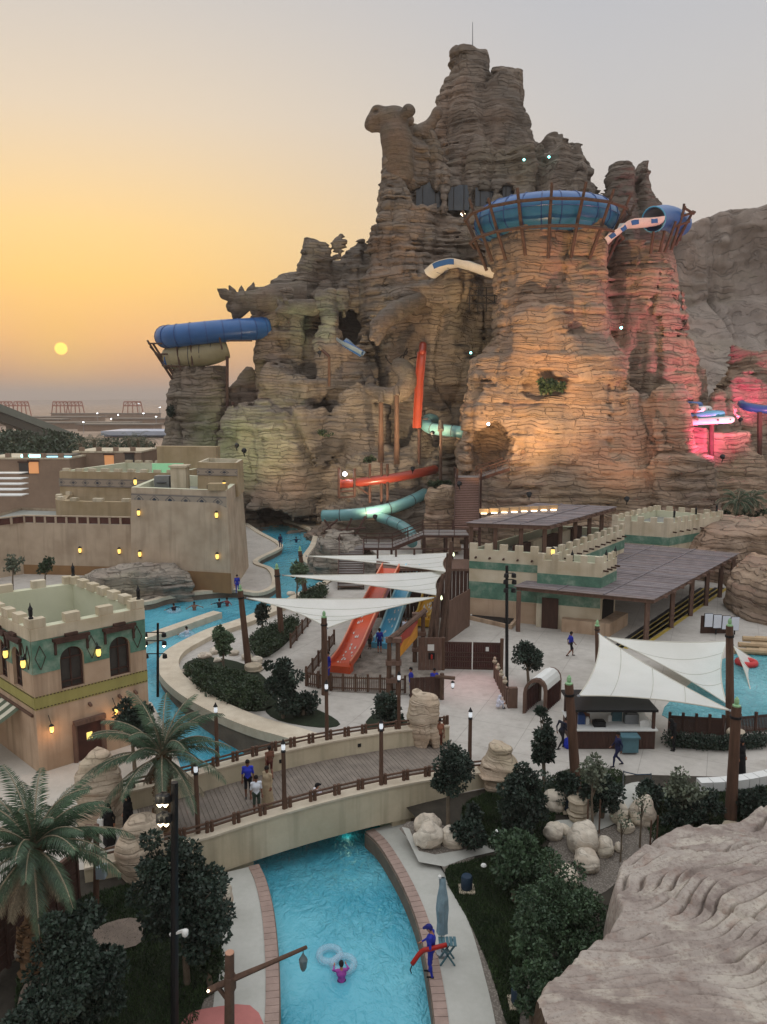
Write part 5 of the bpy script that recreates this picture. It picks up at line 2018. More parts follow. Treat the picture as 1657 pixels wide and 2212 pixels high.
def lane_slide(label, a, b, w, mat, mat2):
 """straight racing lane from the landing a up to b"""
 a, b = Vector(a), Vector(b)
 T = thing('racing_slide', label, 'slide', a, 'racing slides under the sails')
 line = spline([tuple(a + (a - b).normalized() * .2 + Vector((0, 0, .12))), tuple(a.lerp(b, .18) + Vector((0, 0, -.25))), tuple(a.lerp(b, .5)), tuple(b)], 8)
 obj('lane', trough(line, w, .42, .08, flat=True), mat, T)
 fr = frames_along(line)
 for s in (-1, 1):
  obj('rim', MB().tube([p + x * s * (w / 2 + .04) + y * .42 for p, d, x, y in fr], .07, 6), mat2, T, 40)
 obj('lip', MB().box(fr[0][0] + Vector((0, .0, -.12)), (w + .3, .7, .55), math.atan2(fr[0][2].y, fr[0][2].x)), mat, T)
 for i in range(4, len(fr), 5):
  p, d, x, y = fr[i]
  for s in (-1, 1):
   q = p + x * s * w * .35 - y * .05
   if q.z > .4:
    obj('support', MB().beam(q, (q.x, q.y, 0), .12), M_DWOOD, T)
 # water breaking white on the lane
 for i in range(26):
  k = rng.uniform(.05, .75)
  j = int(k * (len(fr) - 1))
  p, d, x, y = fr[j]
  q = p + x * rng.uniform(-.32, .32) * w + y * .035 + d * rng.uniform(-.2, .2)
  c = obj('splash', MB().add([q - x * rng.uniform(.02, .09), q - d * rng.uniform(.05, .2), q + x * rng.uniform(.02, .09), q + d * rng.uniform(.1, .3) + y * .02], [(0, 1, 2, 3)]), M_WHITEP, T)
  c['kind'] = 'stuff'
 return T

lane_slide('orange racing slide coming down to the splash landing', tuple(G(737, 1448)) [:2] + (.25,), tuple(A(845, 1228, 60.5)), 1.3, M_ORANGE, gloss('orange_rim', rgb('e08a6a')))
lane_slide('light blue racing slide beside the orange one', tuple(G(826, 1396))[:2] + (.2,), tuple(A(893, 1228, 62)), 1.05, M_BLUES, gloss('pale_blue_rim', rgb('a6d3dd')))
lane_slide('yellow racing slide at the right by the log tower', tuple(G(912, 1352))[:2] + (.5,), tuple(A(948, 1240, 63)), 1.1, M_YELS, gloss('yellow_rim', rgb('d9b45a')))

# ---------------------------------------------------------------- sails on masts
def sail_mat():
 t = NT('cream_sail_cloth')
 n1 = t.noise(t.coord((.5, .5, .5), 'World'), 1, 4, .6)
 t.base(t.ramp(n1, [(.35, rgb('e6e6de')), (.65, rgb('efefe8'))]))
 t.set(Roughness=.85)
 w = t.noise(t.coord((5, 1.2, 1.2), 'World'), 1, 3, .5)
 t.bump(w, .25, .03)
 # thin cloth lets some light through
 tr = t.node('ShaderNodeBsdfTranslucent')
 tr.inputs[0].default_value = (*rgb('e6e4d8'), 1)
 mx = t.node('ShaderNodeMixShader')
 mx.inputs[0].default_value = .3
 out = t.n['Material Output']
 t.l.new(t.b.outputs[0], mx.inputs[1])
 t.l.new(tr.outputs[0], mx.inputs[2])
 t.l.new(mx.outputs[0], out.inputs[0])
 return t.mat

M_SAIL = sail_mat()
M_SEAM_C = M('sail_seam', rgb('c4c2b6'), .9, .1)

def sail(label, c, sag=.10, dip=.35, n=22):
 """stretched three-cornered cloth with hollowed edges"""
 c = [Vector(p) for p in c]
 ctr = sum(c, Vector()) / 3
 T = thing('shade_sail', label, 'shade sail', ctr, 'cream shade sails')
 idx, vs = {}, []
 for i in range(n + 1):
  for j in range(n + 1 - i):
   a, b = i / n, j / n
   g = 1 - a - b
   p = c[0] * g + c[1] * a + c[2] * b
   # pull in along the edges
   pull = Vector()
   for (e0, e1, w0, w1, wo) in ((0, 1, g, a, b), (1, 2, a, b, g), (2, 0, b, g, a)):
    mid = (c[e0] + c[e1]) / 2
    k = 4 * w0 * w1 * (1 - wo) ** 2
    pull += (ctr - mid) * k * sag * 3
   p = p + pull * 1.0
   p.z -= dip * (27 * a * b * g)
   idx[i, j] = len(vs)
   vs.append(p)
 fs = []
 for i in range(n):
  for j in range(n - i):
   fs.append((idx[i, j], idx[i + 1, j], idx[i, j + 1]))
   if i + j < n - 1:
    fs.append((idx[i + 1, j], idx[i + 1, j + 1], idx[i, j + 1]))
 obj('cloth', MB().add(vs, fs), M_SAIL, T, 'all')
 for q in (n // 4, n // 2, 3 * n // 4):
  ln = [vs[idx[i, q]] + Vector((0, 0, .012)) for i in range(n + 1 - q)]
  obj('seam', MB().tube(ln, .018, 4), M_SEAM_C, T)
 for p in c:
  obj('corner_ring', MB().lathe(p, [(.06, -.05), (.1, 0), (.06, .05)], 8), M_GREYM, T)
 edge = [vs[idx[i, 0]] for i in range(n + 1)] + [vs[idx[n - i, i]] for i in range(1, n + 1)] + [vs[idx[0, n - i]] for i in range(1, n)]
 obj('hem', MB().tube(edge, .035, 5, closed=True), M('hem_tape', rgb('c9c6b8'), .8, .05) if 'hem_tape' not in bpy.data.materials else bpy.data.materials['hem_tape'], T)
 return T

def mast(label, base, top, r=.17, ball=True):
 base, top = Vector(base), Vector(top)
 T = thing('sail_mast', label, 'mast', base, 'timber sail masts')
 obj('pole', MB().tube([base, base.lerp(top, .5), top], [r * 1.15, r, r * .9], 10), M_POSTW, T, 40)
 obj('collar', MB().tube([base.lerp(top, .9), base.lerp(top, .92)], r * 1.12, 10), M_BLACK, T)
 if ball:
  obj('finial', MB().lathe(top, [(.16, 0), (.17, .06), (.08, .1), (.11, .2), (.09, .32), (.02, .42)], 8), M('green_glass_finial', rgb('8fb88a'), .3, .2) if 'green_glass_finial' not in bpy.data.materials else bpy.data.materials['green_glass_finial'], T)
 return T

def mast_at(label, ub, vb, ut, vt, r=.17, ball=True, z0=0.0):
 b = G(ub, vb, z0)
 t = A(ut, vt, b.y)
 mast(label, b, t, r, ball)
 return b, t

b1, t1 = mast_at('mast by the far channel holding the topmost sail', 661, 1297, 648, 1190, .2)
b2, t2 = mast_at('mast behind the small hedge holding the middle sail', 609, 1388, 598, 1229, .2)
b3, t3 = mast_at('mast beside the pool holding the left tip of the lowest sail', 537, 1441, 519, 1276, .2)
b4, t4 = mast_at('mast in front of the lowest sail near the dark tree', 702, 1500, 700, 1334, .19)
k1, k2, k3 = A(976, 1194, 64), A(967, 1236, 58.5), A(963, 1234, 60)
k4, k5 = A(949, 1287, 54.5), A(946, 1290, 53.5)
sail('uppermost long narrow sail over the slide stairs', [A(662, 1201, b1.y), k1, k2], .045, .2)
sail('middle long sail across the orange slide', [A(612, 1243, b2.y), k3, k4], .045, .25)
sail('lowest broad sail with a drooping point in front of the slides', [A(534, 1292, b3.y), k5, A(706, 1357, b4.y)], .05, .4)
# log tower at the right where the sails are tied
lt = thing('log_tower', 'tall bundle of rough dark logs tying the sails beside the gate', 'log tower', G(945, 1440))
for i, (u0, v0, ut, vt, r) in enumerate(((930, 1410, 958, 1240, .16), (938, 1405, 948, 1260, .18), (950, 1400, 975, 1170, .17), (962, 1395, 968, 1195, .17), (925, 1415, 942, 1290, .14), (945, 1412, 936, 1300, .14))):
 b = G(u0, v0)
 t = A(ut, vt, b.y + .5)
 obj('log', MB().tube([b, b.lerp(t, .35) + Vector((rng.uniform(-.1, .1), 0, 0)), b.lerp(t, .7) + Vector((rng.uniform(-.1, .1), 0, 0)), t], [r * 1.2, r, r * .95, r * .8], 8, jit=.12), M_LOG, lt, 40)
for p in (k2, k4, k1):
 obj('tie_lamp', MB().lathe(p + Vector((.15, -.1, -.2)), [(.02, -.1), (.1, 0), (.06, .15), (.02, .25)], 7), emit('tie_lamp_glow', (.85, .95, .6), 1.5) if 'tie_lamp_glow' not in bpy.data.materials else bpy.data.materials['tie_lamp_glow'], lt)

# right-hand sails over the kiosk and the splash pool
r1 = mast_at('mast with green finial behind the kiosk sail', 1292, 1440, 1290, 1352, .16)
r2 = mast_at('thin dark mast rising at the right edge of the pool', 1577, 1590, 1576, 1352, .20)
r3 = mast_at('mast with string lights left of the kiosk rising from rocks', 1246, 1718, 1229, 1478, .21)
r4 = mast_at('thick mast in front of the pool beside the black robed woman', 1578, 1772, 1591, 1526, .22, z0=-.2)
sail('kiosk sail with its point tied high on the left', [A(1294, 1369, r1[0].y - .6), A(1250, 1503, 37.0), A(1578, 1535, 36.0)], .05, .12)
sail('broad four edged sail above the splash pool', [A(1308, 1376, r1[0].y), A(1572, 1385, 50), A(1570, 1520, 42)], .05, .5)
sail('sail cut by the right edge of the picture', [A(1583, 1393, 50), A(1700, 1450, 52), A(1630, 1545, 42)], .08, .4)

# ---------------------------------------------------------------- stairs and walkways
def flight(parent, a, b, w, n, side, mat=None):
 """steps from a up to b, each a tread of its own"""
 a, b = Vector(a), Vector(b)
 d = Vector((b.x - a.x, b.y - a.y, 0))
 run = d.length / n
 ang = math.atan2(d.y, d.x)
 for i in range(n):
  p = a.lerp(b, (i + .5) / n)
  obj('tread', MB().box((p.x, p.y, a.z + (b.z - a.z) * (i + 1) / n - .04), (run * 1.05, w, .08), ang), mat or M_STEPS, parent)
  obj('riser', MB().box((p.x - d.normalized().x * run * .47, p.y - d.normalized().y * run * .47, a.z + (b.z - a.z) * (i + .5) / n - .04), (.03, w, abs(b.z - a.z) / n), ang), M_BWOOD, parent)
 nr = Vector((-d.y, d.x, 0)).normalized()
 for s in (-1, 1):
  off = nr * s * w / 2
  obj('stringer', MB().beam(a + off - Vector((0, 0, .12)), b + off - Vector((0, 0, .12)), .08, .34), M_RUST, parent)
  railing(parent, a + off, b + off)

def railing(parent, a, b, h=1.05, step=1.3):
 a, b = Vector(a), Vector(b)
 n = max(1, int((b - a).length / step))
 for i in range(n + 1):
  p = a.lerp(b, i / n)
  obj('baluster', MB().beam(p, p + Vector((0, 0, h)), .07), M_RUST, parent)
 for z in (h, h * .66, h * .33):
  obj('rail', MB().beam(a + Vector((0, 0, z)), b + Vector((0, 0, z)), .05 if z < h else .08), M_RUST, parent)

def stairs():
 T = thing('slide_stairs', 'rust brown steel stairs and walkways climbing towards the rock tower', 'stairs', G(760, 1250))
 Y1 = 78.0
 lo = A(760, 1250, 72)
 la = A(760, 1180, Y1)
 z1 = la.z
 flight(T, (lo.x, 70.0, .3), (la.x, Y1 - 1, z1), 2.4, 16, 1)
 # lower landing, ramp, upper landing
 def plat(p0, p1, z):
  obj('platform', MB().prism([(p0[0], p0[1]), (p1[0], p0[1]), (p1[0], p1[1]), (p0[0], p1[1])], z - .22, z), M_RUST, T)
  obj('deck', MB().prism([(p0[0] + .06, p0[1] + .06), (p1[0] - .06, p0[1] + .06), (p1[0] - .06, p1[1] - .06), (p0[0] + .06, p1[1] - .06)], z + .001, z + .03), M_STEPS, T)
 xl, xr = la.x - 1.3, A(848, 1190, Y1).x
 plat((xl, Y1 - 1), (xr, Y1 + 1.6), z1)
 for (p, q) in (((xl + 2.6, Y1 - 1), (xr, Y1 - 1)), ((xl, Y1 + 1.6), (xr, Y1 + 1.6)), ((xl, Y1 - 1), (xl, Y1 + 1.6))):
  railing(T, (*p, z1), (*q, z1))
 up = A(914, 1152, Y1 + .3)
 z2 = up.z
 flight(T, (xr, Y1 + .3, z1), (up.x, Y1 + .3, z2), 2.4, 9, 1)
 xr2 = A(1012, 1150, Y1).x
 plat((up.x, Y1 - 1), (xr2, Y1 + 2.4), z2)
 railing(T, (up.x, Y1 - 1, z2), (xr2, Y1 - 1, z2))
 railing(T, (up.x, Y1 + 2.4, z2), (A(985, 1100, Y1).x, Y1 + 2.4, z2))
 for x in (xl + .1, xr - .1, up.x + .1, xr2 - .2, (up.x + xr2) / 2):
  for y in (Y1 - .8, Y1 + 1.4):
   obj('column', MB().beam((x, y, 0), (x, y, (z1 if x < up.x else z2) - .23), .22), M_DWOOD, T)
 for x in (xl + .1, up.x + .1):
  obj('brace', MB().beam((x, Y1 - .8, .4), (x + 3, Y1 - .8, z1 - .3), .12), M_DWOOD, T)
 # tall flight up to the cave, then the turn into it
 ax = A(1008, 1128, Y1 + 2).x
 top = A(1012, 1032, 87)
 flight(T, (ax, Y1 + 2.2, z2), (top.x - .1, 87, top.z), 2.6, 30, 1, M('pinkish_steps', rgb('94776e'), .85, .12, 1))
 cv = A(1088, 992, 91)
 plat((top.x - 1.4, 87), (top.x + 1.4, 89.4), top.z)
 railing(T, (top.x - 1.4, 87, top.z), (top.x - 1.4, 89.4, top.z))
 flight(T, (top.x + 1.3, 88.2, top.z), (cv.x, 89.0, cv.z - .8), 2.0, 12, 1)
 for (x, y, z) in ((ax - 1.4, Y1 + 2.4, z2), (ax + 1.4, Y1 + 2.4, z2), (top.x - 1.3, 86.8, top.z), (top.x + 1.4, 86.8, top.z)):
  obj('column', MB().beam((x, y, 0), (x, y, z + 1.0), .2), M_RUST, T)

stairs()

# dark wet yard and timber backing round the slides
M_YARD = M('wet_yard_paving', rgb('9b9389'), .55, .3, 1.4, .2, .02, gen='World', col2=rgb('5f5850'))
sheet('slide_yard_paving', gline([(664, 1484), (705, 1425), (760, 1370), (800, 1330), (950, 1325), (956, 1446), (880, 1502), (715, 1494)], 0, 1), .012, M_YARD, .05)
T = thing('slide_platform', 'dark timber launch platform at the top of the racing slides', 'platform', (3.0, 63, 0))
obj('deck', MB().prism([(-.6, 60.6), (7.4, 60.6), (7.4, 64.4), (-.6, 64.4)], 3.9, 4.1), M_BWOOD, T)
for i in range(26):
 x = -.5 + i * .31
 obj('board', MB().box((x, 60.75, 1.95), (.28, .08, 3.9)), M_DWOOD, T)
for i in range(6):
 obj('post', MB().beam((-.5 + i * 1.56, 64.3, 0), (-.5 + i * 1.56, 64.3, 5.0), .16), M_DWOOD, T)
obj('rail', MB().beam((-.5, 64.3, 5.0), (7.4, 64.3, 5.0), .1), M_DWOOD, T)
T = thing('board_wall', 'tall dark board wall between the log tower and the shop', 'wall', G(985, 1370))
a, b = G(958, 1392), G(1014, 1352)
for i in range(16):
 p = a.lerp(b, (i + .5) / 16)
 obj('board', MB().box((p.x, p.y, 1.5), ((b - a).length / 16 * .95, .06, 3.0 + rng.uniform(-.05, .05)), math.atan2(b.y - a.y, b.x - a.x)), M_BWOOD, T)

# ================================================================ sculptures and slides on the mountain
def sculpt(name, lo, hi, h, build, mat, parent, seed=1, rough=.10):
 F = Field(lo, hi, h)
 build(F)
 F.D += rough * grid_noise(F.n, (h / .9, h / .9, h / .7), seed) + rough * .7 * grid_noise(F.n, (h / 3, h / 3, h / .5), seed + 1)
 V, Q = surface_nets(F.D, F.lo, F.h)
 return np_mesh(name, V, Q, mat, parent, True)

def camel(F):
 Y = 116.0
 P = lambda u, v, dy=0: tuple(A(u, v, Y) + Vector((0, dy, 0)))
 F.cone(P(850, 262), P(856, 300), 1.9, 2.1, .8)
 F.cone(P(856, 300), P(862, 366, 1.4), 2.1, 2.3, .8)                 # neck
 F.cone(P(818, 248), P(862, 256), 1.15, 1.35, .6)               # skull
 F.cone(P(816, 249), P(803, 265), 1.2, .95, .4)                # muzzle
 F.cone(P(804, 264), P(799, 271), .95, .75, .3)                  # nose
 F.cone(P(832, 270), P(804, 281), .9, .40, .25)                 # lower jaw
 F.cone(P(797, 277, -.9), P(820, 272, -1.2), .13, .13, .08, True)   # mouth line
 for s in (-1, 1):
  F.ball(P(815, 238, s * .75), (.75, .5, .42), .3)           # brow
  F.ball(P(812, 246, s * 1.0), .30, .1, True)                # eye hollow
  F.ball(P(812, 247, s * .88), .2, .05)
  F.cone(P(866, 254, s * .9), P(878, 250, s * 1.7), .5, .75, .3)
  F.ball(P(884, 250, s * 1.9), .8, .3)                       # ear
 F.ball(P(799, 265, -.45), .16, .06, True)                      # nostril

def antelope(F):
 Y = 117.0
 P = lambda u, v, dy=0: tuple(A(u, v, Y) + Vector((0, dy, 0)))
 F.cone(P(650, 642), P(590, 645), 2.3, 1.9, .8)
 F.cone(P(600, 645), P(535, 650), 1.95, 1.35, .8)               # neck
 F.cone(P(524, 650), P(512, 664), 1.35, 1.05, .5)               # head
 F.cone(P(512, 664), P(508, 685), .95, .42, .4)                 # muzzle
 F.cone(P(530, 668), P(514, 686), .7, .32, .3)                  # jaw
 F.ball(P(494, 660), .45, .3)
 F.cone(P(500, 655), P(496, 668), .6, .4, .3)
 for s, (u, v) in ((-1, (475, 628)), (1, (545, 605))):
  F.cone(P(506 if s < 0 else 530, 650 if s < 0 else 645, s * .6), P((u + 502) / 2 if s < 0 else (u + 534) / 2, (v + 648) / 2, s * 1.2), .5, .75, .3, sq=(1, 1.6, 1))
  F.cone(P((u + 502) / 2 if s < 0 else (u + 534) / 2, (v + 648) / 2, s * 1.2), P(u, v, s * 1.6), .72, .12, .2, sq=(1, 1.6, 1))
 for (b, t, dy) in (((510, 645), (497, 618), -.3), ((522, 643), (519, 612), .4)):
  F.cone(P(*b, dy), P((b[0] + t[0]) / 2, (b[1] + t[1]) / 2, dy * 1.5), .55, .42, .2)
  F.cone(P((b[0] + t[0]) / 2, (b[1] + t[1]) / 2, dy * 1.5), P(*t, dy * 2.2), .42, .08, .2)
 F.ball(P(512, 654, -1.15), .22, .08, True)

def serpent_head(F):
 Yh = 105.0
 pts = [A(905, 650, 111), A(880, 660, 109.4), A(855, 672, 107.6), A(835, 688, 106), A(820, 704, 105)]
 rs = [1.1, 1.2, 1.25, 1.2, 1.15]
 for i in range(4):
  F.cone(pts[i], pts[i + 1], rs[i], rs[i + 1], .5)
 hd = A(818, 704, 105)
 F.cone(hd, A(806, 728, 104), 1.2, .55, .4)                    # upper jaw
 F.cone(A(822, 716, 105), A(815, 741, 103.8), .85, .35, .25)    # lower jaw
 F.cone(A(812, 724, 103.4), A(812, 745, 103.0), .35, .62, .15, True)
 F.cone(A(822, 690, 104.6), A(836, 684, 105), .5, .4, .3)
 F.cone(A(806, 704, 104.3), A(797, 694, 104.6), .45, .08, .2)
 for s in (-1, 1):
  F.ball(A(815 + s * 9, 708, 103.9), .26, .08)

def serpent_body(F):
 pts = [A(790, 838, 107), A(820, 850, 105.2), A(845, 856, 104.4), A(868, 846, 104.2), A(880, 825, 104.4), A(876, 803, 105), A(862, 790, 106.4)]
 rs = [.4, .85, 1.05, 1.12, 1.15, 1.15, 1.1]
 q = spline([tuple(p) + (r,) for p, r in zip(pts, rs)], 4)
 for i in range(len(q) - 1):
  F.cone(q[i][:3], q[i + 1][:3], q[i][3], q[i + 1][3], .3)

a, b = A(785, 395, 116), A(905, 215, 116)
sculpt('camel_head', (a.x, 111, a.z), (b.x + .6, 122, b.z), .17, camel, M_SCULPT, mountain, 3)
a, b = A(460, 705, 117), A(665, 590, 117)
sculpt('antelope_head', (a.x, 112.5, a.z), (b.x, 121.5, b.z), .17, antelope, M_SCULPT, mountain, 5)
a, b = A(775, 760, 106), A(930, 620, 108)
sculpt('serpent_head', (a.x - .5, 101, a.z - .5), (b.x, 114, b.z), .15, serpent_head, M_SCULPT, mountain, 7, .05)
a, b = A(770, 885, 105), A(905, 765, 105)
sculpt('serpent_body', (a.x - .5, 101, a.z - .5), (b.x, 110, b.z), .16, serpent_body, M_SCULPT, mountain, 9, .06)
# small arm-like crag by the peak and a carved cat's face on the west arch
a, b = A(885, 300, 120), A(970, 225, 120)
sculpt('leaning_crag', (a.x, 116, a.z), (b.x, 124, b.z), .17, lambda F: (F.cone(A(905, 292, 120), A(930, 268, 120), 1.5, .8, .5), F.cone(A(930, 268, 120), A(942, 248, 120), .7, .62, .4), F.ball(A(945, 245, 120), (.8, .8, 1.0), .3)), M_SCULPT, mountain, 13, .08)
a, b = A(585, 690, 111), A(680, 630, 113)

def cat(F):
 Y = 110.5
 P = lambda u, v, dy=0: tuple(A(u, v, Y) + Vector((0, dy, 0)))
 F.cone(P(672, 658, 3.5), P(625, 662, .8), 1.2, .95, .6)
 F.cone(P(614, 666), P(603, 674, -.4), .85, .55, .4)
 F.cone(P(603, 655, .4), P(599, 646, .4), .45, .12, .2)
 F.cone(P(618, 652, -.4), P(616, 643, -.4), .45, .12, .2)

sculpt('cat_head', (a.x - .5, 106, a.z), (b.x + 1, 117, b.z), .16, cat, M_SCULPT, mountain, 15, .06)
# window panes set back in the row of openings
for u, v, w in ((927, 421, 20), (991, 427, 16), (1048, 418, 15), (1100, 408, 10)):
 c = A(u, v, 118.9)
 s = 118.9 / FPX
 wdw = obj('window', MB().box(c, (w * 2.7 * s, .12, 50 * s)), M_GLASS, mountain)
 for k in (-.33, .33):
  obj('mullion', MB().box(c + Vector((k * w * 2.0 * s, -.1, 0)), (.10, .1, 50 * s)), M_BLACK, wdw)
obj('spire_rod', MB().tube([A(1021, 104, 127), A(1021, 48, 127)], [.09, .05], 6), M_GREYM, mountain)
obj('small_cave_lamp', MB().ball if False else MB().lathe(A(1000, 462, 112), [(.05, -.3), (.35, 0), (.05, .3)], 8), M_WARMW, mountain)

# cyan marker lamps
for (u, v, Y, par) in ((1132, 345, 115.5, mountain), (1186, 339, 116.2, mountain), (1017, 762, 111, mountain), (1342, 708, 95.0, tower), (1055, 916, 90.0, tower)):
 c = A(u, v, Y)
 obj('marker_lamp', MB().lathe(c, [(.03, -.16), (.12, -.11), (.17, 0), (.12, .11), (.03, .16)], 8), M_CYAN if u != 1055 else M_COOL, par, 'all')

# cracks round the serpent's burrow
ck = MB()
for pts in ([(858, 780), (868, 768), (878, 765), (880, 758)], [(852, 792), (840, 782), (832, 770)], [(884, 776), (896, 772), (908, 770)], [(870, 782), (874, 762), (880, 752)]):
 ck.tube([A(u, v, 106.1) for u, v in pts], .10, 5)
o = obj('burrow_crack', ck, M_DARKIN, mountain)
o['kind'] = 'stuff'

# ---------------------------------------------------------------- blue bowl ring on the tower
def bowl():
 c = Vector((A(1180, 452, 101).x, 101, 39.6))
 T = thing('bowl_slide', 'huge blue ring slide held by splayed logs on top of the tower', 'slide', c)
 n, m = 72, 18
 RR, rx, rz = 6.6, 2.35, 2.15
 vs, fs = [], []
 for i in range(n):
  a = 2 * math.pi * i / n
  for j in range(m):
   b = 2 * math.pi * j / m
   q = RR + rx * math.cos(b)
   vs.append((c.x + q * math.cos(a), c.y + q * math.sin(a), c.z + rz * math.sin(b)))
 for i in range(n):
  for j in range(m):
   fs.append((i * m + j, ((i + 1) % n) * m + j, ((i + 1) % n) * m + (j + 1) % m, i * m + (j + 1) % m))
 mb = MB()
 mb.v, mb.f = vs, fs
 mb.m = [0 if (f % m) in range(1, 9) else 1 for f in range(len(fs))]
 obj('ring', mb, [M_BLUET, gloss('blue_green_fibreglass', rgb('2f6f96'))], T, 'all')
 for i in range(24):
  a = 2 * math.pi * i / 24
  pts = [(c.x + (RR + rx * 1.015 * math.cos(b)) * math.cos(a), c.y + (RR + rx * 1.015 * math.cos(b)) * math.sin(a), c.z + rz * 1.015 * math.sin(b)) for b in [2 * math.pi * k / 16 for k in range(16)]]
  obj('flange', MB().tube(pts, .07, 5, closed=True), M_BLUED, T)
 eq = [(c.x + (RR + rx * 1.01) * math.cos(2 * math.pi * k / 60), c.y + (RR + rx * 1.01) * math.sin(2 * math.pi * k / 60), c.z + .1) for k in range(60)]
 obj('seam', MB().tube(eq, .05, 5, closed=True), M_BLUED, T)
 obj('bowl_floor', MB().lathe((c.x, c.y, c.z - 3.2), [(2.0, 0), (RR - 1, 1.6), (RR + .5, 1.7)], 40), M_BLUED, T, 'all')
 # splayed logs and two hoops of log segments
 k = 17
 for i in range(k):
  a = 2 * math.pi * (i + .35) / k
  d = Vector((math.cos(a), math.sin(a), 0))
  lo = Vector((c.x, c.y, c.z - 5.4 + rng.uniform(-.5, .5))) + d * 7.3
  hi = Vector((c.x, c.y, c.z + 1.5 + rng.uniform(-.3, .7))) + d * (RR + rx + 1.6)
  obj('log', MB().tube([lo, lo.lerp(hi, .5) + Vector((rng.uniform(-.1, .1), rng.uniform(-.1, .1), 0)), hi], [.22, .2, .17], 7, jit=.08), M_LOG, T, 40)
  a2 = 2 * math.pi * (i + 1.35) / k
  d2 = Vector((math.cos(a2), math.sin(a2), 0))
  for (z, rr) in ((-2.3, RR + rx + .45), (.5, RR + rx + 1.15)):
   p = Vector((c.x, c.y, c.z + z)) + d * rr
   q = Vector((c.x, c.y, c.z + z)) + d2 * rr
   ex = (q - p) * .08
   obj('hoop_log', MB().tube([p - ex, q + ex], .19, 7, jit=.08), M_LOG, T, 40)
 return T

bowl()

def outrigger(T, c, d, r0, z0, r1, z1, n=1):
 obj('log', MB().tube([Vector((c.x, c.y, z0)) + d * r0, Vector((c.x, c.y, z1)) + d * r1], [.2, .16], 7, jit=.08), M_LOG, T, 40)

# ---------------------------------------------------------------- tunnel mouth and white-blue chute on the back tower
def mouth():
 c = A(1432, 470, 101)
 T = thing('tunnel_slide', 'blue tunnel mouth feeding a white and blue chute on the back tower', 'slide', c)
 pts = [A(1412, 474, 98.5), A(1432, 470, 100.5), A(1452, 474, 102), A(1470, 486, 104)]
 obj('tube', MB().tube(spline([tuple(p) for p in pts], 5), [1.5] * 16, 18, caps=False), M_BLUET, T, 'all')
 obj('bore', MB().tube(spline([tuple(p) for p in pts], 5), [1.4] * 16, 18, caps=False), M_BLUED, T, 'all')
 fr = frames_along(spline([tuple(p) for p in pts], 5))
 p, d, x, y = fr[0]
 obj('rim', MB().tube([p + x * math.cos(t) * 1.48 + y * math.sin(t) * 1.48 for t in [2 * math.pi * k / 20 for k in range(20)]], .09, 6, closed=True), M_BLUES, T)
 ch = spline([tuple(A(1418, 486, 98.5)), tuple(A(1390, 490, 97.4)), tuple(A(1350, 494, 96.5)), tuple(A(1328, 512, 96)), tuple(A(1310, 530, 96))], 5)
 obj('chute', trough(ch, 2.6, .8, .1), M_WHITET, T, 40)
 frc = frames_along(ch)
 for i in (3, 8, 12, 16):
  p, d, x, y = frc[i]
  q, _, x2, y2 = frc[min(i + 2, len(frc) - 1)]
  obj('blue_panel', MB().add([p - x * 1.36 + y * .7, q - x2 * 1.36 + y2 * .7, q - x2 * 1.36 + y2 * .12, p - x * 1.36 + y * .12], [(0, 1, 2, 3)]), M_BLUET, T)
  obj('blue_panel', MB().add([p - x * .7 + y * .18, q - x2 * .7 + y2 * .18, q + x2 * .6 + y2 * .18, p + x * .6 + y * .18], [(0, 1, 2, 3)]), M_BLUET, T)
 for (ub, vb, ut, vt, Y) in ((1436, 545, 1460, 478, 100), (1450, 540, 1480, 445, 101), (1458, 530, 1498, 455, 102), (1425, 545, 1436, 498, 99), (1405, 548, 1412, 500, 98), (1468, 520, 1478, 440, 103)):
  obj('log', MB().tube([A(ub, vb, Y), A(ut, vt, Y - .6)], [.22, .16], 7, jit=.08), M_LOG, T, 40)
 for (u0, v0, u1, v1) in ((1462, 470, 1502, 458), (1455, 490, 1490, 478), (1476, 448, 1500, 462)):
  obj('log', MB().tube([A(u0, v0, 100.5), A(u1, v1, 100.8)], .16, 7, jit=.08), M_LOG, T, 40)

mouth()

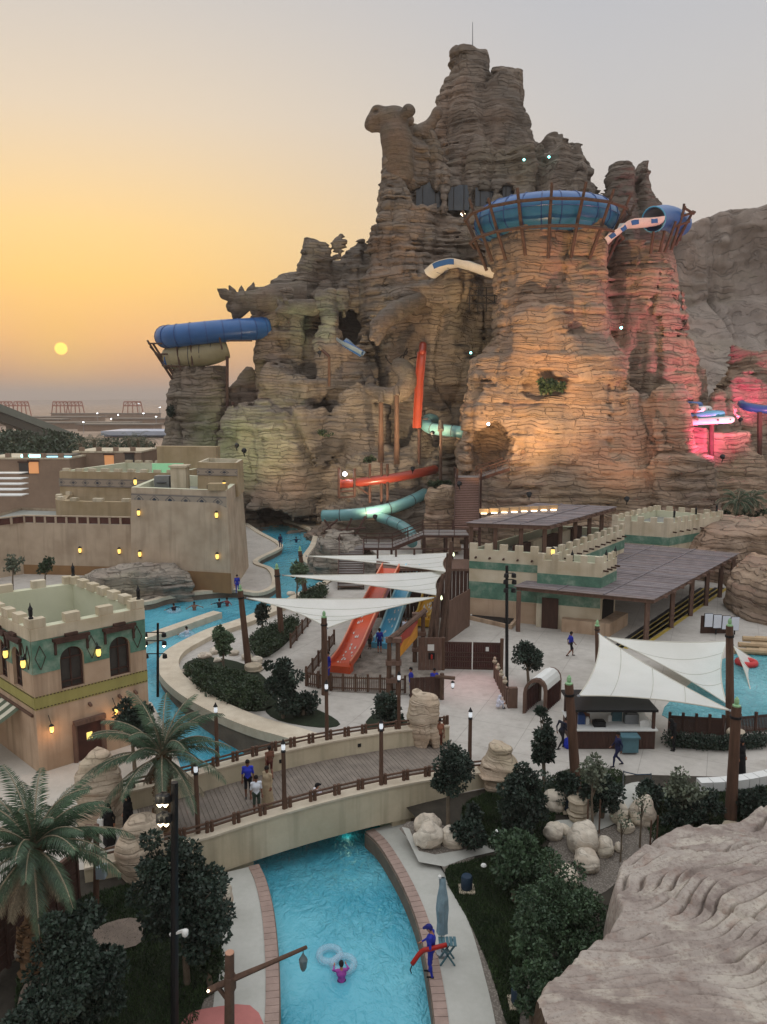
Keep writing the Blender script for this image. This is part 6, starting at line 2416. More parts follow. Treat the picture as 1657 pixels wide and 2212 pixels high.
# ---------------------------------------------------------------- blue tube with funnel on the west pillar
def west_tube():
 T = thing('tube_slide', 'thick blue tube curling out over the west pillar above a cream funnel', 'slide', A(420, 720, 115))
 pts = [A(575, 708, 117.5), A(540, 711, 116), A(480, 715, 114.5), A(420, 721, 113.5), A(375, 726, 113.6), A(358, 728, 115.6), A(372, 730, 118)]
 line = spline([tuple(p) for p in pts], 7)
 obj('tube', MB().tube(line, 1.62, 18), M_BLUET, T, 'all')
 fr = frames_along(line)
 for i in range(2, len(fr), 4):
  p, d, x, y = fr[i]
  obj('flange', MB().tube([p - d * .05, p + d * .05], 1.69, 18), M_BLUED, T)
 # cream funnel that hangs below, tipped blue at its outer end
 fpts = [A(490, 752, 116), A(460, 760, 115.4), A(420, 766, 115), A(385, 771, 115), A(362, 775, 115.4)]
 fl = spline([tuple(p) for p in fpts], 5)
 fr2 = np.linspace(0, 1, len(fl))
 obj('funnel', MB().tube(fl, [1.5 + .45 * math.sin(math.pi * k) for k in fr2], 18), M_CREAMT, T, 'all')
 for i in range(2, len(fl), 3):
  p = Vector(fl[i])
  k = fr2[i]
  obj('flange', MB().tube([p - Vector((.05, 0, 0)), p + Vector((.05, 0, 0))], 1.53 + .45 * math.sin(math.pi * k), 18), M_SEAM, T)
 obj('funnel_tip', MB().tube([A(366, 775, 115.2), A(356, 776, 115.3)], [1.55, 1.2], 16), M_BLUET, T, 'all')
 for (u0, v0, u1, v1) in ((372, 818, 318, 735), (382, 822, 330, 742), (392, 824, 324, 748)):
  obj('log', MB().tube([A(u0, v0, 115), A(u1, v1, 113.5)], [.2, .15], 7, jit=.08), M_LOG, T, 40)
 for (u0, v0, u1, v1) in ((320, 742, 358, 742), (335, 765, 362, 765), (350, 790, 400, 792), (410, 696, 418, 740), (470, 710, 480, 755), (545, 736, 490, 736), (411, 740, 416, 790), (380, 742, 390, 800)):
  obj('log', MB().tube([A(u0, v0, 113.2), A(u1, v1, 113.2)], .13, 7, jit=.08), M_LOG, T, 40)
 obj('top_frame', MB().tube([A(402, 700, 113.4), A(425, 700, 113.4)], .12, 6), M_LOG, T)
 for (u, v0, v1, Y) in ((491, 770, 880, 113), (503, 868, 895, 110.5)):
  obj('column', MB().tube([A(u, v1, Y), A(u, v0, Y)], .22, 8), M_RUST, T)

west_tube()
# odds and ends of blue chute that show in the arches
t = thing('chute_slide', 'pale blue chute showing in the dark arch left of the serpent', 'slide', A(760, 755, 108))
line = spline([tuple(A(735, 738, 109)), tuple(A(752, 750, 108)), tuple(A(782, 768, 107.5))], 5)
obj('chute', trough(line, 1.7, .6, .1), gloss('grey_blue_fibreglass', rgb('7e8e9a')), t, 40)
obj('water_film', MB().tube([Vector(p) + Vector((0, -.1, .22)) for p in line[3:]], .5, 8), M_BLUET, t)
t = thing('chute_slide', 'white and blue curving chute crossing the gap to the tower', 'slide', A(1000, 580, 106))
line = spline([tuple(A(936, 600, 110)), tuple(A(956, 584, 108.5)), tuple(A(985, 577, 107)), tuple(A(1010, 582, 105.5)), tuple(A(1045, 594, 104)), tuple(A(1085, 606, 103))], 6)
obj('chute', trough(line, 2.5, 1.0, .1), M_WHITET, t, 40)
frc = frames_along(line)
for i in (4, 9, 14, 19, 24):
 p, d, x, y = frc[i]
 obj('flange', MB().tube([p + x * math.cos(math.pi + math.pi * k / 8) * 1.13 + y * (.9 + math.sin(math.pi + math.pi * k / 8) * .98) for k in range(9)], .06, 5), M_BLUED, t)
p_, q_ = frc[5], frc[13]
obj('blue_side', MB().strip([f[0] + f[2] * 1.37 * s + f[3] * .9 for s in (1,) for f in frc[5:15]], [f[0] + f[2] * 1.20 + f[3] * .2 for f in frc[5:15]]), M_BLUET, t)
obj('blue_side', MB().strip([f[0] - f[2] * 1.37 + f[3] * .9 for f in frc[5:15]], [f[0] - f[2] * 1.20 + f[3] * .2 for f in frc[5:15]]), M_BLUET, t)
fm = thing('service_gantry', 'dark steel service gantry under the white chute in the recess', 'gantry', A(1040, 640, 105))
for k in range(4):
 x0 = A(1015 + k * 18, 620, 105)
 obj('strut', MB().beam(x0, x0 - Vector((0, 0, 3.2)), .12), M_BLACK, fm)
for v in (622, 638, 655):
 obj('rail', MB().beam(A(1010, v, 105), A(1076, v, 104.4), .12), M_BLACK, fm)
obj('brace', MB().beam(A(1015, 622, 105), A(1070, 655, 104.4), .1), M_BLACK, fm)

# ---------------------------------------------------------------- red tubes, teal tubes
t = thing('drop_slide', 'steep red drop tube on the cliff beside the serpent', 'slide', A(905, 930, 105))
line = spline([tuple(A(914, 744, 107)), tuple(A(911, 780, 105)), tuple(A(907, 850, 104.2)), tuple(A(903, 925, 103.6))], 6)
obj('tube', MB().tube(line[:5], .52, 12), M_REDT, t, 'all')
obj('chute', trough(line[4:], 1.05, .5, .08), M_ORANGE_D, t, 40)
obj('stay', MB().tube([A(888, 905, 104), A(925, 905, 104)], .08, 6), M_RUST, t)
obj('column', MB().tube([A(905, 925, 103.7), A(905, 1005, 103.7)], .2, 8), M_RUST, t)
t = thing('red_slide', 'dark red tube sweeping across below the serpent on brown posts', 'slide', A(830, 1035, 99))
line = spline([tuple(A(736, 1046, 98)), tuple(A(775, 1042, 97)), tuple(A(850, 1032, 97)), tuple(A(910, 1021, 98.5)), tuple(A(940, 1014, 101))], 7)
obj('tube', MB().tube(line, .58, 14), M_REDT, t, 'all')
obj('mouth_rim', MB().tube([A(734, 1046, 98), A(738, 1046, 98)], .66, 14), M_ORANGE_D, t, 40)
for (u, v0, v1) in ((732, 1010, 1075), (766, 1012, 1070), (799, 1002, 1085), (824, 1000, 1095), (837, 1002, 1090)):
 obj('post', MB().tube([A(u, v1, 96.6), A(u, v0, 96.6)], .17, 8), M_RUST, t)
for (u0, v0, u1, v1) in ((730, 1062, 770, 1060), (732, 1075, 768, 1072), (770, 1050, 800, 1070)):
 obj('brace', MB().tube([A(u0, v0, 96.7), A(u1, v1, 96.7)], .12, 6), M_RUST, t)
obj('lamp', MB().lathe(A(745, 1024, 97.5), [(.06, -.28), (.27, -.1), (.27, .1), (.06, .28)], 10), M_COOL, t, 'all')
light('red_slide_lamp', 'POINT', A(745, 1022, 96.6), 60, (.95, .9, 1), rad=.2)
for (u, v0, v1, Y) in ((823, 870, 998, 103), (857, 855, 1002, 102.5), (711, 770, 835, 108), (952, 930, 1045, 98)):
 s = thing('support_column', {823: 'brown column with rock cap left under the serpent coil', 857: 'brown column with rock cap right under the serpent coil', 711: 'short rust pole bent over beneath the west arches', 952: 'slim palm trunk column beside the teal tube'}[u], 'column', A(u, v1, Y))
 obj('shaft', MB().tube([A(u, v1, Y), A(u, (v0 + v1) / 2, Y), A(u, v0, Y)], [.42, .34, .3] if u in (823, 857) else .2, 9), M_POSTW if u != 952 else M_LOG, s, 40)
 obj('head', MB().tube([A(u, v0, Y), A(u + (0 if u != 711 else -22), v0 - 20, Y + .6)], [.42, .3] if u != 711 else .22, 9), M_SCULPT if u != 711 else M_RUST, s, 40)
tube_slide('teal_slide', 'long teal tube curving down over the rock apron to the landing', [A(918, 1066, 100), A(895, 1078, 97.5), A(850, 1096, 95.5), A(790, 1108, 94.5), A(735, 1113, 94.5), A(697, 1114, 95)], .72, M_TEAL, 3.0)
tube_slide('teal_slide', 'short teal tube running down behind the stair railing', [A(820, 1117, 94.8), A(845, 1126, 92.5), A(868, 1136, 90), A(888, 1152, 87), A(890, 1172, 84)], .62, M_TEAL, 2.4)
tube_slide('teal_slide', 'teal tube bend between the small pinnacle and the tower', [A(938, 908, 107.5), A(926, 906, 106), A(920, 918, 104.5), A(935, 926, 103), A(965, 930, 102), A(1005, 934, 101)], .78, M_TEAL, 2.6)
fr_ = thing('trestle', 'rusty trestle legs under the long teal tube', 'trestle', A(760, 1150, 93))
for (u0, v0, u1, v1) in ((700, 1122, 720, 1150), (730, 1122, 700, 1148), (760, 1120, 745, 1150), (790, 1115, 770, 1152), (700, 1148, 790, 1140)):
 obj('leg', MB().tube([A(u0, v0, 93.5), A(u1, v1, 93.3)], .13, 6), M_RUST, fr_)
for u, v in ((735, 1146), (748, 1120), (806, 1112)):
 pass

# ---------------------------------------------------------------- coiling chutes at the far right
t = thing('coil_slide', 'coiled blue and white spotted chutes curling out of the pink crag', 'slide', A(1520, 895, 92))
for k, (dv, m, du) in enumerate(((0, M_BLUET, -24), (9, M_WHITET, -12), (19, M_BLUES, 8), (31, M_WHITET, 20))):
 r = (32 + k * 9) * 92 / FPX
 c = A(1500 + du * .9, 876 + dv, 92 + 1.5)
 pts = [A(1440, 884 + dv, 94 - k * .6)] + [c + Vector((r * math.sin(a), -r * math.cos(a) * .9 + .2, .04 * a)) for a in [math.pi * q / 10 * .95 + .15 for q in range(0, 11)]] + [A(1470, 866 + dv, 99)]
 obj('chute', MB().tube(spline([tuple(p) for p in pts], 4), .42, 10), m, t, 'all')
 if m is M_WHITET:
  for q in pts[1:9:1]:
   obj('spot', MB().lathe(Vector(q) + Vector((0, -.44, .05)), [(.02, -.1), (.12, -.06), (.12, .06), (.02, .1)], 6), M_BLACK, t)
for u, v0, v1 in ((1537, 905, 1008),):
 obj('column', MB().tube([A(u, v1, 92), A(u, v0, 92)], .3, 8), M_RUST, t)
 obj('head', MB().tube([A(u - 24, v0 + 2, 92), A(u + 24, v0 - 4, 92)], .16, 6), M_RUST, t)
t = thing('coil_slide', 'purple blue chute end cut by the right picture edge', 'slide', A(1640, 880, 95))
obj('chute', MB().tube(spline([tuple(A(1602, 872, 97)), tuple(A(1612, 878, 95)), tuple(A(1650, 884, 94)), tuple(A(1710, 886, 94))], 5), .5, 10), M_BLUED, t, 'all')
obj('column', MB().tube([A(1641, 1000, 94), A(1641, 890, 94)], .3, 8), M_RUST, t)
# pocket planting high on the tower and a planter by the stairs

# ================================================================ near rock, boulders, cliff
def near_mat():
 t = NT('near_pinkish_stone')
 w = lambda k, d=5, r=.6: t.noise(t.coord((k, k, k), 'World'), 1.0, d, r)
 c = t.ramp(w(.55), [(.34, rgb('7e716a')), (.48, rgb('988c83')), (.62, rgb('a99f95'))])
 c = t.mix(t.ramp(w(.9, 4), [(.50, 0.0), (.64, .75)]), c, rgb('bdb4a6'))
 c = t.mix(t.ramp(w(1.7, 4), [(.55, 0.0), (.7, .5)]), c, rgb('8a6f62'))
 f = w(9.0, 6, .7)
 c = t.mix(t.math('MULTIPLY', t.ramp(f, [(.36, 1.0), (.5, 0.0)]), .5), c, rgb('6a5c54'))
 t.base(c)
 t.set(Roughness=.92, **{'Specular IOR Level': .12})
 t.bump(w(2.6, 6, .65), .5, .08)
 t.bump(f, .5, .03)
 return t.mat

M_NEAR = near_mat()

def near_rock():
 rim = [(1095, 2290, 12.6), (1122, 2212, 14), (1150, 2150, 15), (1212, 2100, 16), (1250, 2052, 17), (1312, 2012, 18), (1352, 1945, 19.6), (1343, 1895, 21.6), (1365, 1850, 23), (1420, 1812, 24.2), (1475, 1776, 25.2), (1530, 1768, 25.6), (1600, 1772, 25.8), (1660, 1736, 27), (1800, 1700, 28.5)]
 P = [A(*r) for r in rim]
 poly = [(p.x, p.y) for p in P] + [(26, 28), (26, 7), (P[0].x + .8, 7)]
 h = .042
 xa, ya = np.arange(3.2, 24, h), np.arange(7.2, 30, h)
 X, Y = np.meshgrid(xa, ya, indexing='ij')
 d2 = np.full(X.shape, 1e9)
 ins = np.zeros(X.shape, bool)
 n = len(poly)
 for i in range(n):
  (x0, y0), (x1, y1) = poly[i], poly[(i + 1) % n]
  ex, ey = x1 - x0, y1 - y0
  t = np.clip(((X - x0) * ex + (Y - y0) * ey) / (ex * ex + ey * ey), 0, 1)
  d2 = np.minimum(d2, np.hypot(X - x0 - t * ex, Y - y0 - t * ey))
  ins ^= ((y0 <= Y) != (y1 <= Y)) & (X < (x1 - x0) * (Y - y0) / (y1 - y0 + 1e-12) + x0)
 side = np.where(ins, -d2, d2)
 # height of the rim carried inwards, rising towards the viewer and the right
 wsum, zs = 0, 0
 for p in P:
  w = 1 / ((X - p.x) ** 2 + (Y - p.y) ** 2 + .5) ** 1.5
  wsum = wsum + w
  zs = zs + w * p.z
 gn = lambda k, sd: grid_noise((len(xa), len(ya), 4), (h / k, h / k, .3), sd)[:, :, 0]
 big, med, sml, tiny = gn(4.5, 91), gn(1.6, 92), gn(.55, 93), gn(.16, 95)
 zr = zs / wsum + .20 * np.maximum(0, -side) + big * .40 + med * .10
 # beds weather back as ledges with a dark notch at the foot of each; strong in places, worn flat in others
 def ledge(b, s, cut):
  f = b / s - np.floor(b / s)
  return np.floor(b / s) * s + s * np.clip((f - .70) / .12, 0, 1) + (f - .35) * s * .25 - cut * np.exp(-((f - .64) / .085) ** 2)
 b = zr + med * .07 + sml * .045 + gn(.9, 90) * .05
 m = np.clip(gn(3.2, 94) * 1.9 + 1.1, 0, 1)
 m2 = np.clip(gn(2.1, 89) * 2.0 + .2, 0, 1)
 top = zr * (1 - m) + ledge(b, .14, .27) * m
 top = top + m2 * (ledge(b * .8 + big * .2, .06, .04) - b * .8 - big * .2) + sml * .02 + tiny * .012
 # winding cracks between the lobes
 for sd, k, off, dep in ((97, 5.0, .12, .34), (98, 2.6, -.2, .16)):
  top = top - dep * np.exp(-((gn(k, sd) + off + sml * .03) / .03) ** 2)
 dd = np.maximum(0, -(side + .16 * med + .06 * sml + .03 * tiny) + .62)
 wall = -1.2 + 7.5 * dd ** .7 + .12 * np.sin(9 * dd + med)
 k = .14
 mn = np.minimum(top, wall)
 Z = mn - k * np.log(np.exp(-(top - mn) / k) + np.exp(-(wall - mn) / k))
 V = np.stack([X, Y, Z], 2).reshape(-1, 3)
 i, j = np.meshgrid(np.arange(len(xa) - 1), np.arange(len(ya) - 1), indexing='ij')
 keep = (side[:-1, :-1] < .9).ravel()
 q = (i * len(ya) + j).ravel()[keep]
 o = np_mesh('rock_outcrop', V, np.stack([q, q + len(ya), q + len(ya) + 1, q + 1], 1), M_NEAR, None, True)
 tag(o, 'big pale pinkish rock outcrop with wavy ledges filling the near right corner', 'rock')

near_rock()

def boulder(label, u, v, wpx, hpx, group, seed, mat=None, name='boulder', flat=1.0):
 """rounded stone whose foot is seen at (u, v)"""
 b = gpt(u, v) if v > 1640 else G(u, v)
 s = b.length if False else (Vector((b.x, b.y, b.z - CAMZ)).length / FPX)
 rx, rz = wpx * s / 2, hpx * s / 2 * 1.05
 h = max(.035, min(rx, rz) / 9)
 F = Field((b.x - rx * 1.4, b.y - .1, b.z - .3), (b.x + rx * 1.4, b.y + rx * 2.6, b.z + rz * 2.6), h)
 c = (b.x, b.y + rx, b.z + rz * .8)
 F.ball(c, (rx, rx * .95 * flat, rz * 1.15), .1)
 F.D += rx * .34 * grid_noise(F.n, (h / rx, h / rx, h / rx), seed) + rx * .13 * grid_noise(F.n, (h * 3 / rx,) * 3, seed + 1) + rx * .04 * grid_noise(F.n, (h * 8 / rx,) * 3, seed + 2)
 V, Q = surface_nets(F.D, F.lo, F.h)
 return tag(np_mesh(name, V, Q, mat or M_CREAM_ROCK, None, True), label, 'boulder', group)

BG = 'pale rounded boulders in the garden'
for i, (u, v, w, h, lab) in enumerate((
  (927, 1812, 46, 40, 'pale boulder farthest back of the three beside the bridge abutment'),
  (929, 1850, 60, 52, 'largest pale boulder of the three on the gravel by the walk'),
  (981, 1842, 50, 40, 'pale boulder right of the largest one by the walk'),
  (1205, 1762, 48, 42, 'boulder beside the small blue bin at the mast foot'),
  (1272, 1772, 40, 34, 'boulder right of the mast plinth under the staked tree'),
  (1262, 1858, 54, 52, 'tall egg shaped boulder among the row on the gravel'),
  (1312, 1858, 34, 32, 'medium round boulder right of the egg shaped one'),
  (1297, 1836, 17, 16, 'pebble sized boulder tucked between two larger ones'),
  (1340, 1846, 17, 18, 'little round boulder at the right end of the row'),
  (1270, 1897, 58, 40, 'broad low boulder in the middle of the gravel bed'),
  (1232, 1932, 50, 38, 'boulder half hidden behind the feathery shrub'),
  (1340, 1786, 38, 40, 'boulder behind the bare staked sapling'),
  (1396, 1800, 58, 66, 'tallest boulder behind the second staked sapling'),
  (1352, 1806, 30, 24, 'small boulder in front of the tallest one'),
  (1222, 1808, 30, 18, 'flat little boulder at the edge of the curved path'),
  (1200, 1822, 36, 30, 'boulder at the foot of the big dark shrub'),
  (478, 1990, 40, 62, 'grey boulder peeping out right of the big dark tree'),
  (16, 2080, 44, 36, 'pale boulder at the left picture edge'))):
 boulder(lab, u, v, w, h, BG, 100 + 3 * i)

def long_rock(name, label, pix, Y, seed, mat, h=.16, ry=None, group=None):
 """low crag from rows of (v, u_left, u_right) at one distance"""
 rows = []
 for v, ul, ur in pix:
  a, b = A(ul, v, Y), A(ur, v, Y)
  rows.append((a.z, (a.x + b.x) / 2, 0, (b.x - a.x) / 2, ry or (b.x - a.x) * .3))
 rows.sort()
 rows.insert(0, (-.6, rows[0][1], 0, rows[0][3] * 1.04, rows[0][4]))
 return rock_lump(name, label, 'rock', (0, Y, 0), rows, mat, h, seed, group, butt=.36, bed=.42, beds=.6, sm=.4)

long_rock('rock_ledge', 'long low grey layered rock between the fortress and the pool', [(1222, 250, 372), (1240, 190, 396), (1262, 160, 402), (1284, 150, 404)], 68.5, 31, M_ROCK_G, .15, 2.2)
CR = 'layered rocks beside the pergola'
long_rock('rock_crag', 'upper pale pink layered rock behind the pergola roof', [(1128, 1580, 1700), (1142, 1520, 1720), (1165, 1492, 1740), (1200, 1470, 1760)], 77, 33, M_ROCK_T, .2, 5.0, CR)
long_rock('rock_crag', 'lower rounded layered rock right of the pergola posts', [(1222, 1640, 1740), (1245, 1600, 1760), (1290, 1584, 1780), (1345, 1588, 1790)], 62, 35, M_ROCK_T, .17, 4.0, CR)
# stone apron at the foot of the mountain
long_rock('rock_apron', 'sloping layered rock apron under the red and teal tubes', [(1075, 745, 940), (1100, 712, 985), (1125, 690, 1000), (1150, 672, 1010), (1172, 668, 1010)], 101.5, 37, M_ROCK, .22, 5.0)
long_rock('rock_apron', 'low stepped rock bank beside the channel below the stairs', [(1165, 690, 770), (1190, 680, 800), (1215, 668, 820)], 80, 39, M_ROCK_G, .2, 4.5)
long_rock('rock_planter', 'round stacked stone planter left of the tall stairs', [(1050, 925, 982), (1062, 922, 986), (1090, 920, 988), (1150, 915, 990)], 88, 41, M_ROCK_T, .18, 2.0)

def cliff():
 """far escarpment: sheer upper wall over a slope of scree, with a plateau behind"""
 top = [(1380, 500), (1440, 494), (1500, 480), (1545, 458), (1600, 443), (1657, 434), (1740, 428), (1900, 425), (2200, 425)]
 Y = 300
 us = np.linspace(1380, 2200, 260)
 tv = np.interp(us, [t[0] for t in top], [t[1] for t in top])
 tv = tv + np.interp(us, np.linspace(1380, 2200, 90), np.random.default_rng(8).uniform(-4, 4, 90))
 rows = []
 nz = 110
 for u, v in zip(us, tv):
  p = A(u, v, Y)
  zt = p.z
  col = []
  for k in range(nz + 1):
   t = k / nz
   if t < .08:
    col.append((p.x, Y + 120 * (1 - t / .08), zt))
   else:
    s = (t - .08) / .92
    z = zt * (1 - s) + (-3) * s
    zc = zt * .62
    y = Y - 2 * (zt - z) / zt if z > zc else Y - 2 - (zc - z) * 1.25
    col.append((p.x * (1 if z > zc else y / Y), y, z))
  rows.append(col)
 V = np.array(rows, float).reshape(-1, 3)
 m = nz + 1
 g = np.maximum(0, 1 - np.abs(fbm(V, (.05, .01, .012), 3, 3)) / .2)
 rg = np.abs(fbm(V * [1, 0, .15], (.07, 1, .05), 3, 21))
 V[:, 1] += 7 * g + 16 * np.maximum(0, .3 - rg) * np.clip((V[:, 2] - 20) / 30, 0, 1) + 6 * fbm(V, (.04, .03, .03), 4, 5) + 1.6 * fbm(V, (.12, .1, .5), 3, 9)
 V[:, 2] += .7 * fbm(V, (.06, .06, .3), 3, 12)
 i, j = np.meshgrid(np.arange(len(us) - 1), np.arange(nz), indexing='ij')
 a = (i * m + j).ravel()
 Q = np.stack([a, a + 1, a + m + 1, a + m], 1)
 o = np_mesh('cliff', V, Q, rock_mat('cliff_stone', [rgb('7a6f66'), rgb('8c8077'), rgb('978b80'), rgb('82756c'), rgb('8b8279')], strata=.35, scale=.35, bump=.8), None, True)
 o['kind'] = 'structure'

cliff()

# ================================================================ plants
def leaf_mat(name, c1, c2, rough=.55, spec=.35):
 t = NT(name)
 n = t.noise(t.coord((1.3, 1.3, 1.3), 'World'), 1.0, 3)
 w = t.noise(t.coord((17, 17, 17), 'World'), 1.0, 1)
 t.base(t.ramp(t.math('ADD', t.math('MULTIPLY', n, .5), t.math('MULTIPLY', w, .5)), [(.34, c1), (.56, c2), (.72, tuple(q * 1.9 for q in c2))]))
 t.set(Roughness=rough, **{'Specular IOR Level': spec})
 return t.mat

M_LEAFD = leaf_mat('dark_glossy_leaf', (.010, .017, .013), (.030, .050, .034))
M_LEAFG = leaf_mat('fresh_green_leaf', (.020, .040, .022), (.055, .095, .045))
M_LEAFO = leaf_mat('olive_grey_leaf', (.06, .075, .05), (.13, .15, .10))
M_LEAFH = leaf_mat('hedge_leaf', (.014, .026, .014), (.038, .062, .026))
M_FROND = leaf_mat('palm_leaflet', (.030, .054, .034), (.075, .125, .070), .5)
M_DRYF = leaf_mat('dry_palm_leaflet', (.16, .14, .09), (.26, .22, .15), .7)
M_GRASS = leaf_mat('lawn_blade', (.012, .026, .012), (.040, .066, .024), .7, .2)
M_BARK = M('grey_bark', rgb('6e6253'), .9, .3, 4, .5, .02)
M_PBARK = M('palm_bark', rgb('6f573f'), .95, .35, 5, .5, .03)
M_FLOWER = M('white_flower', rgb('e2e2dc'), .7, .05)

def leaves_np(C, n, size, g, spread, upb=.3):
 """n little folded leaves scattered about clump centres C (k,4: xyz and radius)"""
 k = g.integers(0, len(C), n)
 d = g.normal(size=(n, 3))
 d /= np.linalg.norm(d, axis=1, keepdims=True)
 r = g.uniform(.55, 1.0, n) ** .6 * C[k, 3]
 P = C[k, :3] + d * r[:, None] * spread
 ax = d * .6 + g.normal(size=(n, 3)) * .6
 ax[:, 2] += upb * g.uniform(-1, 1, n)
 ax /= np.linalg.norm(ax, axis=1, keepdims=True)
 sd = np.cross(ax, g.normal(size=(n, 3)))
 sd /= np.linalg.norm(sd, axis=1, keepdims=True)
 L = size * g.uniform(.7, 1.3, n)[:, None]
 w = L * .30
 V = np.stack([P, P + ax * L * .5 + sd * w, P + ax * L, P + ax * L * .5 - sd * w], 1).reshape(-1, 3)
 Q = np.arange(4 * n).reshape(n, 4)
 return V, Q

def clumps(c, rad, n, g, cr, shell=.55):
 """clump centres through an ellipsoid, thicker towards its skin"""
 d = g.normal(size=(n, 3))
 d /= np.linalg.norm(d, axis=1, keepdims=True)
 r = g.uniform(shell, 1.0, n) ** .8
 P = np.array(c) + d * r[:, None] * np.array(rad)
 return np.concatenate([P, (cr * g.uniform(.6, 1.25, n))[:, None]], 1)

def tree(name, label, base, crown_c, rad, nleaf, leaf, mat, seed, trunk=.09, cat='tree', group=None, nclump=36, cr=.42, limbs=6, stems=1, spread=(1, 1, .85)):
 g = np.random.default_rng(seed)
 base, crown_c = Vector(base), Vector(crown_c)
 T = thing(name, label, cat, base, group)
 C = []
 nl = 7
 for i in range(nl):                                # several uneven lobes make the crown
  d = g.normal(size=3)
  d /= np.linalg.norm(d)
  lc = np.array(crown_c) + d * np.array(rad) * g.uniform(.42, .62)
  C.append(clumps(lc, np.array(rad) * g.uniform(.52, .70), max(3, nclump // nl), g, cr * min(rad) * .85, .3))
 C = np.concatenate(C)
 V, Q = leaves_np(C, nleaf, leaf, g, np.array(spread))
 np_mesh('crown' if cat == 'tree' else 'foliage', V, Q, mat, T, False)
 tm = MB()
 for s in range(stems):
  b = base + Vector((g.uniform(-.15, .15) * (stems > 1), g.uniform(-.15, .15) * (stems > 1), -.05))
  mid = base.lerp(crown_c, .55) + Vector((g.uniform(-.08, .08), g.uniform(-.08, .08), 0))
  tm.tube([b, mid, crown_c], [trunk * 1.15, trunk * .9, trunk * .45], 7)
  fork = base.lerp(crown_c, .6)
  for i in range(limbs):
   k = C[g.integers(0, len(C))]
   e = Vector(k[:3])
   m = fork.lerp(e, .5) + Vector((0, 0, .1))
   tm.tube([fork, m, e], [trunk * .5, trunk * .32, trunk * .12], 5)
 obj('trunk' if cat == 'tree' else 'stem', tm, M_BARK, T)
 return T

def tree_px(name, label, ub, vb, u0, u1, v0, v1, nleaf, leaf, mat, seed, z=None, **kw):
 """tree whose foot is at (ub, vb) and whose crown fills the box u0..u1, v0..v1"""
 b = G(ub, vb, z) if z is not None else (gpt(ub, vb) if vb > 1640 else G(ub, vb))
 a, c = A(u0, (v0 + v1) / 2, b.y), A(u1, (v0 + v1) / 2, b.y)
 zt, zb = A((u0 + u1) / 2, v0, b.y).z, A((u0 + u1) / 2, v1, b.y).z
 zb = max(zb, b.z + .05)
 rx, rz = (c.x - a.x) / 2, (zt - zb) / 2
 return tree(name, label, b, ((a.x + c.x) / 2, b.y, (zt + zb) / 2), (rx * .86, rx * .8, rz * .86), nleaf, leaf, mat, seed, **kw)

DT = 'dark leaved trees'
tree_px('shade_tree', 'largest dark tree standing between the bridge and the near left walk', 405, 2125, 283, 514, 1748, 2085, 17000, .145, M_LEAFD, 201, trunk=.10, group=DT, nclump=70, cr=.34)
tree_px('shade_tree', 'broad dark tree in the bottom left corner before the palm', 150, 2240, 45, 290, 1968, 2190, 15000, .14, M_LEAFD, 202, group=DT, nclump=60, cr=.34)
tree_px('shade_tree', 'dark tree tucked between the green house and the palm', 292, 1668, 245, 332, 1498, 1625, 3500, .22, M_LEAFD, 203, z=0.0, group=DT)
tree_px('shade_tree', 'clipped dark tree on a pale trunk at the right bridge end', 968, 1800, 922, 1022, 1594, 1728, 8000, .135, M_LEAFD, 204, trunk=.085, group=DT, nclump=45)
tree_px('shade_tree', 'dark rounded tree on the spit in front of the hedge', 612, 1552, 568, 658, 1408, 1540, 5000, .2, M_LEAFD, 205, group=DT)
tree_px('shade_tree', 'small dark tree under the left tip of the lowest sail', 566, 1372, 546, 586, 1298, 1358, 1500, .2, M_LEAFD, 206, group=DT, nclump=18)
tree_px('shade_tree', 'dark tree behind the tall black light pole by the gate', 1142, 1478, 1106, 1180, 1378, 1462, 3000, .2, M_LEAFD, 207, group=DT)
tree_px('shade_tree', 'dark upright tree left of the mast with string lights', 1176, 1705, 1140, 1212, 1534, 1652, 3600, .17, M_LEAFD, 208, z=0.0, group=DT)
BS = 'dark bushes'
tree_px('bush', 'tall dark bush right of the low rounded rock pillar', 1130, 1832, 1064, 1200, 1645, 1828, 13000, .135, M_LEAFD, 210, cat='bush', group=BS, nclump=60, cr=.36)
tree_px('bush', 'dark bush at the foot of the bridge beside the clipped tree', 1018, 1826, 972, 1066, 1735, 1822, 3500, .16, M_LEAFD, 211, cat='bush', group=BS)
tree_px('bush', 'dark bush below the spit tree', 655, 1545, 622, 692, 1493, 1545, 2200, .18, M_LEAFD, 212, cat='bush', group=BS)
tree_px('bush', 'dark bush before the timber portal left of the split rock pillar', 842, 1588, 800, 888, 1492, 1585, 3500, .18, M_LEAFD, 213, cat='bush', group=BS)
tree_px('bush', 'dark bush hedge left of the mast plinth', 1212, 1748, 1190, 1248, 1668, 1745, 2500, .16, M_LEAFD, 214, cat='bush', group=BS)
tree_px('bush', 'dark rounded bush at the bend of the curved path', 1300, 1765, 1252, 1348, 1662, 1760, 4000, .16, M_LEAFD, 215, cat='bush', group=BS)
tree_px('bush', 'dark bush left of the olive tree at the plaza edge', 1402, 1748, 1370, 1438, 1690, 1748, 2500, .16, M_LEAFD, 216, cat='bush', group=BS)
tree_px('bush', 'dark hedge bush behind the near rock below the white bench', 1490, 1790, 1430, 1560, 1705, 1790, 4500, .16, M_LEAFD, 217, cat='bush', group=BS)
tree_px('bush', 'dark bush behind the thick mast at the right edge', 1630, 1770, 1570, 1690, 1702, 1765, 3500, .16, M_LEAFD, 218, cat='bush', group=BS)
tree_px('bush', 'ragged dark bush along the bottom picture edge', 120, 2300, 0, 260, 2135, 2290, 9000, .13, M_LEAFD, 219, cat='bush', group=BS)
tree_px('bush', 'bluish bush under the big tree by the near left gravel', 455, 2130, 420, 490, 2010, 2125, 2200, .15, M_LEAFH, 220, cat='bush', group=BS)
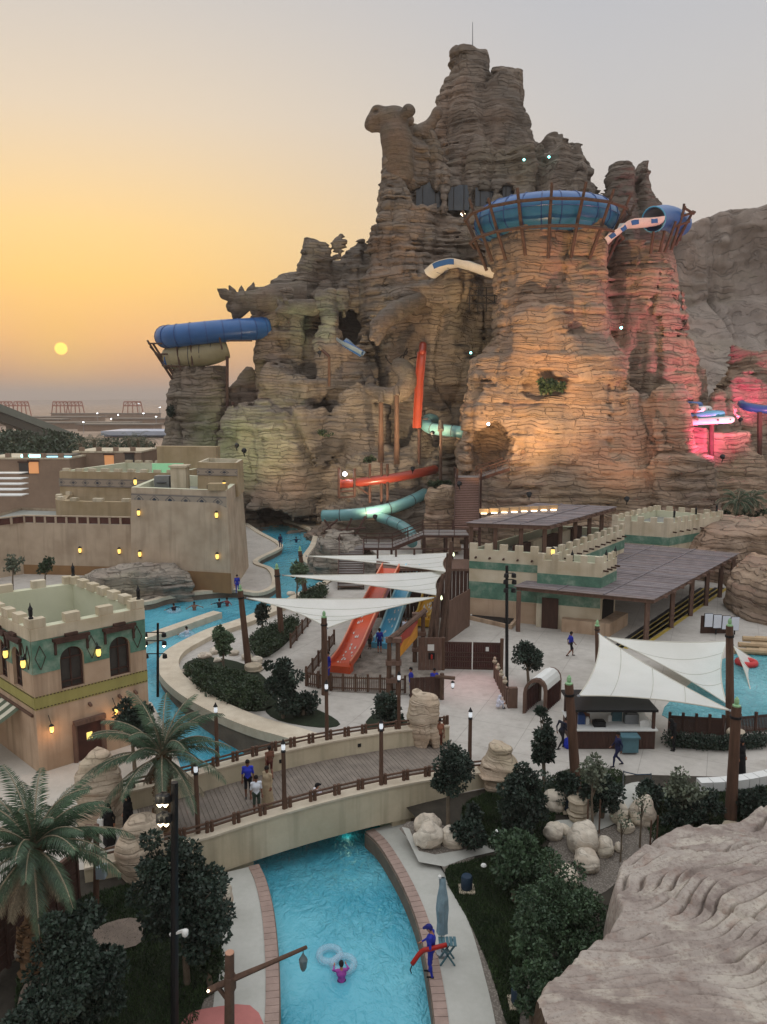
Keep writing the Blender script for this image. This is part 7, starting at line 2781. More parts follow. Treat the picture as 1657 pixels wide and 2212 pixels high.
GS = 'green flowering and feathery shrubs'
fl = tree_px('flowering_shrub', 'green oleander shrub with white flowers right of the lawn', 1110, 1945, 1040, 1180, 1790, 1940, 8000, .20, M_LEAFG, 221, cat='shrub', group=GS, nclump=60, cr=.36)
tree_px('flowering_shrub', 'dense feathery green shrub spilling towards the near rock', 1215, 2090, 1090, 1345, 1890, 2090, 26000, .11, M_LEAFG, 222, cat='shrub', group=GS, nclump=120, cr=.30)
tree_px('flowering_shrub', 'green shrub continuing the lawn edge at the bottom', 1150, 2220, 1095, 1215, 2040, 2200, 9000, .12, M_LEAFG, 223, cat='shrub', group=GS, nclump=50, cr=.34)
for (u, v) in ((1068, 1803), (1134, 1845), (1140, 1840), (1075, 1797), (1045, 1870), (1160, 1880)):
 p = A(u, v, 27.2)
 obj('flower', MB().lathe(p, [(.02, -.05), (.12, 0), (.09, .06), (.02, .08)], 7), M_FLOWER, fl)
tree_px('olive_tree', 'grey green olive tree on thin trunks at the plaza edge', 1478, 1790, 1436, 1522, 1662, 1745, 1500, .16, M_LEAFO, 224, trunk=.06, stems=2, nclump=26, cr=.5)
tree_px('olive_tree', 'thin grey leaved staked tree before the mast plinth', 1281, 1800, 1250, 1312, 1628, 1705, 700, .17, M_LEAFO, 225, trunk=.05, nclump=18, cr=.5)
tree_px('sapling', 'nearly bare staked sapling among the boulders', 1340, 1862, 1318, 1368, 1745, 1800, 90, .12, M_LEAFO, 226, trunk=.035, nclump=14, limbs=10)
tree_px('sapling', 'taller nearly bare staked sapling before the tallest boulder', 1382, 1830, 1362, 1412, 1690, 1775, 120, .12, M_LEAFO, 227, trunk=.04, nclump=16, limbs=12)
tree_px('weeping_tree', 'light green weeping tree on the rocky tip of the spit', 483, 1458, 456, 508, 1337, 1418, 2600, .22, leaf_mat('weeping_leaf', (.05, .085, .05), (.11, .16, .085)), 228, trunk=.07, nclump=26)
tree_px('weeping_tree', 'small green tree behind the middle sail mast', 642, 1330, 618, 668, 1215, 1262, 1500, .22, bpy.data.materials['weeping_leaf'], 229, trunk=.07, nclump=20)
tree_px('street_tree', 'thin young tree in front of the fortress near its left end', 98, 1275, 78, 122, 1205, 1235, 500, .3, M_LEAFH, 230, trunk=.07, nclump=12)
tree_px('street_tree', 'leafless young tree left of the fortress plinth', 28, 1280, 8, 50, 1195, 1240, 350, .3, M_LEAFO, 231, trunk=.07, nclump=12)
tree_px('bush', 'green bush in the hollow pocket high on the tower', 1185, 862, 1150, 1222, 812, 858, 900, .5, M_LEAFH, 232, cat='bush', z=None) if False else None
g_ = A(1184, 852, 91.0)
tree('bush', 'green bush growing in the hollow pocket of the tower', g_, g_ + Vector((0, 0, .8)), (1.9, 1.0, .8), 1600, .38, M_LEAFG, 233, cat='bush', nclump=26)
g_ = A(955, 1050, 88)
tree('bush', 'low grasses on top of the round stone planter', g_, g_ + Vector((0, 0, .3)), (1.4, 1.0, .3), 700, .35, M_LEAFH, 234, cat='bush', nclump=16)
g_ = A(372, 905, 113)
tree('bush', 'dark shrub clinging to the west pillar edge', g_, g_ + Vector((-.1, 0, 1.0)), (.5, .5, 1.1), 500, .35, M_LEAFD, 235, cat='bush', nclump=12)
for k, (u, v, w) in enumerate(((800, 998, 1.2), (700, 940, .9), (1600, 1125, 4.0))):
 g_ = A(u, v, 100 if k < 2 else 88)
 tree('bush', ['tuft on the ledge left of the brown columns', 'tuft on the west mass ledge', 'dark hedge under the right hand palms'][k], g_, g_ + Vector((0, 0, .3)), (w, .8, .35 if k < 2 else .9), 300 if k < 2 else 2500, .3, M_LEAFH, 236 + k, cat='bush', nclump=10 if k < 2 else 30)
# stakes beside the saplings
for k, (u, v, h) in enumerate(((1268, 1800, 1.5), (1294, 1800, 1.5), (1404, 1832, 1.2), (1418, 1826, 1.3))):
 p = gpt(u, v)
 s = tag(obj('tree_stake', MB().tube([p, p + Vector((0, 0, h))], .035, 6), M_POSTW), ['left stake of the thin grey leaved tree', 'right stake of the thin grey leaved tree', 'left stake beside the tallest boulder sapling', 'right stake beside the tallest boulder sapling'][k], 'stake')

def hedge(label, pix, hgt, n, leaf, mat, seed):
 """clipped hedge filling an outline on the plaza"""
 P = gline(pix, .35, 3, True)
 g = np.random.default_rng(seed)
 xs, ys = [p[0] for p in P], [p[1] for p in P]
 C = []
 while len(C) < 420:
  x, y = g.uniform(min(xs), max(xs)), g.uniform(min(ys), max(ys))
  ins = False
  for i in range(len(P)):
   (x0, y0), (x1, y1) = P[i], P[(i + 1) % len(P)]
   if (y0 > y) != (y1 > y) and x < (x1 - x0) * (y - y0) / (y1 - y0) + x0:
    ins = not ins
  if ins:
   C.append((x, y, .1 + hgt * g.uniform(.25, .85), .33))
 V, Q = leaves_np(np.array(C), n, leaf, g, np.array((1, 1, .6)))
 T = thing('hedge', label, 'hedge', (sum(xs) / len(xs), sum(ys) / len(ys), 0))
 np_mesh('foliage', V, Q, mat, T, False)
 obj('stem', MB().prism([tuple(Vector(p).lerp(Vector((sum(xs) / len(xs), sum(ys) / len(ys))), .12)) for p in P], .0, hgt * .55), M_TURFSOIL, T)

hedge('long clipped hedge along the curved spit wall', [(404, 1448), (432, 1446), (500, 1462), (562, 1490), (572, 1520), (530, 1530), (470, 1510), (425, 1480)], .9, 15000, .14, M_LEAFH, 301)
hedge('clipped hedge between the pool and the ramp path', [(540, 1398), (560, 1372), (600, 1352), (640, 1345), (630, 1372), (590, 1405), (560, 1415)], .9, 9000, .16, M_LEAFH, 302)
hedge('small clipped hedge behind the lowest sail', [(650, 1290), (685, 1272), (705, 1272), (690, 1296), (660, 1302)], .8, 3500, .18, M_LEAFH, 303)
hedge('low hedge strip beside the splash pool fence', [(1450, 1600), (1560, 1608), (1657, 1600), (1657, 1592), (1560, 1598), (1450, 1590)], .45, 5000, .14, M_LEAFD, 304)
sheet('planting_bed', gline([(575, 1530), (640, 1520), (700, 1540), (735, 1565), (690, 1572), (600, 1556)], 0, 3, True), .03, M_TURFSOIL, .06)
sheet('planting_bed', gline([(395, 1440), (450, 1420), (540, 1440), (600, 1500), (575, 1535), (500, 1530), (430, 1500)], 0, 3, True), .03, M_TURFSOIL, .06)
sheet('planting_bed', gline([(790, 1560), (830, 1535), (880, 1560), (850, 1590), (810, 1590)], 0, 3, True), .03, M_TURFSOIL, .06)

# ---------------------------------------------------------------- lawn blades
def blades(name, label, poly, n, h, seed, z=None):
 g = np.random.default_rng(seed)
 xs, ys = np.array([p[0] for p in poly]), np.array([p[1] for p in poly])
 x, y = g.uniform(xs.min(), xs.max(), n * 3), g.uniform(ys.min(), ys.max(), n * 3)
 ins = np.zeros(len(x), bool)
 for i in range(len(poly)):
  (x0, y0), (x1, y1) = poly[i], poly[(i + 1) % len(poly)]
  ins ^= ((y0 > y) != (y1 > y)) & (x < (x1 - x0) * (y - y0) / (y1 - y0 + 1e-12) + x0)
 x, y = x[ins][:n], y[ins][:n]
 zz = np.array([terr(a, b) for a, b in zip(x, y)])
 a = g.uniform(0, 2 * np.pi, len(x))
 L = h * g.uniform(.6, 1.4, len(x))
 w = .022
 B = np.stack([x, y, zz], 1)
 dx, dy = np.cos(a), np.sin(a)
 V = np.stack([B + np.stack([dx * w, dy * w, 0 * x], 1), B - np.stack([dx * w, dy * w, 0 * x], 1), B + np.stack([g.normal(0, .04, len(x)), g.normal(0, .04, len(x)), L], 1)], 1).reshape(-1, 3)
 o = np_mesh(name, V, np.arange(len(V)).reshape(-1, 3), M_GRASS, None, False)
 tag(o, label, 'grass')
 o['kind'] = 'stuff'

blades('grass', 'dark lawn grass right of the river walk', gpl([(960, 1885), (1010, 1862), (1080, 1845), (1190, 1830), (1200, 1900), (1300, 1960), (1150, 2060), (1120, 2230), (1100, 2230), (1060, 2100), (1010, 1985)], 3), 26000, .10, 1)
blades('grass', 'dark lawn grass under the near left trees', gpl([(165, 1945), (260, 1915), (330, 1890), (470, 1900), (480, 2000), (470, 2130), (440, 2160), (390, 2230), (60, 2230), (60, 2040)], 3), 30000, .10, 2)
blades('grass', 'ground cover under the plaza edge bushes', gpl([(1180, 1690), (1240, 1660), (1340, 1665), (1345, 1700), (1300, 1740), (1200, 1760)], 3), 9000, .09, 3)
blades('grass', 'ground cover between the near rock and the white bench', gpl([(1400, 1760), (1440, 1715), (1560, 1712), (1700, 1702), (1700, 1790), (1560, 1800), (1420, 1820)], 3), 14000, .11, 4)

blades('grass', 'ground cover under the dark bushes beside the bridge end', gpl([(1085, 1702), (1180, 1690), (1195, 1800), (1100, 1845), (1020, 1805), (1000, 1742)], 3), 16000, .12, 5)

# ---------------------------------------------------------------- palms
def palm(name, label, base, top, rad, nfr, L, seed, r=.24, leaf=.55, dry=6, droop=1.0, group=None, nl=46, upright=.0):
 g = np.random.default_rng(seed)
 base, top = Vector(base), Vector(top)
 T = thing(name, label, 'palm tree', base, group)
 n = 26
 tm = MB()
 pts, rs = [], []
 for i in range(n):
  t = i / (n - 1)
  p = base.lerp(top, t) + Vector((.1 * math.sin(t * 3), 0, 0))
  pts += [p, p + (top - base) / n * .55]
  rs += [r * (1.12 - .2 * t) * (1.12 if i % 2 else 1.0), r * (.95 - .2 * t)]
 tm.tube(pts, rs, 10, jit=.10)
 obj('trunk', tm, M_PBARK, T)
 # cut leaf bases standing off the trunk
 bm_ = MB()
 H = (top - base).length
 for i in range(int(H * 42)):
  t = g.uniform(.15, 1)
  a = i * 2.4
  p = base.lerp(top, t)
  d = Vector((math.cos(a), math.sin(a), .9))
  q = p + Vector((math.cos(a), math.sin(a), 0)) * r * .85
  bm_.beam(q, q + d * .15, .09, .05)
 b = obj('leaf_base', bm_, M_PBARK, T)
 b['kind'] = 'stuff'
 fr = 0
 for k in range(nfr + dry):
  isdry = k >= nfr
  a = k * 2.39996 + g.uniform(-.2, .2)
  el = (1.25 - 1.5 * (k / nfr) ** .9 if not isdry else -.9) + g.uniform(-.12, .12)
  el = min(1.45, el + upright)
  Lk = L * g.uniform(.8, 1.08) * (1 if not isdry else .7)
  # midrib bends over under its own weight
  seg = 12
  p = Vector(top)
  ang = el
  rib = [p.copy()]
  for s in range(seg):
   ang -= droop * (.05 + .16 * (s / seg)) * (1 if not isdry else .4)
   ang = max(ang, -1.5)
   p = p + Vector((math.cos(a) * math.cos(ang), math.sin(a) * math.cos(ang), math.sin(ang))) * (Lk / seg)
   rib.append(p.copy())
  V, Q = [], []
  sidev = Vector((-math.sin(a), math.cos(a), 0))
  for j in range(nl):
   t = .14 + .86 * j / (nl - 1)
   f = t * seg
   i0 = min(int(f), seg - 1)
   q = rib[i0].lerp(rib[i0 + 1], f - i0)
   d = (rib[i0 + 1] - rib[i0]).normalized()
   up = sidev.cross(d)
   ll = leaf * (math.sin(math.pi * (.12 + .8 * t)) ** .7) * g.uniform(.85, 1.1)
   for s in (-1, 1):
    dirv = (d * .75 + sidev * s * .75 + up * (.28 + g.uniform(-.1, .15)) - Vector((0, 0, .18))).normalized()
    tip = q + dirv * ll + Vector((0, 0, -.10 * ll))
    mid = q + dirv * ll * .5
    w = up.cross(dirv).normalized() * .020 if False else d * .022
    m = len(V)
    V += [q - w * .6, q + w * .6, mid + w, tip, mid - w]
    Q.append((m, m + 1, m + 2, m + 3, m + 4))
  mb = MB()
  mb.add(V, Q)
  mb.m = [0] * len(Q)
  mb.tube(rib, [.035 * (1 - .85 * i / seg) + .006 for i in range(seg + 1)], 4, mi=1)
  obj('frond', mb, [M_DRYF if isdry else M_FROND, M_DRYF], T)
 return T

b = G(350, 1800)
palm('palm_tree', 'date palm with arching fronds at the left end of the bridge', b, A(350, 1632, b.y), 0, 34, 3.1, 401, .27, .5, 4, .75, upright=.22)
b = gpt(66, 2110)
palm('palm_tree', 'large date palm cut by the left picture edge', b, A(72, 1835, b.y), 0, 46, 2.8, 402, .30, .5, 12, .75, upright=.15)
b = A(1592, 1130, 86)
palm('palm_tree', 'left one of two palms behind the pergola by the pink rock', b, A(1594, 1082, 86), 0, 22, 2.6, 403, .25, .6, 4, 1.0, 'palms behind the pergola', 24)
b = A(1622, 1128, 88)
palm('palm_tree', 'right one of two palms behind the pergola by the pink rock', b, A(1622, 1078, 88), 0, 22, 2.6, 404, .25, .6, 4, 1.0, 'palms behind the pergola', 24)

# ================================================================ street furniture and small things
M_NAVY = M('navy_paint', rgb('24384a'), .6, .2, 3)
M_TEALP = M('grey_teal_paint', rgb('4d6f78'), .6, .15, 3)
M_STONE = M('dressed_stone', rgb('b6a892'), .9, .2, 2, .3, .02)

def kiosk():
 x0, x1, y0, y1 = 9.65, 13.75, 36.9, 39.3
 T = thing('drinks_kiosk', 'timber drinks kiosk with white counter under the right sail', 'kiosk', (11.7, 37, 0))
 obj('counter_base', MB().prism([(x0, y0), (x1, y0), (x1, y1), (x0, y1)], 0, .98), M_DWOOD, T)
 n = 26
 for i in range(n):
  obj('board', MB().box((x0 + (i + .5) * (x1 - x0) / n, y0 - .02, .5), ((x1 - x0) / n * .9, .04, .94)), M_DWOOD, T)
 obj('counter_top', MB().prism([(x0 - .1, y0 - .12), (x1 + .1, y0 - .12), (x1 + .1, y1), (x0 - .1, y1)], .99, 1.06), M_WHITEP, T)
 for x in (x0 + .08, x1 - .08):
  for y in (y0 + .1, y1 - .1):
   obj('post', MB().box((x, y, 1.52), (.14, .14, .92)), M_DWOOD, T)
 obj('roof', MB().prism([(x0 - .08, y0 - .08), (x1 + .08, y0 - .08), (x1 + .08, y1 + .3), (x0 - .08, y1 + .3)], 1.98, 2.1), M_BLACK, T)
 for (x, y, s, m, nm) in ((10.15, 37.6, (.36, .3, .5), M_BLUED, 'drink_cooler'), (10.45, 37.5, (.18, .18, .34), M_WHITEP, 'jug'), (11.0, 37.3, (.6, .4, .26), M_BLACK, 'snack_tray'), (11.7, 37.9, (.2, .2, .3), M_WHITEP, 'jug'), (12.1, 38.0, (.5, .3, .55), M_TEALP, 'drinks_machine'), (12.75, 37.7, (.7, .4, .5), M_GREYM, 'till_shelf'), (13.3, 37.2, (.5, .04, .28), M_WHITEP, 'menu_card')):
  tag(obj(nm, MB().box((x, y, 1.065 + s[2] / 2), s).box((x, y, 1.065 + s[2] + .03), (s[0] * .7, s[1] * .7, .05)), m), {'drink_cooler': 'deep blue drink cooler at the left end of the kiosk counter', 'snack_tray': 'black snack tray in the middle of the kiosk counter', 'drinks_machine': 'teal drinks machine behind the kiosk counter', 'till_shelf': 'grey till on the kiosk counter', 'menu_card': 'white menu card at the right end of the kiosk counter'}.get(nm, 'white jug beside the blue cooler' if x < 11 else 'white jug in front of the teal drinks machine'), nm.split('_')[-1])
 w = thing('wheelie_bin', 'blue green wheeled bin standing against the kiosk', 'bin', (12.3, 36.4, 0))
 obj('body', MB().prism([(11.9, 36.2), (12.7, 36.2), (12.75, 36.7), (11.85, 36.7)], .12, .85), M_TEALP, w)
 obj('lid', MB().box((12.3, 36.45, .9), (.94, .6, .09)), M_TEALP, w)
 for x in (11.95, 12.65):
  obj('wheel', MB().tube([(x - .03, 36.6, .11), (x + .03, 36.6, .11)], .11, 10), M_BLACK, w)
 c = G(1265, 1590)
 k = thing('waste_bin', 'white bin at the left corner of the kiosk', 'bin', c)
 obj('body', MB().lathe(c, [(.2, 0), (.24, .7)], 10), M_WHITEP, k)
 obj('lid', MB().lathe(c + Vector((0, 0, .7)), [(.25, 0), (.2, .08)], 10), M_GREYM, k)

kiosk()
# splash pool behind the kiosk
sheet('splash_pool_water', gline([(1430, 1545), (1500, 1470), (1560, 1425), (1640, 1405), (1740, 1420), (1740, 1560), (1560, 1562)], 0, 4, True), .035, water_mat('splash_pool', rgb('3f8c96'), rgb('7fc0c8'), 1.2), .1)
fl = thing('pool_float', 'red float drifting in the splash pool', 'float', G(1612, 1437))
obj('ring', MB().tube([G(1612, 1437) + Vector((.55 * math.cos(a), .55 * math.sin(a), .2)) for a in [2 * math.pi * k / 14 for k in range(14)]], .2, 8, closed=True), M('red_vinyl', rgb('c23a3a'), .4, .1), fl, 'all')
lg = thing('log_pile', 'pale timber log steps at the back of the splash pool', 'logs', G(1625, 1405))
for i in range(7):
 a = G(1585 + i * 9, 1412 - (i % 3) * 7)
 obj('log', MB().tube([a + Vector((0, 0, .25 + .2 * (i % 3))), a + Vector((2.2, -.5, .25 + .2 * (i % 3)))], .2, 8, jit=.1), M('pale_log', rgb('b09878'), .85, .2) if i == 0 else bpy.data.materials['pale_log'], lg, 40)
# low white bench of blocks along the plaza edge
bn = thing('block_bench', 'low bench of long white stone blocks along the plaza edge', 'bench', G(1560, 1705))
pts = gline([(1508, 1705), (1560, 1703), (1610, 1697), (1657, 1688), (1740, 1670)], 0, 4)
for i in range(0, len(pts) - 2, 2):
 a, b = Vector(pts[i]), Vector(pts[i + 2])
 d = b - a
 c = (a + b) / 2
 obj('block', MB().box((c.x, c.y, .22), (d.length * .95, .5, .44), math.atan2(d.y, d.x)), M_WHITEP, bn)

def arch_hut():
 b = G(1150, 1540)
 T = thing('timber_hut', 'small dark timber hut with arched ends beside the plaza trees', 'hut', b)
 x, y = b.x - .75, b.y
 out = [(-.85, 0), (-.85, 1.2)] + [(-.85 * math.cos(math.pi * k / 8), 1.2 + .8 * math.sin(math.pi * k / 8)) for k in range(1, 8)] + [(.85, 1.2), (.85, 0)]
 ins = [(-.65, 0), (-.65, 1.2)] + [(-.65 * math.cos(math.pi * k / 8), 1.2 + .6 * math.sin(math.pi * k / 8)) for k in range(1, 8)] + [(.65, 1.2), (.65, 0)]
 d = Vector((.94, .34, 0))
 n = Vector((.34, -.94, 0)) * -1
 P = lambda a, z, k: Vector((x + .85, y, 0)) + Vector((.80, .12, 0)) * a + Vector((.55, .83, 0)) * k + Vector((0, 0, z))
 for k0 in (0, 2.2):
  mb = MB()
  for i in range(len(out) - 1):
   mb.quad(P(*out[i], k0), P(*out[i + 1], k0), P(*ins[i + 1], k0), P(*ins[i], k0))
   mb.quad(P(*out[i], k0 + .2), P(*ins[i], k0 + .2), P(*ins[i + 1], k0 + .2), P(*out[i + 1], k0 + .2))
   mb.quad(P(*ins[i], k0), P(*ins[i + 1], k0), P(*ins[i + 1], k0 + .2), P(*ins[i], k0 + .2))
   mb.quad(P(*out[i + 1], k0), P(*out[i], k0), P(*out[i], k0 + .2), P(*out[i + 1], k0 + .2))
  obj('arch', mb, M_BWOOD, T)
 for s in (-1, 1):
  for i in range(9):
   obj('board', MB().beam(P(.8 * s, 0, .2 + i * .225 + .1), P(.8 * s, 1.25, .2 + i * .225 + .1), .06, .2), bpy.data.materials['red_brown_board'], T)
 sh = [P(*o, k) for k in (.2, 2.2) for o in out[1:-1]]
 m = len(out) - 2
 obj('roof', MB().add([p + Vector((0, 0, .03)) for p in sh], [(i, i + 1, m + i + 1, m + i) for i in range(m - 1)]), M_WHITEP, T)

arch_hut()

def sign_portal():
 T = thing('sign_portal', 'timber portal with an orange and yellow picture panel by the blue slide', 'sign', G(850, 1500))
 a, b = G(850, 1500), G(905, 1430)
 for p, h in ((a, 3.5), (b, 3.4)):
  for dx in (-.28, .28):
   obj('post', MB().tube([p + Vector((dx, 0, 0)), p + Vector((dx * .9, 0, h))], [.16, .13], 8), M_POSTW, T, 40)
  for z in (.9, 2.0, h - .1):
   obj('collar', MB().box(p + Vector((0, 0, z)), (.95, .42, .26)), M_BWOOD, T)
 obj('top_log', MB().tube([a + Vector((-.2, -.2, 3.5)), b + Vector((.4, .3, 3.5))], .17, 8, jit=.08), M_LOG, T, 40)
 z0, z1 = 1.9, 3.25
 P = lambda s, z, o=0: a.lerp(b, s) + Vector((.02 + o * .8, -o * .6, z))
 pn = obj('panel', MB().add([P(.08, z0), P(.92, z0), P(.92, z1), P(.08, z1)], [(0, 1, 2, 3)]), M('yellow_print', rgb('c78a2e'), .6, .15, 1.2), T)
 obj('picture_shape', MB().add([P(.08, z1, .02), P(.92, z1, .02), P(.92, 2.9, .02), P(.6, 2.55, .02), P(.35, 2.75, .02), P(.08, 2.3, .02)], [tuple(range(6))]), M('red_print', rgb('a5433a'), .6, .2), pn)
 obj('picture_shape', MB().add([P(.3, 2.1, .03), P(.8, 2.35, .03), P(.85, 2.6, .03), P(.55, 2.45, .03)], [(0, 1, 2, 3)]), M('orange_print', rgb('d8963c'), .6, .15), pn)
 # dark board with a lantern arm
 D = thing('notice_wall', 'dark timber board with a log lantern arm before the gate yard', 'board', G(920, 1515))
 c = G(918, 1512)
 for i in range(6):
  obj('board', MB().box((c.x - .75 + i * .3, c.y + .05 * i, .68), (.29, .08, 1.36)), M_DWOOD, D)
 obj('post', MB().tube([c + Vector((1.0, .1, 0)), c + Vector((1.0, .1, 1.6))], .13, 8), M_LOG, D)
 obj('arm', MB().tube([c + Vector((.6, .1, 1.42)), c + Vector((1.75, -.1, 1.38))], .11, 8, jit=.1), M_LOG, D)
 lantern(D, tuple(c + Vector((1.62, -.1, .95))), .8, glow=bpy.data.materials['pale_lamp'])

sign_portal()
w = thing('timber_stand', 'brown timber stand wall with carved heads right of the gate yard', 'stand', G(1090, 1530))
a, b = G(1068, 1465), G(1098, 1528)
for i in range(9):
 p = a.lerp(b, i / 8)
 obj('board', MB().box(p + Vector((0, 0, .5)), (.10, .32, 1.0)), M_BWOOD, w)
obj('end_post', MB().box(b + Vector((.25, 0, .6)), (.5, .3, 1.2)), M_BWOOD, w)
for k in range(4):
 p = a.lerp(b, k / 4)
 obj('carved_head', MB().lathe(p + Vector((0, 0, 1.02)), [(.12, 0), (.16, .12), (.08, .22), (.1, .32), (.03, .4)], 8), M_STONE, w)

def light_pole(label, u, vb, vt, arms, r=.07, z=None, cam_arm=None):
 b = G(u, vb, z) if z is not None else (gpt(u, vb) if vb > 1640 else G(u, vb))
 T = thing('light_pole', label, 'light pole', b)
 t = A(u, vt, b.y)
 obj('pole', MB().tube([b, t], [r * 1.2, r], 9), M_BLACK, T, 40)
 for (v, dx, lit) in arms:
  c = Vector((b.x, b.y, A(u, v, b.y).z))
  obj('arm', MB().beam(c - Vector((abs(dx), 0, 0)), c + Vector((abs(dx), 0, 0)), .05), M_BLACK, T)
  for s in (-1, 1):
   q = c + Vector((s * abs(dx), -.1, -.12))
   h = obj('floodlight', MB().lathe(q, [(.06, .14), (.13, .1), (.15, -.1), (.13, -.12)][::-1], 8), M_BLACK, T)
   if lit and (lit == 2 or s == lit):
    obj('lens', MB().lathe(q + Vector((0, -.07, -.14)), [(.02, -.08), (.08, 0), (.02, .08)], 8), M_WARMW, h)
 return T, b

light_pole('black light pole with three rows of floodlights beside the green house', 341, 1505, 1346, [(1366, .55, -1), (1384, .55, 2), (1412, .55, 0)])
light_pole('tall thin black light pole with lamp cluster by the shop', 1095, 1505, 1222, [(1238, .22, 0), (1252, .25, 0), (1270, .22, 0)], .09)
T_, b_ = light_pole('very tall black light pole in front of the big dark tree', 377, 2235, 1690, [(1712, .08, 2), (1754, .08, 2)], .10)
zc = A(377, 2012, b_.y).z
obj('camera_arm', MB().beam((b_.x, b_.y, zc - .1), (b_.x + .42, b_.y - .1, zc + .1), .07), M_WHITEP, T_)
obj('camera_dome', MB().lathe((b_.x + .46, b_.y - .1, zc + .02), [(.03, -.12), (.09, -.06), (.1, .08), (.04, .12)], 9), M_WHITEP, T_, 'all')
for v in (1712, 1754):
 light('pole_lamp', 'POINT', (b_.x - .12, b_.y - .3, A(377, v, b_.y).z), 6, (1, .85, .6), rad=.08)

def log_lamp():
 b = G(495, 2330, WALK_Z)
 T = thing('log_lamp', 'rough log lamp post with a long arm and hanging lantern over the water', 'lamp post', b)
 top = A(496, 2058, b.y)
 obj('log', MB().tube([b, b.lerp(top, .5), top], [.16, .145, .13], 9, jit=.06), M_LOG, T, 40)
 obj('cut_end', MB().lathe(top, [(.125, 0), (.12, .015)], 9), M('cut_wood', rgb('b58a72'), .8, .1), T)
 kn = A(497, 2118, b.y)
 end = A(662, 2046, b.y - .4)
 back = A(452, 2140, b.y + .1)
 obj('arm', MB().tube([back, kn, kn.lerp(end, .5), end], [.1, .09, .065, .05], 8, jit=.07), M_LOG, T, 40)
 obj('brace', MB().tube([A(470, 2130, b.y), A(492, 2160, b.y)], .06, 7), M_LOG, T)
 obj('collar', MB().tube([A(497, 2135, b.y), A(497, 2108, b.y)], .165, 9), M_LOG, T)
 q = A(655, 2076, b.y - .4)
 obj('hook', MB().tube([A(655, 2050, b.y - .4), q + Vector((0, 0, .15))], .012, 5), M_BLACK, T)
 obj('lantern', MB().lathe(q, [(.05, -.27), (.085, -.2), (.12, .05), (.06, .14), (.03, .2)], 8), M('smoked_lantern_glass', rgb('5c6a6e'), .35, .15), T)
 obj('tip_lamp', MB().lathe(A(450, 2141, b.y), [(.01, -.03), (.04, 0), (.01, .04)], 7), M_WARMW, T)

log_lamp()
# pole with box, dark fence, at the left
p = G(208, 1962, 0)
T = thing('service_pole', 'brown service pole with a grey box beside the left path', 'pole', p)
t = A(208, 1782, p.y)
obj('pole', MB().tube([p, t], .10, 9), M_POSTW, T, 40)
obj('service_box', MB().box((p.x + .28, p.y - .05, A(222, 1880, p.y).z), (.3, .3, .42)), M('box_grey', rgb('8e9aa2'), .6, .1), T)
obj('junction_box', MB().box((p.x - .13, p.y, A(200, 1800, p.y).z), (.22, .2, .55)), M_BWOOD, T)
T = thing('board_fence', 'dark horizontal board fence behind the large palm', 'fence', G(120, 1990))
a, b = G(170, 1950, -.1), G(-40, 2150, -.1)
for k in range(5):
 c = a.lerp(b, k / 4)
 obj('post', MB().beam(c, c + Vector((0, 0, 2.1)), .13), M_DWOOD, T)
for k in range(7):
 obj('board', MB().beam(a + Vector((0, 0, .3 + k * .26)), b + Vector((0, 0, .3 + k * .26)), .05, .23), M_DWOOD, T)
obj('top_rail', MB().beam(a + Vector((.35, .4, 2.12)), b + Vector((0, 0, 2.12)), .12), M_BWOOD, T)
# menu screens near the pergola
T = thing('menu_screens', 'row of four white screens on a dark stand by the pergola', 'screens', G(1557, 1385))
for k in range(4):
 c = A(1531 + k * 19, 1340 + k * 2.5, 56)
 s = obj('screen', MB().box(c, (.58, .06, 1.0)), M('screen_white', rgb('cfd6e0'), .5, .05) if k == 0 else bpy.data.materials['screen_white'], T)
 obj('bezel', MB().box(c + Vector((0, .05, 0)), (.64, .05, 1.06)), M_BLACK, s)
for u in (1548, 1588):
 c = A(u, 1345, 56.2)
 obj('leg', MB().beam((c.x, c.y, 0), (c.x, c.y, c.z), .08), M_BLACK, T)
obj('back_frame', MB().box(A(1545, 1352, 56.5), (2.2, .1, 1.6)), M_DWOOD, T)
# rope barrier
T = thing('rope_barrier', 'two posts with a slack blue rope at the garden path', 'barrier', G(1345, 1705))
q = [G(1345, 1712), G(1404, 1718)]
for c in q:
 obj('post', MB().tube([c, c + Vector((0, 0, 1.05))], .035, 8), M_GREYM, T)
obj('rope', MB().tube([q[0] + Vector((0, 0, 1.0)), q[0].lerp(q[1], .5) + Vector((0, 0, .92)), q[1] + Vector((0, 0, 1.0))], .025, 6), M_NAVY, T)
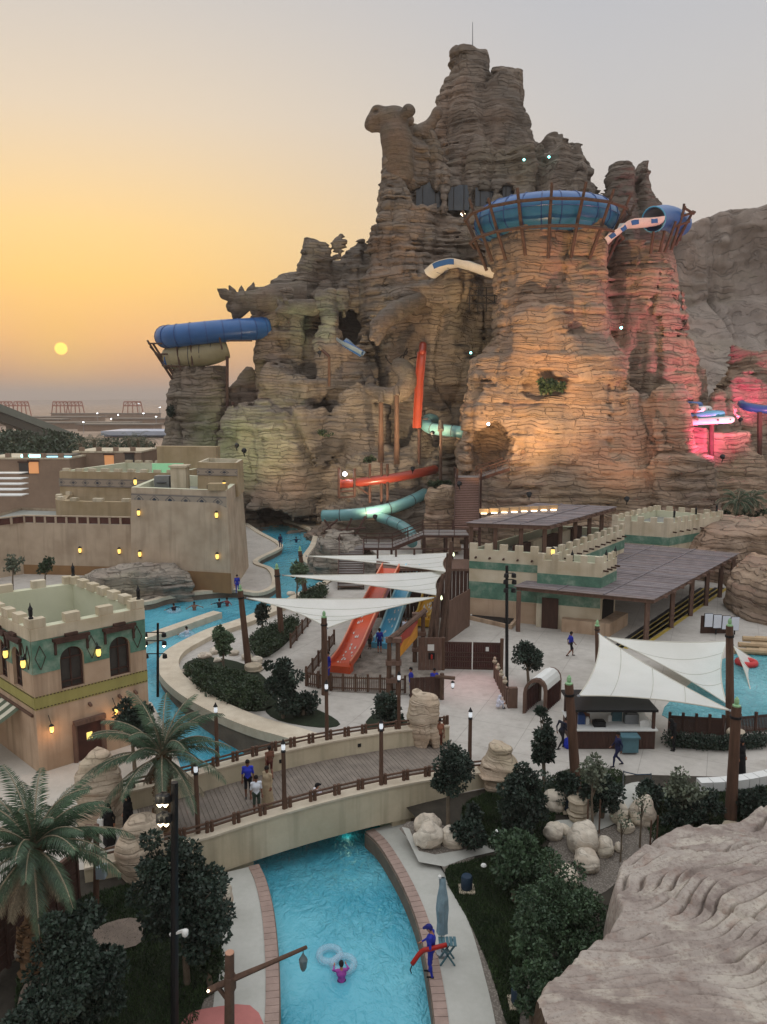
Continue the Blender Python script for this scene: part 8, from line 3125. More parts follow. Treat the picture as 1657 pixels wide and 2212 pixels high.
# speaker drums, mast plinth, pots
for k, (u, v) in enumerate(((1008, 1922), (1229, 1752), (1119, 2168))):
 c = gpt(u, v)
 T = thing('garden_speaker', ['dark blue drum speaker on the lawn near the folded umbrella', 'dark blue drum speaker at the foot of the mast plinth', 'dark blue drum speaker at the bottom lawn edge'][k], 'speaker', c, 'drum speakers in the garden')
 obj('drum', MB().lathe(c, [(.2, .06), (.22, .1), (.22, .5), (.19, .58), (.1, .6)], 12), M_NAVY, T, 40)
 obj('pad', MB().box(c + Vector((0, 0, .03)), (.6, .6, .06)), M_STONE, T)
for k, (u, v, n, w) in enumerate(((1249, 1768, 5, .42), (1590, 1600, 3, .45), (548, 1448, 2, .6), (1580, 1790, 1, .4))):
 c = gpt(u, v) if v > 1640 else G(u, v)
 T = thing('stone_plinth', ['stacked flat stone plinth under the mast with string lights', 'stone urn plinth under the thin dark mast', 'low round stone plinth under the pool mast', 'stone footing under the thick mast'][k], 'plinth', c, 'stone mast footings')
 for i in range(n):
  obj('stone', MB().lathe(c + Vector((rng.uniform(-.04, .04), rng.uniform(-.04, .04), i * .19)), [(w * rng.uniform(.9, 1.1), 0), (w * rng.uniform(.95, 1.15), .09), (w * rng.uniform(.9, 1.05), .18)], 9), M_STONE, T)
# stones edging the hedge on the spit
for k, (u, v, s) in enumerate(((398, 1462, 22), (412, 1450, 18), (408, 1476, 20), (425, 1478, 20), (440, 1425, 22), (462, 1415, 20), (480, 1405, 18), (505, 1418, 22), (530, 1428, 20), (552, 1436, 24), (470, 1432, 16), (630, 1290, 18), (690, 1268, 16), (700, 1285, 16))):
 boulder('flat pale edging stone of the planted spit', u, v, s, s * .55, 'edging stones of the spit', 500 + k, name='edging_stone')

def umbrella_and_chair():
 c = G(955, 2062, WALK_Z)
 T = thing('folded_umbrella', 'folded grey blue umbrella on a pole by the river walk', 'umbrella', c)
 top = A(950, 1896, c.y)
 obj('pole', MB().tube([c, top], .025, 8), M_GREYM, T)
 H = top.z - c.z
 prof = [(.04, .75), (.17, .82), (.15, 1.2), (.19, 1.7), (.16, 2.1), (.12, H - .35), (.08, H - .08), (.05, H)]
 n = 14
 vs, fs = [], []
 for (r, z) in prof:
  for j in range(n):
   a = 2 * math.pi * j / n
   q = r * (1 + .18 * (j % 2)) * (1 + .1 * math.sin(z * 7 + j))
   vs.append((c.x + q * math.cos(a), c.y + q * math.sin(a), c.z + z))
 for i in range(len(prof) - 1):
  for j in range(n):
   fs.append((i * n + j, i * n + (j + 1) % n, (i + 1) * n + (j + 1) % n, (i + 1) * n + j))
 obj('canopy', MB().add(vs, fs), M('faded_blue_canvas', rgb('7d939c'), .9, .2, 3), T)
 obj('cap', MB().lathe(top, [(.06, 0), (.06, .06), (.02, .1)], 8), M_WHITEP, T)
 obj('foot', MB().lathe(c, [(.22, 0), (.2, .08), (.04, .1)], 10), M_GREYM, T)
 b = G(966, 2078, WALK_Z)
 K = thing('guard_stool', 'grey teal lifeguard stool with crossed legs', 'stool', b)
 for s in (-.17, .17):
  obj('leg', MB().beam(b + Vector((-.24, s, 0)), b + Vector((.22, s, .72)), .05), M_TEALP, K)
  obj('leg', MB().beam(b + Vector((.24, s, 0)), b + Vector((-.22, s, .72)), .05), M_TEALP, K)
 for i in range(5):
  obj('slat', MB().box(b + Vector((-.24 + i * .12, 0, .745)), (.10, .44, .035)), M_TEALP, K)
 obj('stretcher', MB().beam(b + Vector((0, -.17, .36)), b + Vector((0, .17, .36)), .04), M_TEALP, K)

umbrella_and_chair()

# ================================================================ people
SKINS = [M('skin_tan', rgb('a9755a'), .6, .08), M('skin_brown', rgb('7a5240'), .6, .08)]
_cl = {}

def cloth(hexc):
 if hexc not in _cl:
  _cl[hexc] = M('cloth_' + hexc, rgb(hexc), .85, .18, 6)
 return _cl[hexc]

REST = dict(pel=(0, 0, .96), che=(0, .01, 1.28), nek=(0, 0, 1.49), hed=(0, .02, 1.62),
   shL=(-.18, 0, 1.42), elL=(-.23, -.02, 1.14), wrL=(-.24, .05, .90), shR=(.18, 0, 1.42), elR=(.23, -.02, 1.14), wrR=(.24, .05, .90),
   hiL=(-.09, 0, .93), knL=(-.10, .03, .50), anL=(-.10, -.02, .09), hiR=(.09, 0, .93), knR=(.10, .03, .50), anR=(.10, -.02, .09))
WALK = dict(knL=(-.09, .20, .52), anL=(-.09, .22, .10), knR=(.09, .02, .50), anR=(.09, -.30, .14), elL=(-.23, -.12, 1.16), wrL=(-.22, -.10, .92), elR=(.23, .06, 1.15), wrR=(.22, .22, .97))
SIT = dict(pel=(0, 0, .22), che=(0, .08, .54), nek=(0, .12, .74), hed=(0, .15, .87), shL=(-.18, .1, .68), shR=(.18, .1, .68), elL=(-.24, .24, .5), wrL=(-.12, .42, .42), elR=(.24, .24, .5), wrR=(.12, .42, .42),
           hiL=(-.09, .02, .2), hiR=(.09, .02, .2), knL=(-.14, .38, .48), knR=(.14, .38, .48), anL=(-.12, .40, .09), anR=(.12, .40, .09))

def person(label, base, face, top, bottom, hair='1a1512', shoe='1b1b1d', skin=0, pose=None, h=1.74, robe=False, sleeves=1, legs=1, vox=.026, group=None, hood=False, cap=None, scarf=None):
 """sleeves / legs: 0 bare, .5 half covered, 1 covered"""
 J = dict(REST)
 for d in (pose or []):
  J.update(d)
 J = {k: np.array(v, float) for k, v in J.items()}
 B = []                                             # a, b, ra, rb, region

 def add(a, b, ra, rb, reg, k=.03):
  B.append((np.array(a), np.array(b), ra, rb, reg, k))
 SK, TP, BT, SH, HR = 0, 1, 2, 3, 4
 up = J['hed'] - J['nek']
 up = up / np.linalg.norm(up)
 fw = np.array((0, 1, 0)) - up * up[1]
 fw = fw / np.linalg.norm(fw)
 rt = np.cross(fw, up)
 add(J['pel'] - rt * .05, J['pel'] + rt * .05, .125, .125, BT, .06)
 add(J['pel'], J['che'], .125, .14, TP, .06)
 add(J['che'] - rt * .06, J['che'] + rt * .06, .135, .135, TP, .06)
 add(J['shL'], J['shR'], .07, .07, TP, .05)
 add(J['nek'] - up * .05, J['hed'], .052, .055, SK if not hood else HR, .03)
 add(J['hed'] + up * .0, J['hed'] + up * .075, .080, .088, SK, .02)
 add(J['hed'] - up * .055 + fw * .03, J['hed'] + fw * .035, .045, .06, SK, .02)
 add(J['hed'] + fw * .088 + up * .02, J['hed'] + fw * .105 - up * .012, .010, .016, SK, .012)
 for s in (-1, 1):
  add(J['hed'] + rt * s * .085, J['hed'] + rt * s * .088 + up * .03, .016, .018, SK, .01)
 add(J['hed'] + up * .07 - fw * .02, J['hed'] + up * .085, .092, .09, HR, .02)
 add(J['hed'] + up * .03 - fw * .045, J['hed'] + up * .07 - fw * .03, .082, .088, HR, .02)
 if cap:
  add(J['hed'] + up * .10 + fw * .05, J['hed'] + up * .085 + fw * .16, .06, .045, HR, .02)
 if hood:
  add(J['hed'] + up * .05 - fw * .03, J['nek'] - fw * .05, .105, .10, HR, .03)
  add(J['nek'] - fw * .04, J['che'] - fw * .02, .11, .16, HR, .05)
 for s in 'LR':
  sh, el, wr = J['sh' + s], J['el' + s], J['wr' + s]
  add(sh, el, .052, .042, TP if sleeves > 0 else SK, .03)
  if sleeves == .5:
   add(sh + (el - sh) * .55, el, .045, .042, SK, .02)
  add(el, wr, .040, .028, TP if sleeves == 1 else SK, .02)
  d = (wr - el) / np.linalg.norm(wr - el)
  side = np.cross(d, np.array((0, 1, .2)))
  side = side / np.linalg.norm(side)
  nrm = np.cross(side, d)
  add(wr, wr + d * .085, .026, .036, SK, .015)
  for i, (o, L) in enumerate(((-.030, .062), (-.010, .074), (.010, .070), (.030, .055))):
   k = wr + d * .085 + side * o
   m = k + d * L * .55 + nrm * .008
   add(k, m, .0125, .012, SK, .006)
   add(m, k + d * L + nrm * .03, .012, .010, SK, .006)
  add(wr + d * .03 - side * .03, wr + d * .075 - side * .062 + nrm * .02, .014, .012, SK, .008)
  hi, kn, an = J['hi' + s], J['kn' + s], J['an' + s]
  add(hi, kn, .088, .058, BT if legs > 0 else SK, .04)
  if legs == .5:
   add(hi + (kn - hi) * .8, kn, .062, .058, SK, .02)
  add(kn, an, .055, .036, BT if legs == 1 else SK, .03)
  ca = kn * .7 + an * .3
  add(ca - np.array((0, .02, 0)), ca * .6 + an * .4, .05, .04, BT if legs == 1 else SK, .03)
  add(an - np.array((0, .03, .04)), an + np.array((0, .15, -.055)), .038, .032, SH, .02)
 if robe:
  add(J['che'], J['pel'] - np.array((0, 0, .05)), .16, .17, TP, .06)
  for (dx, dy) in ((-.09, .04), (.09, .04), (0, -.10), (0, .1)):
   add(J['pel'] * [1, 1, 1] + np.array((dx * .5, dy * .5, 0)), np.array((J['anL'][0] * .5 + J['anR'][0] * .5 + dx * 1.3, (J['anL'][1] + J['anR'][1]) / 2 + dy * 1.5, .10)), .14, .16, TP, .08)
 P = np.array([x for b in B for x in (b[0], b[1])])
 lo, hi = P.min(0) - .24, P.max(0) + .24
 F = Field(lo, hi, vox)
 for (a, b, ra, rb, reg, k) in B:
  F.cone(a, b, max(ra, vox * .62), max(rb, vox * .62), k)
 V, Q = surface_nets(F.D, F.lo, F.h)
 C = V[Q].mean(1)
 best, reg = np.full(len(C), 1e9), np.zeros(len(C), int)
 for (a, b, ra, rb, r, k) in B:
  ab = b - a
  t = np.clip(((C - a) @ ab) / max(ab @ ab, 1e-9), 0, 1)
  d = np.linalg.norm(C - a - t[:, None] * ab, axis=1) - (ra + (rb - ra) * t) - (.004 if r in (HR,) else 0)
  m = d < best
  best[m] = d[m]
  reg[m] = r
 s = h / 1.74
 ca, sa = math.cos(face), math.sin(face)
 W_ = V * s
 W_ = np.stack([W_[:, 0] * ca - W_[:, 1] * sa, W_[:, 0] * sa + W_[:, 1] * ca, W_[:, 2]], 1) + np.array(base)
 o = np_mesh('person', W_, Q, None, None, True, mi=reg, mats=[SKINS[skin], cloth(top), cloth(bottom), cloth(shoe), cloth(hair)])
 return tag(o, label, 'person', group)

D = math.radians
BLUE, NAV = '27319c', '1d2247'
# the near bank: lifeguard with a red rescue tube
lgp = G(931, 2108, WALK_Z)
person('lifeguard in blue wetsuit and cap holding a red tube on the river walk', lgp, D(75), BLUE, BLUE, hair='20246a', shoe='131316', cap=True, vox=.02, legs=1, h=1.78,
       pose=[dict(elR=(.25, .12, 1.14), wrR=(.16, .32, 1.02), elL=(-.26, -.02, 1.14), wrL=(-.20, .18, .98), anL=(-.12, -.06, .09), anR=(.13, .08, .09), hed=(0, .06, 1.61))])
rt = tag(obj('rescue_tube', MB().tube(spline([tuple(lgp + Vector((-.62, -.25, .62))), tuple(lgp + Vector((-.32, -.2, 1.02))), tuple(lgp + Vector((-.02, -.22, 1.14))), tuple(lgp + Vector((.48, -.02, 1.12)))], 5), .075, 9), M('red_foam', rgb('a32018'), .5, .1), None, 'all'), 'red foam rescue tube held across the lifeguard', 'rescue tube')
st_ = obj('strap', MB().tube([lgp + Vector((-.62, -.25, .6)), lgp + Vector((-.68, -.26, .42)), lgp + Vector((-.64, -.26, .3))], .02, 5), M_BLACK, rt)

# swimmer in the near reach with a clear double ring
c = G(738, 2118, WATER_Z)
person('girl in a pink purple top holding on to the clear ring', c + Vector((0, 0, -.85)), D(10), 'a04a9c', '5a2f6a', hair='241a1c', sleeves=1, skin=0, vox=.024, h=1.5, pose=[dict(elL=(-.3, .2, 1.3), wrL=(-.24, .42, 1.3), elR=(.3, .2, 1.3), wrR=(.24, .42, 1.3), hed=(0, .04, 1.62))])

def vinyl():
 t = NT('clear_vinyl')
 t.base(rgb('bcd6e6'))
 t.set(Roughness=.15, Alpha=.28, **{'Specular IOR Level': .6})
 return t.mat

M_VINYL = vinyl()
T = thing('double_ring', 'clear double swim ring floating beside the girl', 'swim ring', G(722, 2075, WATER_Z))
for k, (u, v) in enumerate(((712, 2062), (742, 2082))):
 q = G(u, v, WATER_Z + .12)
 obj('ring', MB().tube([q + Vector((.36 * math.cos(a), .36 * math.sin(a), 0)) for a in [2 * math.pi * j / 20 for j in range(20)]], .13, 9, closed=True), M_VINYL, T, 'all')

# on the bridge
person('man in a blue shirt and dark shorts on the bridge', bp(st(.17), 2.9, bz(st(.17)) - .5), D(190), '2a3ab8', '15171f', skin=1, sleeves=.5, legs=.5)
person('man in a white shirt and dark green shorts on the bridge', bp(st(.17), 1.5, bz(st(.17)) - .5), D(200), 'd5dae2', '39463c', skin=1, sleeves=.5, legs=.5, h=1.68)
person('person in a long beige robe behind the white shirt on the bridge', bp(st(.215), 1.9, bz(st(.215)) - .5), D(150), 'a8967a', 'a8967a', skin=1, robe=True)
person('shirtless dark haired boy at the far bridge rail', bp(st(.27), 4.1, bz(st(.27)) - .5), D(20), '6b4636', '5a2a26', skin=1, sleeves=0, legs=.5, h=1.5, pose=[WALK])
person('child in white with a black cap squatting by the near bridge rail', bp(st(.35), .95, bz(st(.35)) - .5), D(-60), 'dfdfe6', 'd8d2dc', hair='111114', cap=True, sleeves=.5, pose=[SIT], h=1.6)
# two women in black at the left end
person('woman in a black robe carrying a white bag nearest the service pole', G(237, 1822), D(160), '101013', '101013', hair='0c0c0f', robe=True, hood=True, pose=[WALK], h=1.66)
person('woman in a black robe walking behind towards the bridge planks', G(279, 1800, .1), D(150), '111114', '111114', hair='0c0c0f', robe=True, hood=True, h=1.66)
bg_ = G(237, 1822)
hb = thing('hand_bag', 'small white bag carried by the woman in black', 'bag', bg_)
obj('body', MB().prism([(bg_.x - .36, bg_.y - .25), (bg_.x - .14, bg_.y - .25), (bg_.x - .14, bg_.y - .15), (bg_.x - .36, bg_.y - .15)], .88, 1.14), M_WHITEP, hb)
obj('handle', MB().tube([bg_ + Vector((-.33, -.2, 1.14)), bg_ + Vector((-.25, -.2, 1.26)), bg_ + Vector((-.17, -.2, 1.14))], .012, 5), M_WHITEP, hb)
person('shirtless man standing beside the split rock pillar', G(949, 1622), D(170), '8d5c46', '5f3327', sleeves=0, skin=1, legs=.5, h=1.7)
# plaza
person('man in dark blue walking past the kiosk bin', G(1333, 1656), D(95), NAV, NAV, skin=1, pose=[WALK])
person('lifeguard in bright blue walking beneath the pergola edge', G(1232, 1418), D(-80), BLUE, '1a1a22', sleeves=.5, legs=.5, pose=[WALK], skin=1)
person('woman in black leaning at the right end of the kiosk', G(1455, 1622), D(60), '131316', '131316', hair='0d0d10', hood=True, pose=[dict(che=(0, .1, 1.27), nek=(0, .16, 1.46), hed=(0, .2, 1.58))], h=1.66)
person('woman in a black robe standing behind the thick right mast', G(1598, 1672), D(200), '0f0f12', '0f0f12', hair='0c0c0f', robe=True, hood=True, h=1.68)
person('man in dark clothes stooping with a blue bag left of the mast', G(1212, 1618), D(-60), '1e2130', '1b1b20', skin=1, pose=[WALK, dict(che=(0, .16, 1.24), nek=(0, .28, 1.40), hed=(0, .34, 1.50))])
bb = thing('blue_bag', 'bright blue bag beside the stooping man', 'bag', G(1228, 1612))
p = G(1228, 1615)
obj('body', MB().lathe(p, [(.2, 0), (.28, .15), (.24, .42), (.12, .52)], 9), cloth('2236b0'), bb, 'all')
obj('handle', MB().tube([p + Vector((-.1, 0, .5)), p + Vector((0, 0, .62)), p + Vector((.1, 0, .5))], .02, 5), cloth('2236b0'), bb)
person('bare chested man in black shorts at the left side of the kiosk', G(1262, 1598), D(-30), '8a5d48', '17171a', skin=1, sleeves=0, legs=.5)
person('small child in white sitting beside the timber stand', G(1075, 1530), D(-90), 'd9d9e4', 'c9c9d6', hair='c9c9d6', hood=True, pose=[SIT], h=1.35)
# slide yard and far banks
for (lab, u, v, f, c1, c2, kw) in (
  ('lifeguard in blue at the foot of the orange slide', 710, 1466, 120, BLUE, BLUE, {}),
  ('lifeguard in blue standing at the foot of the blue slide', 820, 1410, 10, BLUE, '1c2160', {'sleeves': .5, 'legs': .5}),
  ('child with bare chest standing next to the blue slide', 799, 1402, 150, '7c5544', '1a1a1e', {'sleeves': 0, 'legs': .5, 'skin': 1, 'h': 1.35}),
  ('lifeguard in blue behind the dark notice board', 938, 1505, 180, BLUE, BLUE, {'sleeves': .5}),
  ('lifeguard in blue at the left edge of the notice board', 888, 1503, 90, BLUE, BLUE, {}),
  ('visitor in a white shirt behind the sign portal', 876, 1385, 180, 'cfd4e4', '2a2a30', {'sleeves': .5}),
  ('lifeguard in blue on the far left bank below the fortress corner', 513, 1282, 200, BLUE, BLUE, {}),
  ('lifeguard in blue beside the grey stairs', 716, 1243, 150, BLUE, BLUE, {}),
  ('dark clothed guard at the tunnel pool edge', 606, 1185, 190, NAV, NAV, {'skin': 1})):
 person(lab, G(u, v), D(f), c1, c2, vox=.032, **kw)
# bathers in the upper pool, water to the waist
for k, (u, v, c1, f) in enumerate(((376, 1322, '2a2630', 40), (420, 1318, '7a5a4c', 200), (474, 1312, '23232c', 10), (491, 1309, '7a3a3a', 150), (404, 1374, 'c9cdd8', 60), (640, 1172, '23304a', 20))):
 w = G(u, v, wlevel(0, G(u, v).y))
 person(['bather in dark swimwear paddling left in the upper pool', 'bare shouldered bather with arms wide in the upper pool', 'bather in black by the end of the dividing wall', 'bather in dark red beside the one in black', 'bather in white in a pale ring below the dividing wall', 'bather far up the channel near the tunnel'][k], w + Vector((0, 0, -1.0)), D(f), c1, c1, vox=.034, sleeves=0 if k == 1 else 1, skin=k % 2,
           pose=[dict(elL=(-.42, .1, 1.36), wrL=(-.62, .2, 1.28), elR=(.42, .1, 1.36), wrR=(.62, .2, 1.28))])
 if k in (0, 4):
  q = w + Vector((0, 0, .1))
  rg = thing('swim_ring', ['pale swim ring round the paddling bather', '', '', '', 'pale swim ring round the bather in white'][k], 'swim ring', q)
  obj('ring', MB().tube([q + Vector((.5 * math.cos(a), .5 * math.sin(a), 0)) for a in [2 * math.pi * j / 16 for j in range(16)]], .16, 8, closed=True), M_VINYL, rg, 'all')

# ================================================================ far things
M_FARW = M('far_wall', rgb('8f7a68'), .9, .15, .3, gen='World')
M_FARR = M('far_roof', rgb('7a746a'), .9, .1, .3, gen='World')

def low_house(label, u0, u1, v0, v1, Y, mat, wins):
 a, b = A(u0, v0, Y), A(u1, v0, Y)
 T = thing('low_house', label, 'house', ((a.x + b.x) / 2, Y, 0))
 d = 9
 obj('wall', MB().prism([(a.x, Y), (b.x, Y), (b.x, Y + d), (a.x, Y + d)], -.5, a.z), mat, T)
 obj('roof', MB().prism([(a.x - .1, Y - .1), (b.x + .1, Y - .1), (b.x + .1, Y + d), (a.x - .1, Y + d)], a.z + .002, a.z + .25), M_PLC, T)
 n = max(2, int((b.x - a.x) / 2.2))
 for i in range(n):
  x = a.x + (i + .5) * (b.x - a.x) / n
  obj('merlon', MB().box((x, Y + .2, a.z + .55), (.7, .5, .6)), mat, T)
 for (uu, vv, lit) in wins:
  c = A(uu, vv, Y - .05)
  w = obj('window', MB().box(c, (1.4, .12, 1.7)), emit('lit_window', (1.0, .45, .18), .15) if lit and 'lit_window' not in bpy.data.materials else (bpy.data.materials['lit_window'] if lit else M_WIN), T)
  obj('frame', MB().box(c + Vector((0, -.06, .95)), (1.7, .14, .2)), M_DWOOD, w)

low_house('low tan house with two lit windows behind the fortress', 285, 470, 1000, 1040, 101, M_FARW, []) if False else None
low_house('farther tan house with one lit window below the palms', 282 * .56, 305, 978, 1010, 118, M_FARW, [(163, 995, 0), (236, 995, 1), (280, 992, 0)])
low_house('long low tan house at the left behind the shade strips', -40, 150, 992, 1040, 112, M_FARW, [(73, 1010, 1), (52, 1012, 0)])
cn = thing('lit_canopy', 'low roof edge glowing cyan beside the far houses', 'canopy', A(110, 985, 113))
obj('roof', MB().prism([(A(50, 985, 113).x, 113), (A(150, 985, 113).x, 113), (A(150, 985, 113).x, 117), (A(50, 985, 113).x, 117)], A(100, 990, 113).z, A(100, 983, 113).z), M_FARR, cn)
obj('light_strip', MB().box(A(68, 986, 112.8), (3.0, .1, .5)), M_CYAN, cn)
obj('light_strip', MB().box(A(128, 988, 112.8), (3.6, .1, .35)), emit('blue_strip', (.3, .75, 1.0), 2.0), cn)
T = thing('shade_strips', 'row of white flat shade strips at the left edge', 'shade strips', A(20, 1050, 92))
for k in range(5):
 v = 1022 + k * 12
 a = A(-30, v + 2, 96 - k * 2.5)
 b = A(46, v, 96 - k * 2.5)
 obj('strip', MB().prism([(a.x, a.y), (b.x, a.y), (b.x, a.y + 1.9), (a.x, a.y + 1.9)], b.z - .1, b.z), M_WHITEP, T)
# palms and wood beyond
for k, (u, v, h) in enumerate(((175, 985, 9), (205, 980, 9.5), (232, 985, 8.5), (300, 985, 9), (318, 990, 8), (280, 985, 8.5))):
 b = A(u, v, 150 + 6 * k)
 b.z = 0
 palm('far_palm', ['far palm left of the blue roofed hall', 'tallest far palm behind the tan house', 'far palm before the hall end', 'far palm near the west pillar', 'far palm closest to the west pillar', 'far palm between the hall and the pillar'][k], b, b + Vector((0, 0, h)), 0, 18, 3.6, 700 + k, .3, .9, 2, 1.1, 'palms beyond the fortress', 10)
g = np.random.default_rng(77)
C = []
for i in range(260):
 y = g.uniform(150, 230)
 u = g.uniform(-60, 330) if i % 3 else g.uniform(-60, 170)
 C.append((A(u, 960, y).x, y, g.uniform(1.5, 7.0) * (1.1 if u < 170 else .75), g.uniform(2.0, 3.6)))
V, Q = leaves_np(np.array(C), 34000, .9, g, np.array((1, 1, .8)))
o = tag(np_mesh('treeline', V, Q, M_LEAFH, None, False), 'dark wood beyond the fortress', 'trees')
o['kind'] = 'stuff'
# sloping covered conveyor and blue hall
T = thing('coaster_ramp', 'long sloping grey green ramp on piers at the far left', 'ramp', A(60, 950, 260))
a, b = A(-60, 862, 250), A(152, 944, 290)
obj('deck', MB().beam(a, b, 5, 2.4), M('ramp_grey_green', rgb('6f756c'), .8, .1, .2), T)
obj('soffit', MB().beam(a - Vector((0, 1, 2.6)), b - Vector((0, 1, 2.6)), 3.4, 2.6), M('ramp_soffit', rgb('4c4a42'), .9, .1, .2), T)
for k in range(6):
 p = a.lerp(b, k / 6)
 obj('pier', MB().beam((p.x, p.y, -1), (p.x, p.y, p.z - 2), 1.6), M_FARR, T)
T = thing('blue_hall', 'long low blue roofed hall on the plain', 'hall', A(290, 938, 420))
a, b = A(225, 940, 420), A(420, 940, 420)
obj('wall', MB().prism([(a.x, 420), (b.x, 420), (b.x, 450), (a.x, 450)], -2, a.z), M('hall_blue', rgb('39517c'), .7, .1, .1), T)
obj('roof', MB().prism([(a.x - 1, 418), (b.x + 1, 418), (b.x + 1, 452), (a.x - 1, 452)], a.z + .01, A(290, 931, 420).z), M('hall_roof', rgb('a9b4c4'), .6, .1, .1), T)
M_GANTRY = M('gantry_red_steel', rgb('a4604c'), .7, .1, .1)
for k, u in enumerate((12, 47, 131, 163, 287)):
 Y = 900
 w = 15 if u != 287 else 18
 T = thing('gantry', ['gantry frame nearest the left picture edge', 'second red gantry frame from the left', 'left one of the paired red gantries in the middle', 'right one of the paired red gantries in the middle', 'widest red gantry frame standing alone'][k], 'gantry', A(u, 905, Y), 'red steel gantries on the plain')
 z1 = A(u, 868, Y).z
 l, r = A(u - w, 890, Y).x, A(u + w, 890, Y).x
 for i in range(5):
  x = l + (r - l) * i / 4
  sp = (i - 2) * 1.6
  obj('leg', MB().beam((x + sp, Y, -2), (x, Y, z1), .9), M_GANTRY, T)
 for z in (z1, z1 * .72):
  obj('girder', MB().beam((l, Y, z), (r, Y, z), 1.3), M_GANTRY, T)
 for i in range(4):
  x0, x1 = l + (r - l) * i / 4, l + (r - l) * (i + 1) / 4
  obj('brace', MB().beam((x0, Y, z1 * .72), (x1, Y, z1), .5), M_GANTRY, T)
# scattered site lights and low sheds on the plain
for k, (u, v, Y) in enumerate(((52, 952, 300), (210, 893, 700), (255, 896, 640), (310, 893, 720), (337, 900, 600), (240, 905, 520), (180, 912, 480), (345, 880, 900), (300, 872, 1000))):
 c = A(u, v, Y)
 T = thing('site_lamp', 'small bright lamp on a pole far out on the plain', 'lamp', (c.x, c.y, -2.6), 'lamps on the plain')
 obj('pole', MB().beam((c.x, c.y, -2.6), c, .15 * Y / 300), M_GREYM, T)
 obj('lamp', MB().lathe(c, [(.1, -.2), (.0012 * Y, 0), (.1, .2)], 6), M_COOL, T)
for k, (u, v, Y, w, h) in enumerate(((60, 905, 620, 60, 5), (190, 910, 560, 70, 4), (260, 915, 520, 50, 4), (330, 905, 640, 60, 5), (120, 898, 760, 90, 4), (230, 888, 900, 120, 5))):
 c = A(u, v, Y)
 T = thing('site_shed', ['pale shed under the left gantries', 'long pale shed before the paired gantries', 'shed left of the lone gantry', 'shed near the west pillar on the plain', 'thin shed line between the gantries', 'farthest shed line on the plain'][k], 'shed', (c.x, Y, -2.6))
 obj('wall', MB().box((c.x, Y, -2.6 + h / 2), (w, 20, h)), M_FARW, T)
 obj('roof', MB().prism([(c.x - w / 2 - 1, Y - 11), (c.x + w / 2 + 1, Y - 11), (c.x + w / 2 + 1, Y + 11), (c.x - w / 2 - 1, Y + 11)], -2.6 + h + .01, -2.6 + h + .8), M_FARR, T)
# distant low hills
hb = MB()
n = 140
g = np.random.default_rng(5)
hz = np.convolve(g.uniform(0, 1, n + 8), np.ones(9) / 9, 'valid')
xs = np.linspace(-3200, 1500, n)
for i in range(n - 1):
 hb.quad((xs[i], 4200, -3), (xs[i + 1], 4200, -3), (xs[i + 1], 4500, 8 + 26 * hz[i + 1]), (xs[i], 4500, 8 + 26 * hz[i]))
 hb.quad((xs[i], 4500, 8 + 26 * hz[i]), (xs[i + 1], 4500, 8 + 26 * hz[i + 1]), (xs[i + 1], 5200, 4), (xs[i], 5200, 4))
struct('hills', hb, M_DESERT)

# ================================================================ floodlights on the rock
def flood(label, loc, aim, W_, col, ang=70):
 loc, aim = Vector(loc), Vector(aim)
 T = thing('floodlight', label, 'floodlight', loc, 'floodlights washing the rock')
 d = (aim - loc).normalized()
 obj('housing', MB().tube([loc - d * .5, loc - d * .1], [.16, .3], 10), M_BLACK, T)
 obj('bracket', MB().beam(loc - d * .4, (loc.x, loc.y, loc.z - .7), .08), M_BLACK, T)
 light('floodlight_beam', 'SPOT', loc, W_, col, aim=aim, angle=ang, blend=.9, rad=.25)

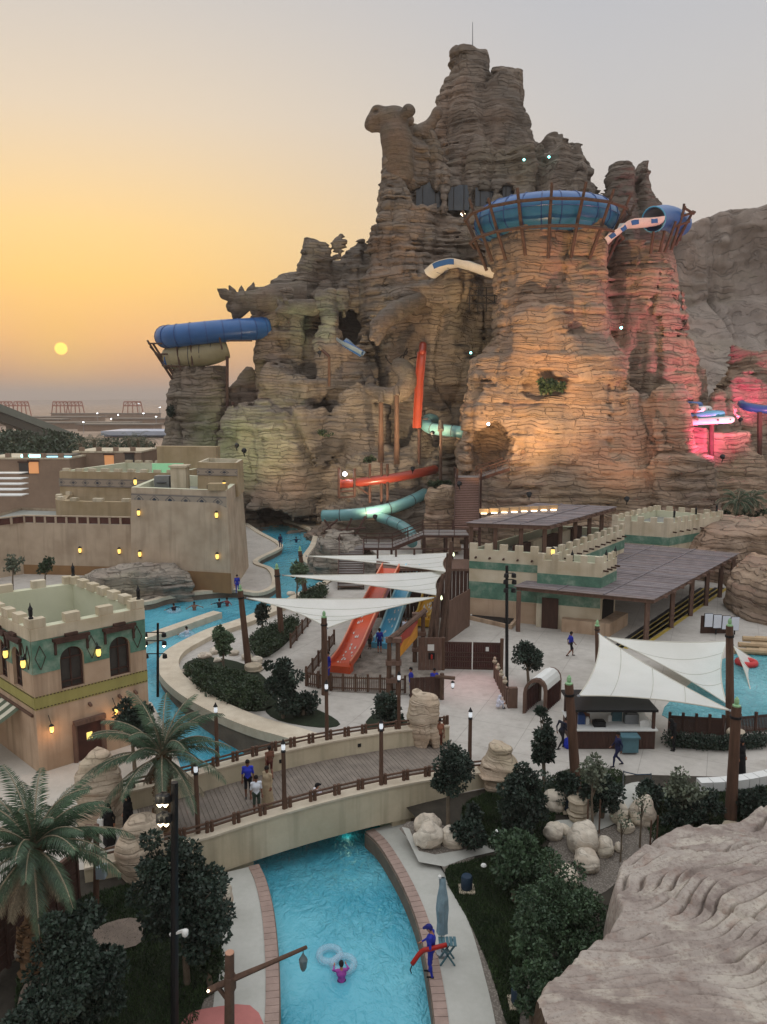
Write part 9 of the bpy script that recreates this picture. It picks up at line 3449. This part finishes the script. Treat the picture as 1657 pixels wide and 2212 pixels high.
ORANGE, PINK, GREEN, WARM = (1, .60, .28), (1, .12, .32), (.66, 1, .5), (1, .76, .48)
flood('floodlight on the shop roof aimed up the tower', (14.5, 76, 8.4), A(1150, 760, 94), 26000, ORANGE, 80)
flood('floodlight left of the tall stairs aimed at the tower foot', (8.0, 80, 9.0), A(1090, 880, 92), 4200, ORANGE, 80)
flood('floodlight behind the annexe aimed at the tower shoulder', (25.5, 80, 7.4), A(1330, 880, 94), 3000, (1, .52, .38), 85)
flood('floodlight by the palms aimed at the back tower', (50, 82, 9), A(1425, 700, 100), 30000, (1, .32, .42), 62)
flood('floodlight by the coil slide aimed at the pink crag', A(1600, 905, 98), A(1630, 810, 106), 4200, PINK, 95)
flood('floodlight on the low crag aimed up the east side', A(1560, 985, 86.5), A(1500, 880, 98), 6000, PINK, 90)
flood('green floodlight on the fortress roof aimed at the west mass', (-17.5, 92, 12.2), A(560, 940, 109), 4500, GREEN, 65)
flood('green floodlight low behind the fortress', (-22, 98, 9.0), A(500, 980, 110), 1100, GREEN, 80)
flood('warm floodlight behind the stairs aimed at the serpent cliff', (3.5, 92.5, 9.5), A(880, 790, 106), 12000, WARM, 100)
flood('warm floodlight on the apron aimed at the small pinnacle', (6.2, 97.5, 13.5), A(965, 890, 106), 1400, ORANGE, 60)
flood('greenish floodlight in the west arches', A(690, 760, 106), A(660, 640, 116), 1500, (.65, 1, .6), 80)
flood('warm floodlight on the fortress roof aimed at the west cliff', (-15.5, 86, 12.0), A(700, 930, 108), 11000, WARM, 85)
flood('warm floodlight under the long teal tube', (-1.0, 90.0, 4.0), A(800, 940, 106), 5000, WARM, 95)
light('play_lamp_glow', 'SPOT', (5.5, 47, 5.0), 260, (1, .25, .3), aim=(5.6, 45.5, 0), angle=75, blend=1, rad=.3)
light('river_lamp', 'SPOT', (2.3, 24.8, -1.2), 60, (.75, 1, .8), aim=(-1, 23.5, -1.7), angle=120, blend=1, rad=.2)

# ================================================================ dusty air
hz_ = MB().box((0, 0, 56.0), (19000, 19000, 120.0))
hm = bpy.data.materials.new('dusty_air')
hm.use_nodes = True
hm.node_tree.nodes.clear()
ho = hm.node_tree.nodes.new('ShaderNodeOutputMaterial')
hv = hm.node_tree.nodes.new('ShaderNodeVolumePrincipled')
hv.inputs['Color'].default_value = (.90, .80, .72, 1)
hv.inputs['Density'].default_value = .0003
hm.node_tree.links.new(hv.outputs[0], ho.inputs['Volume'])
haze = obj('haze', hz_, hm)
haze['kind'] = 'stuff'
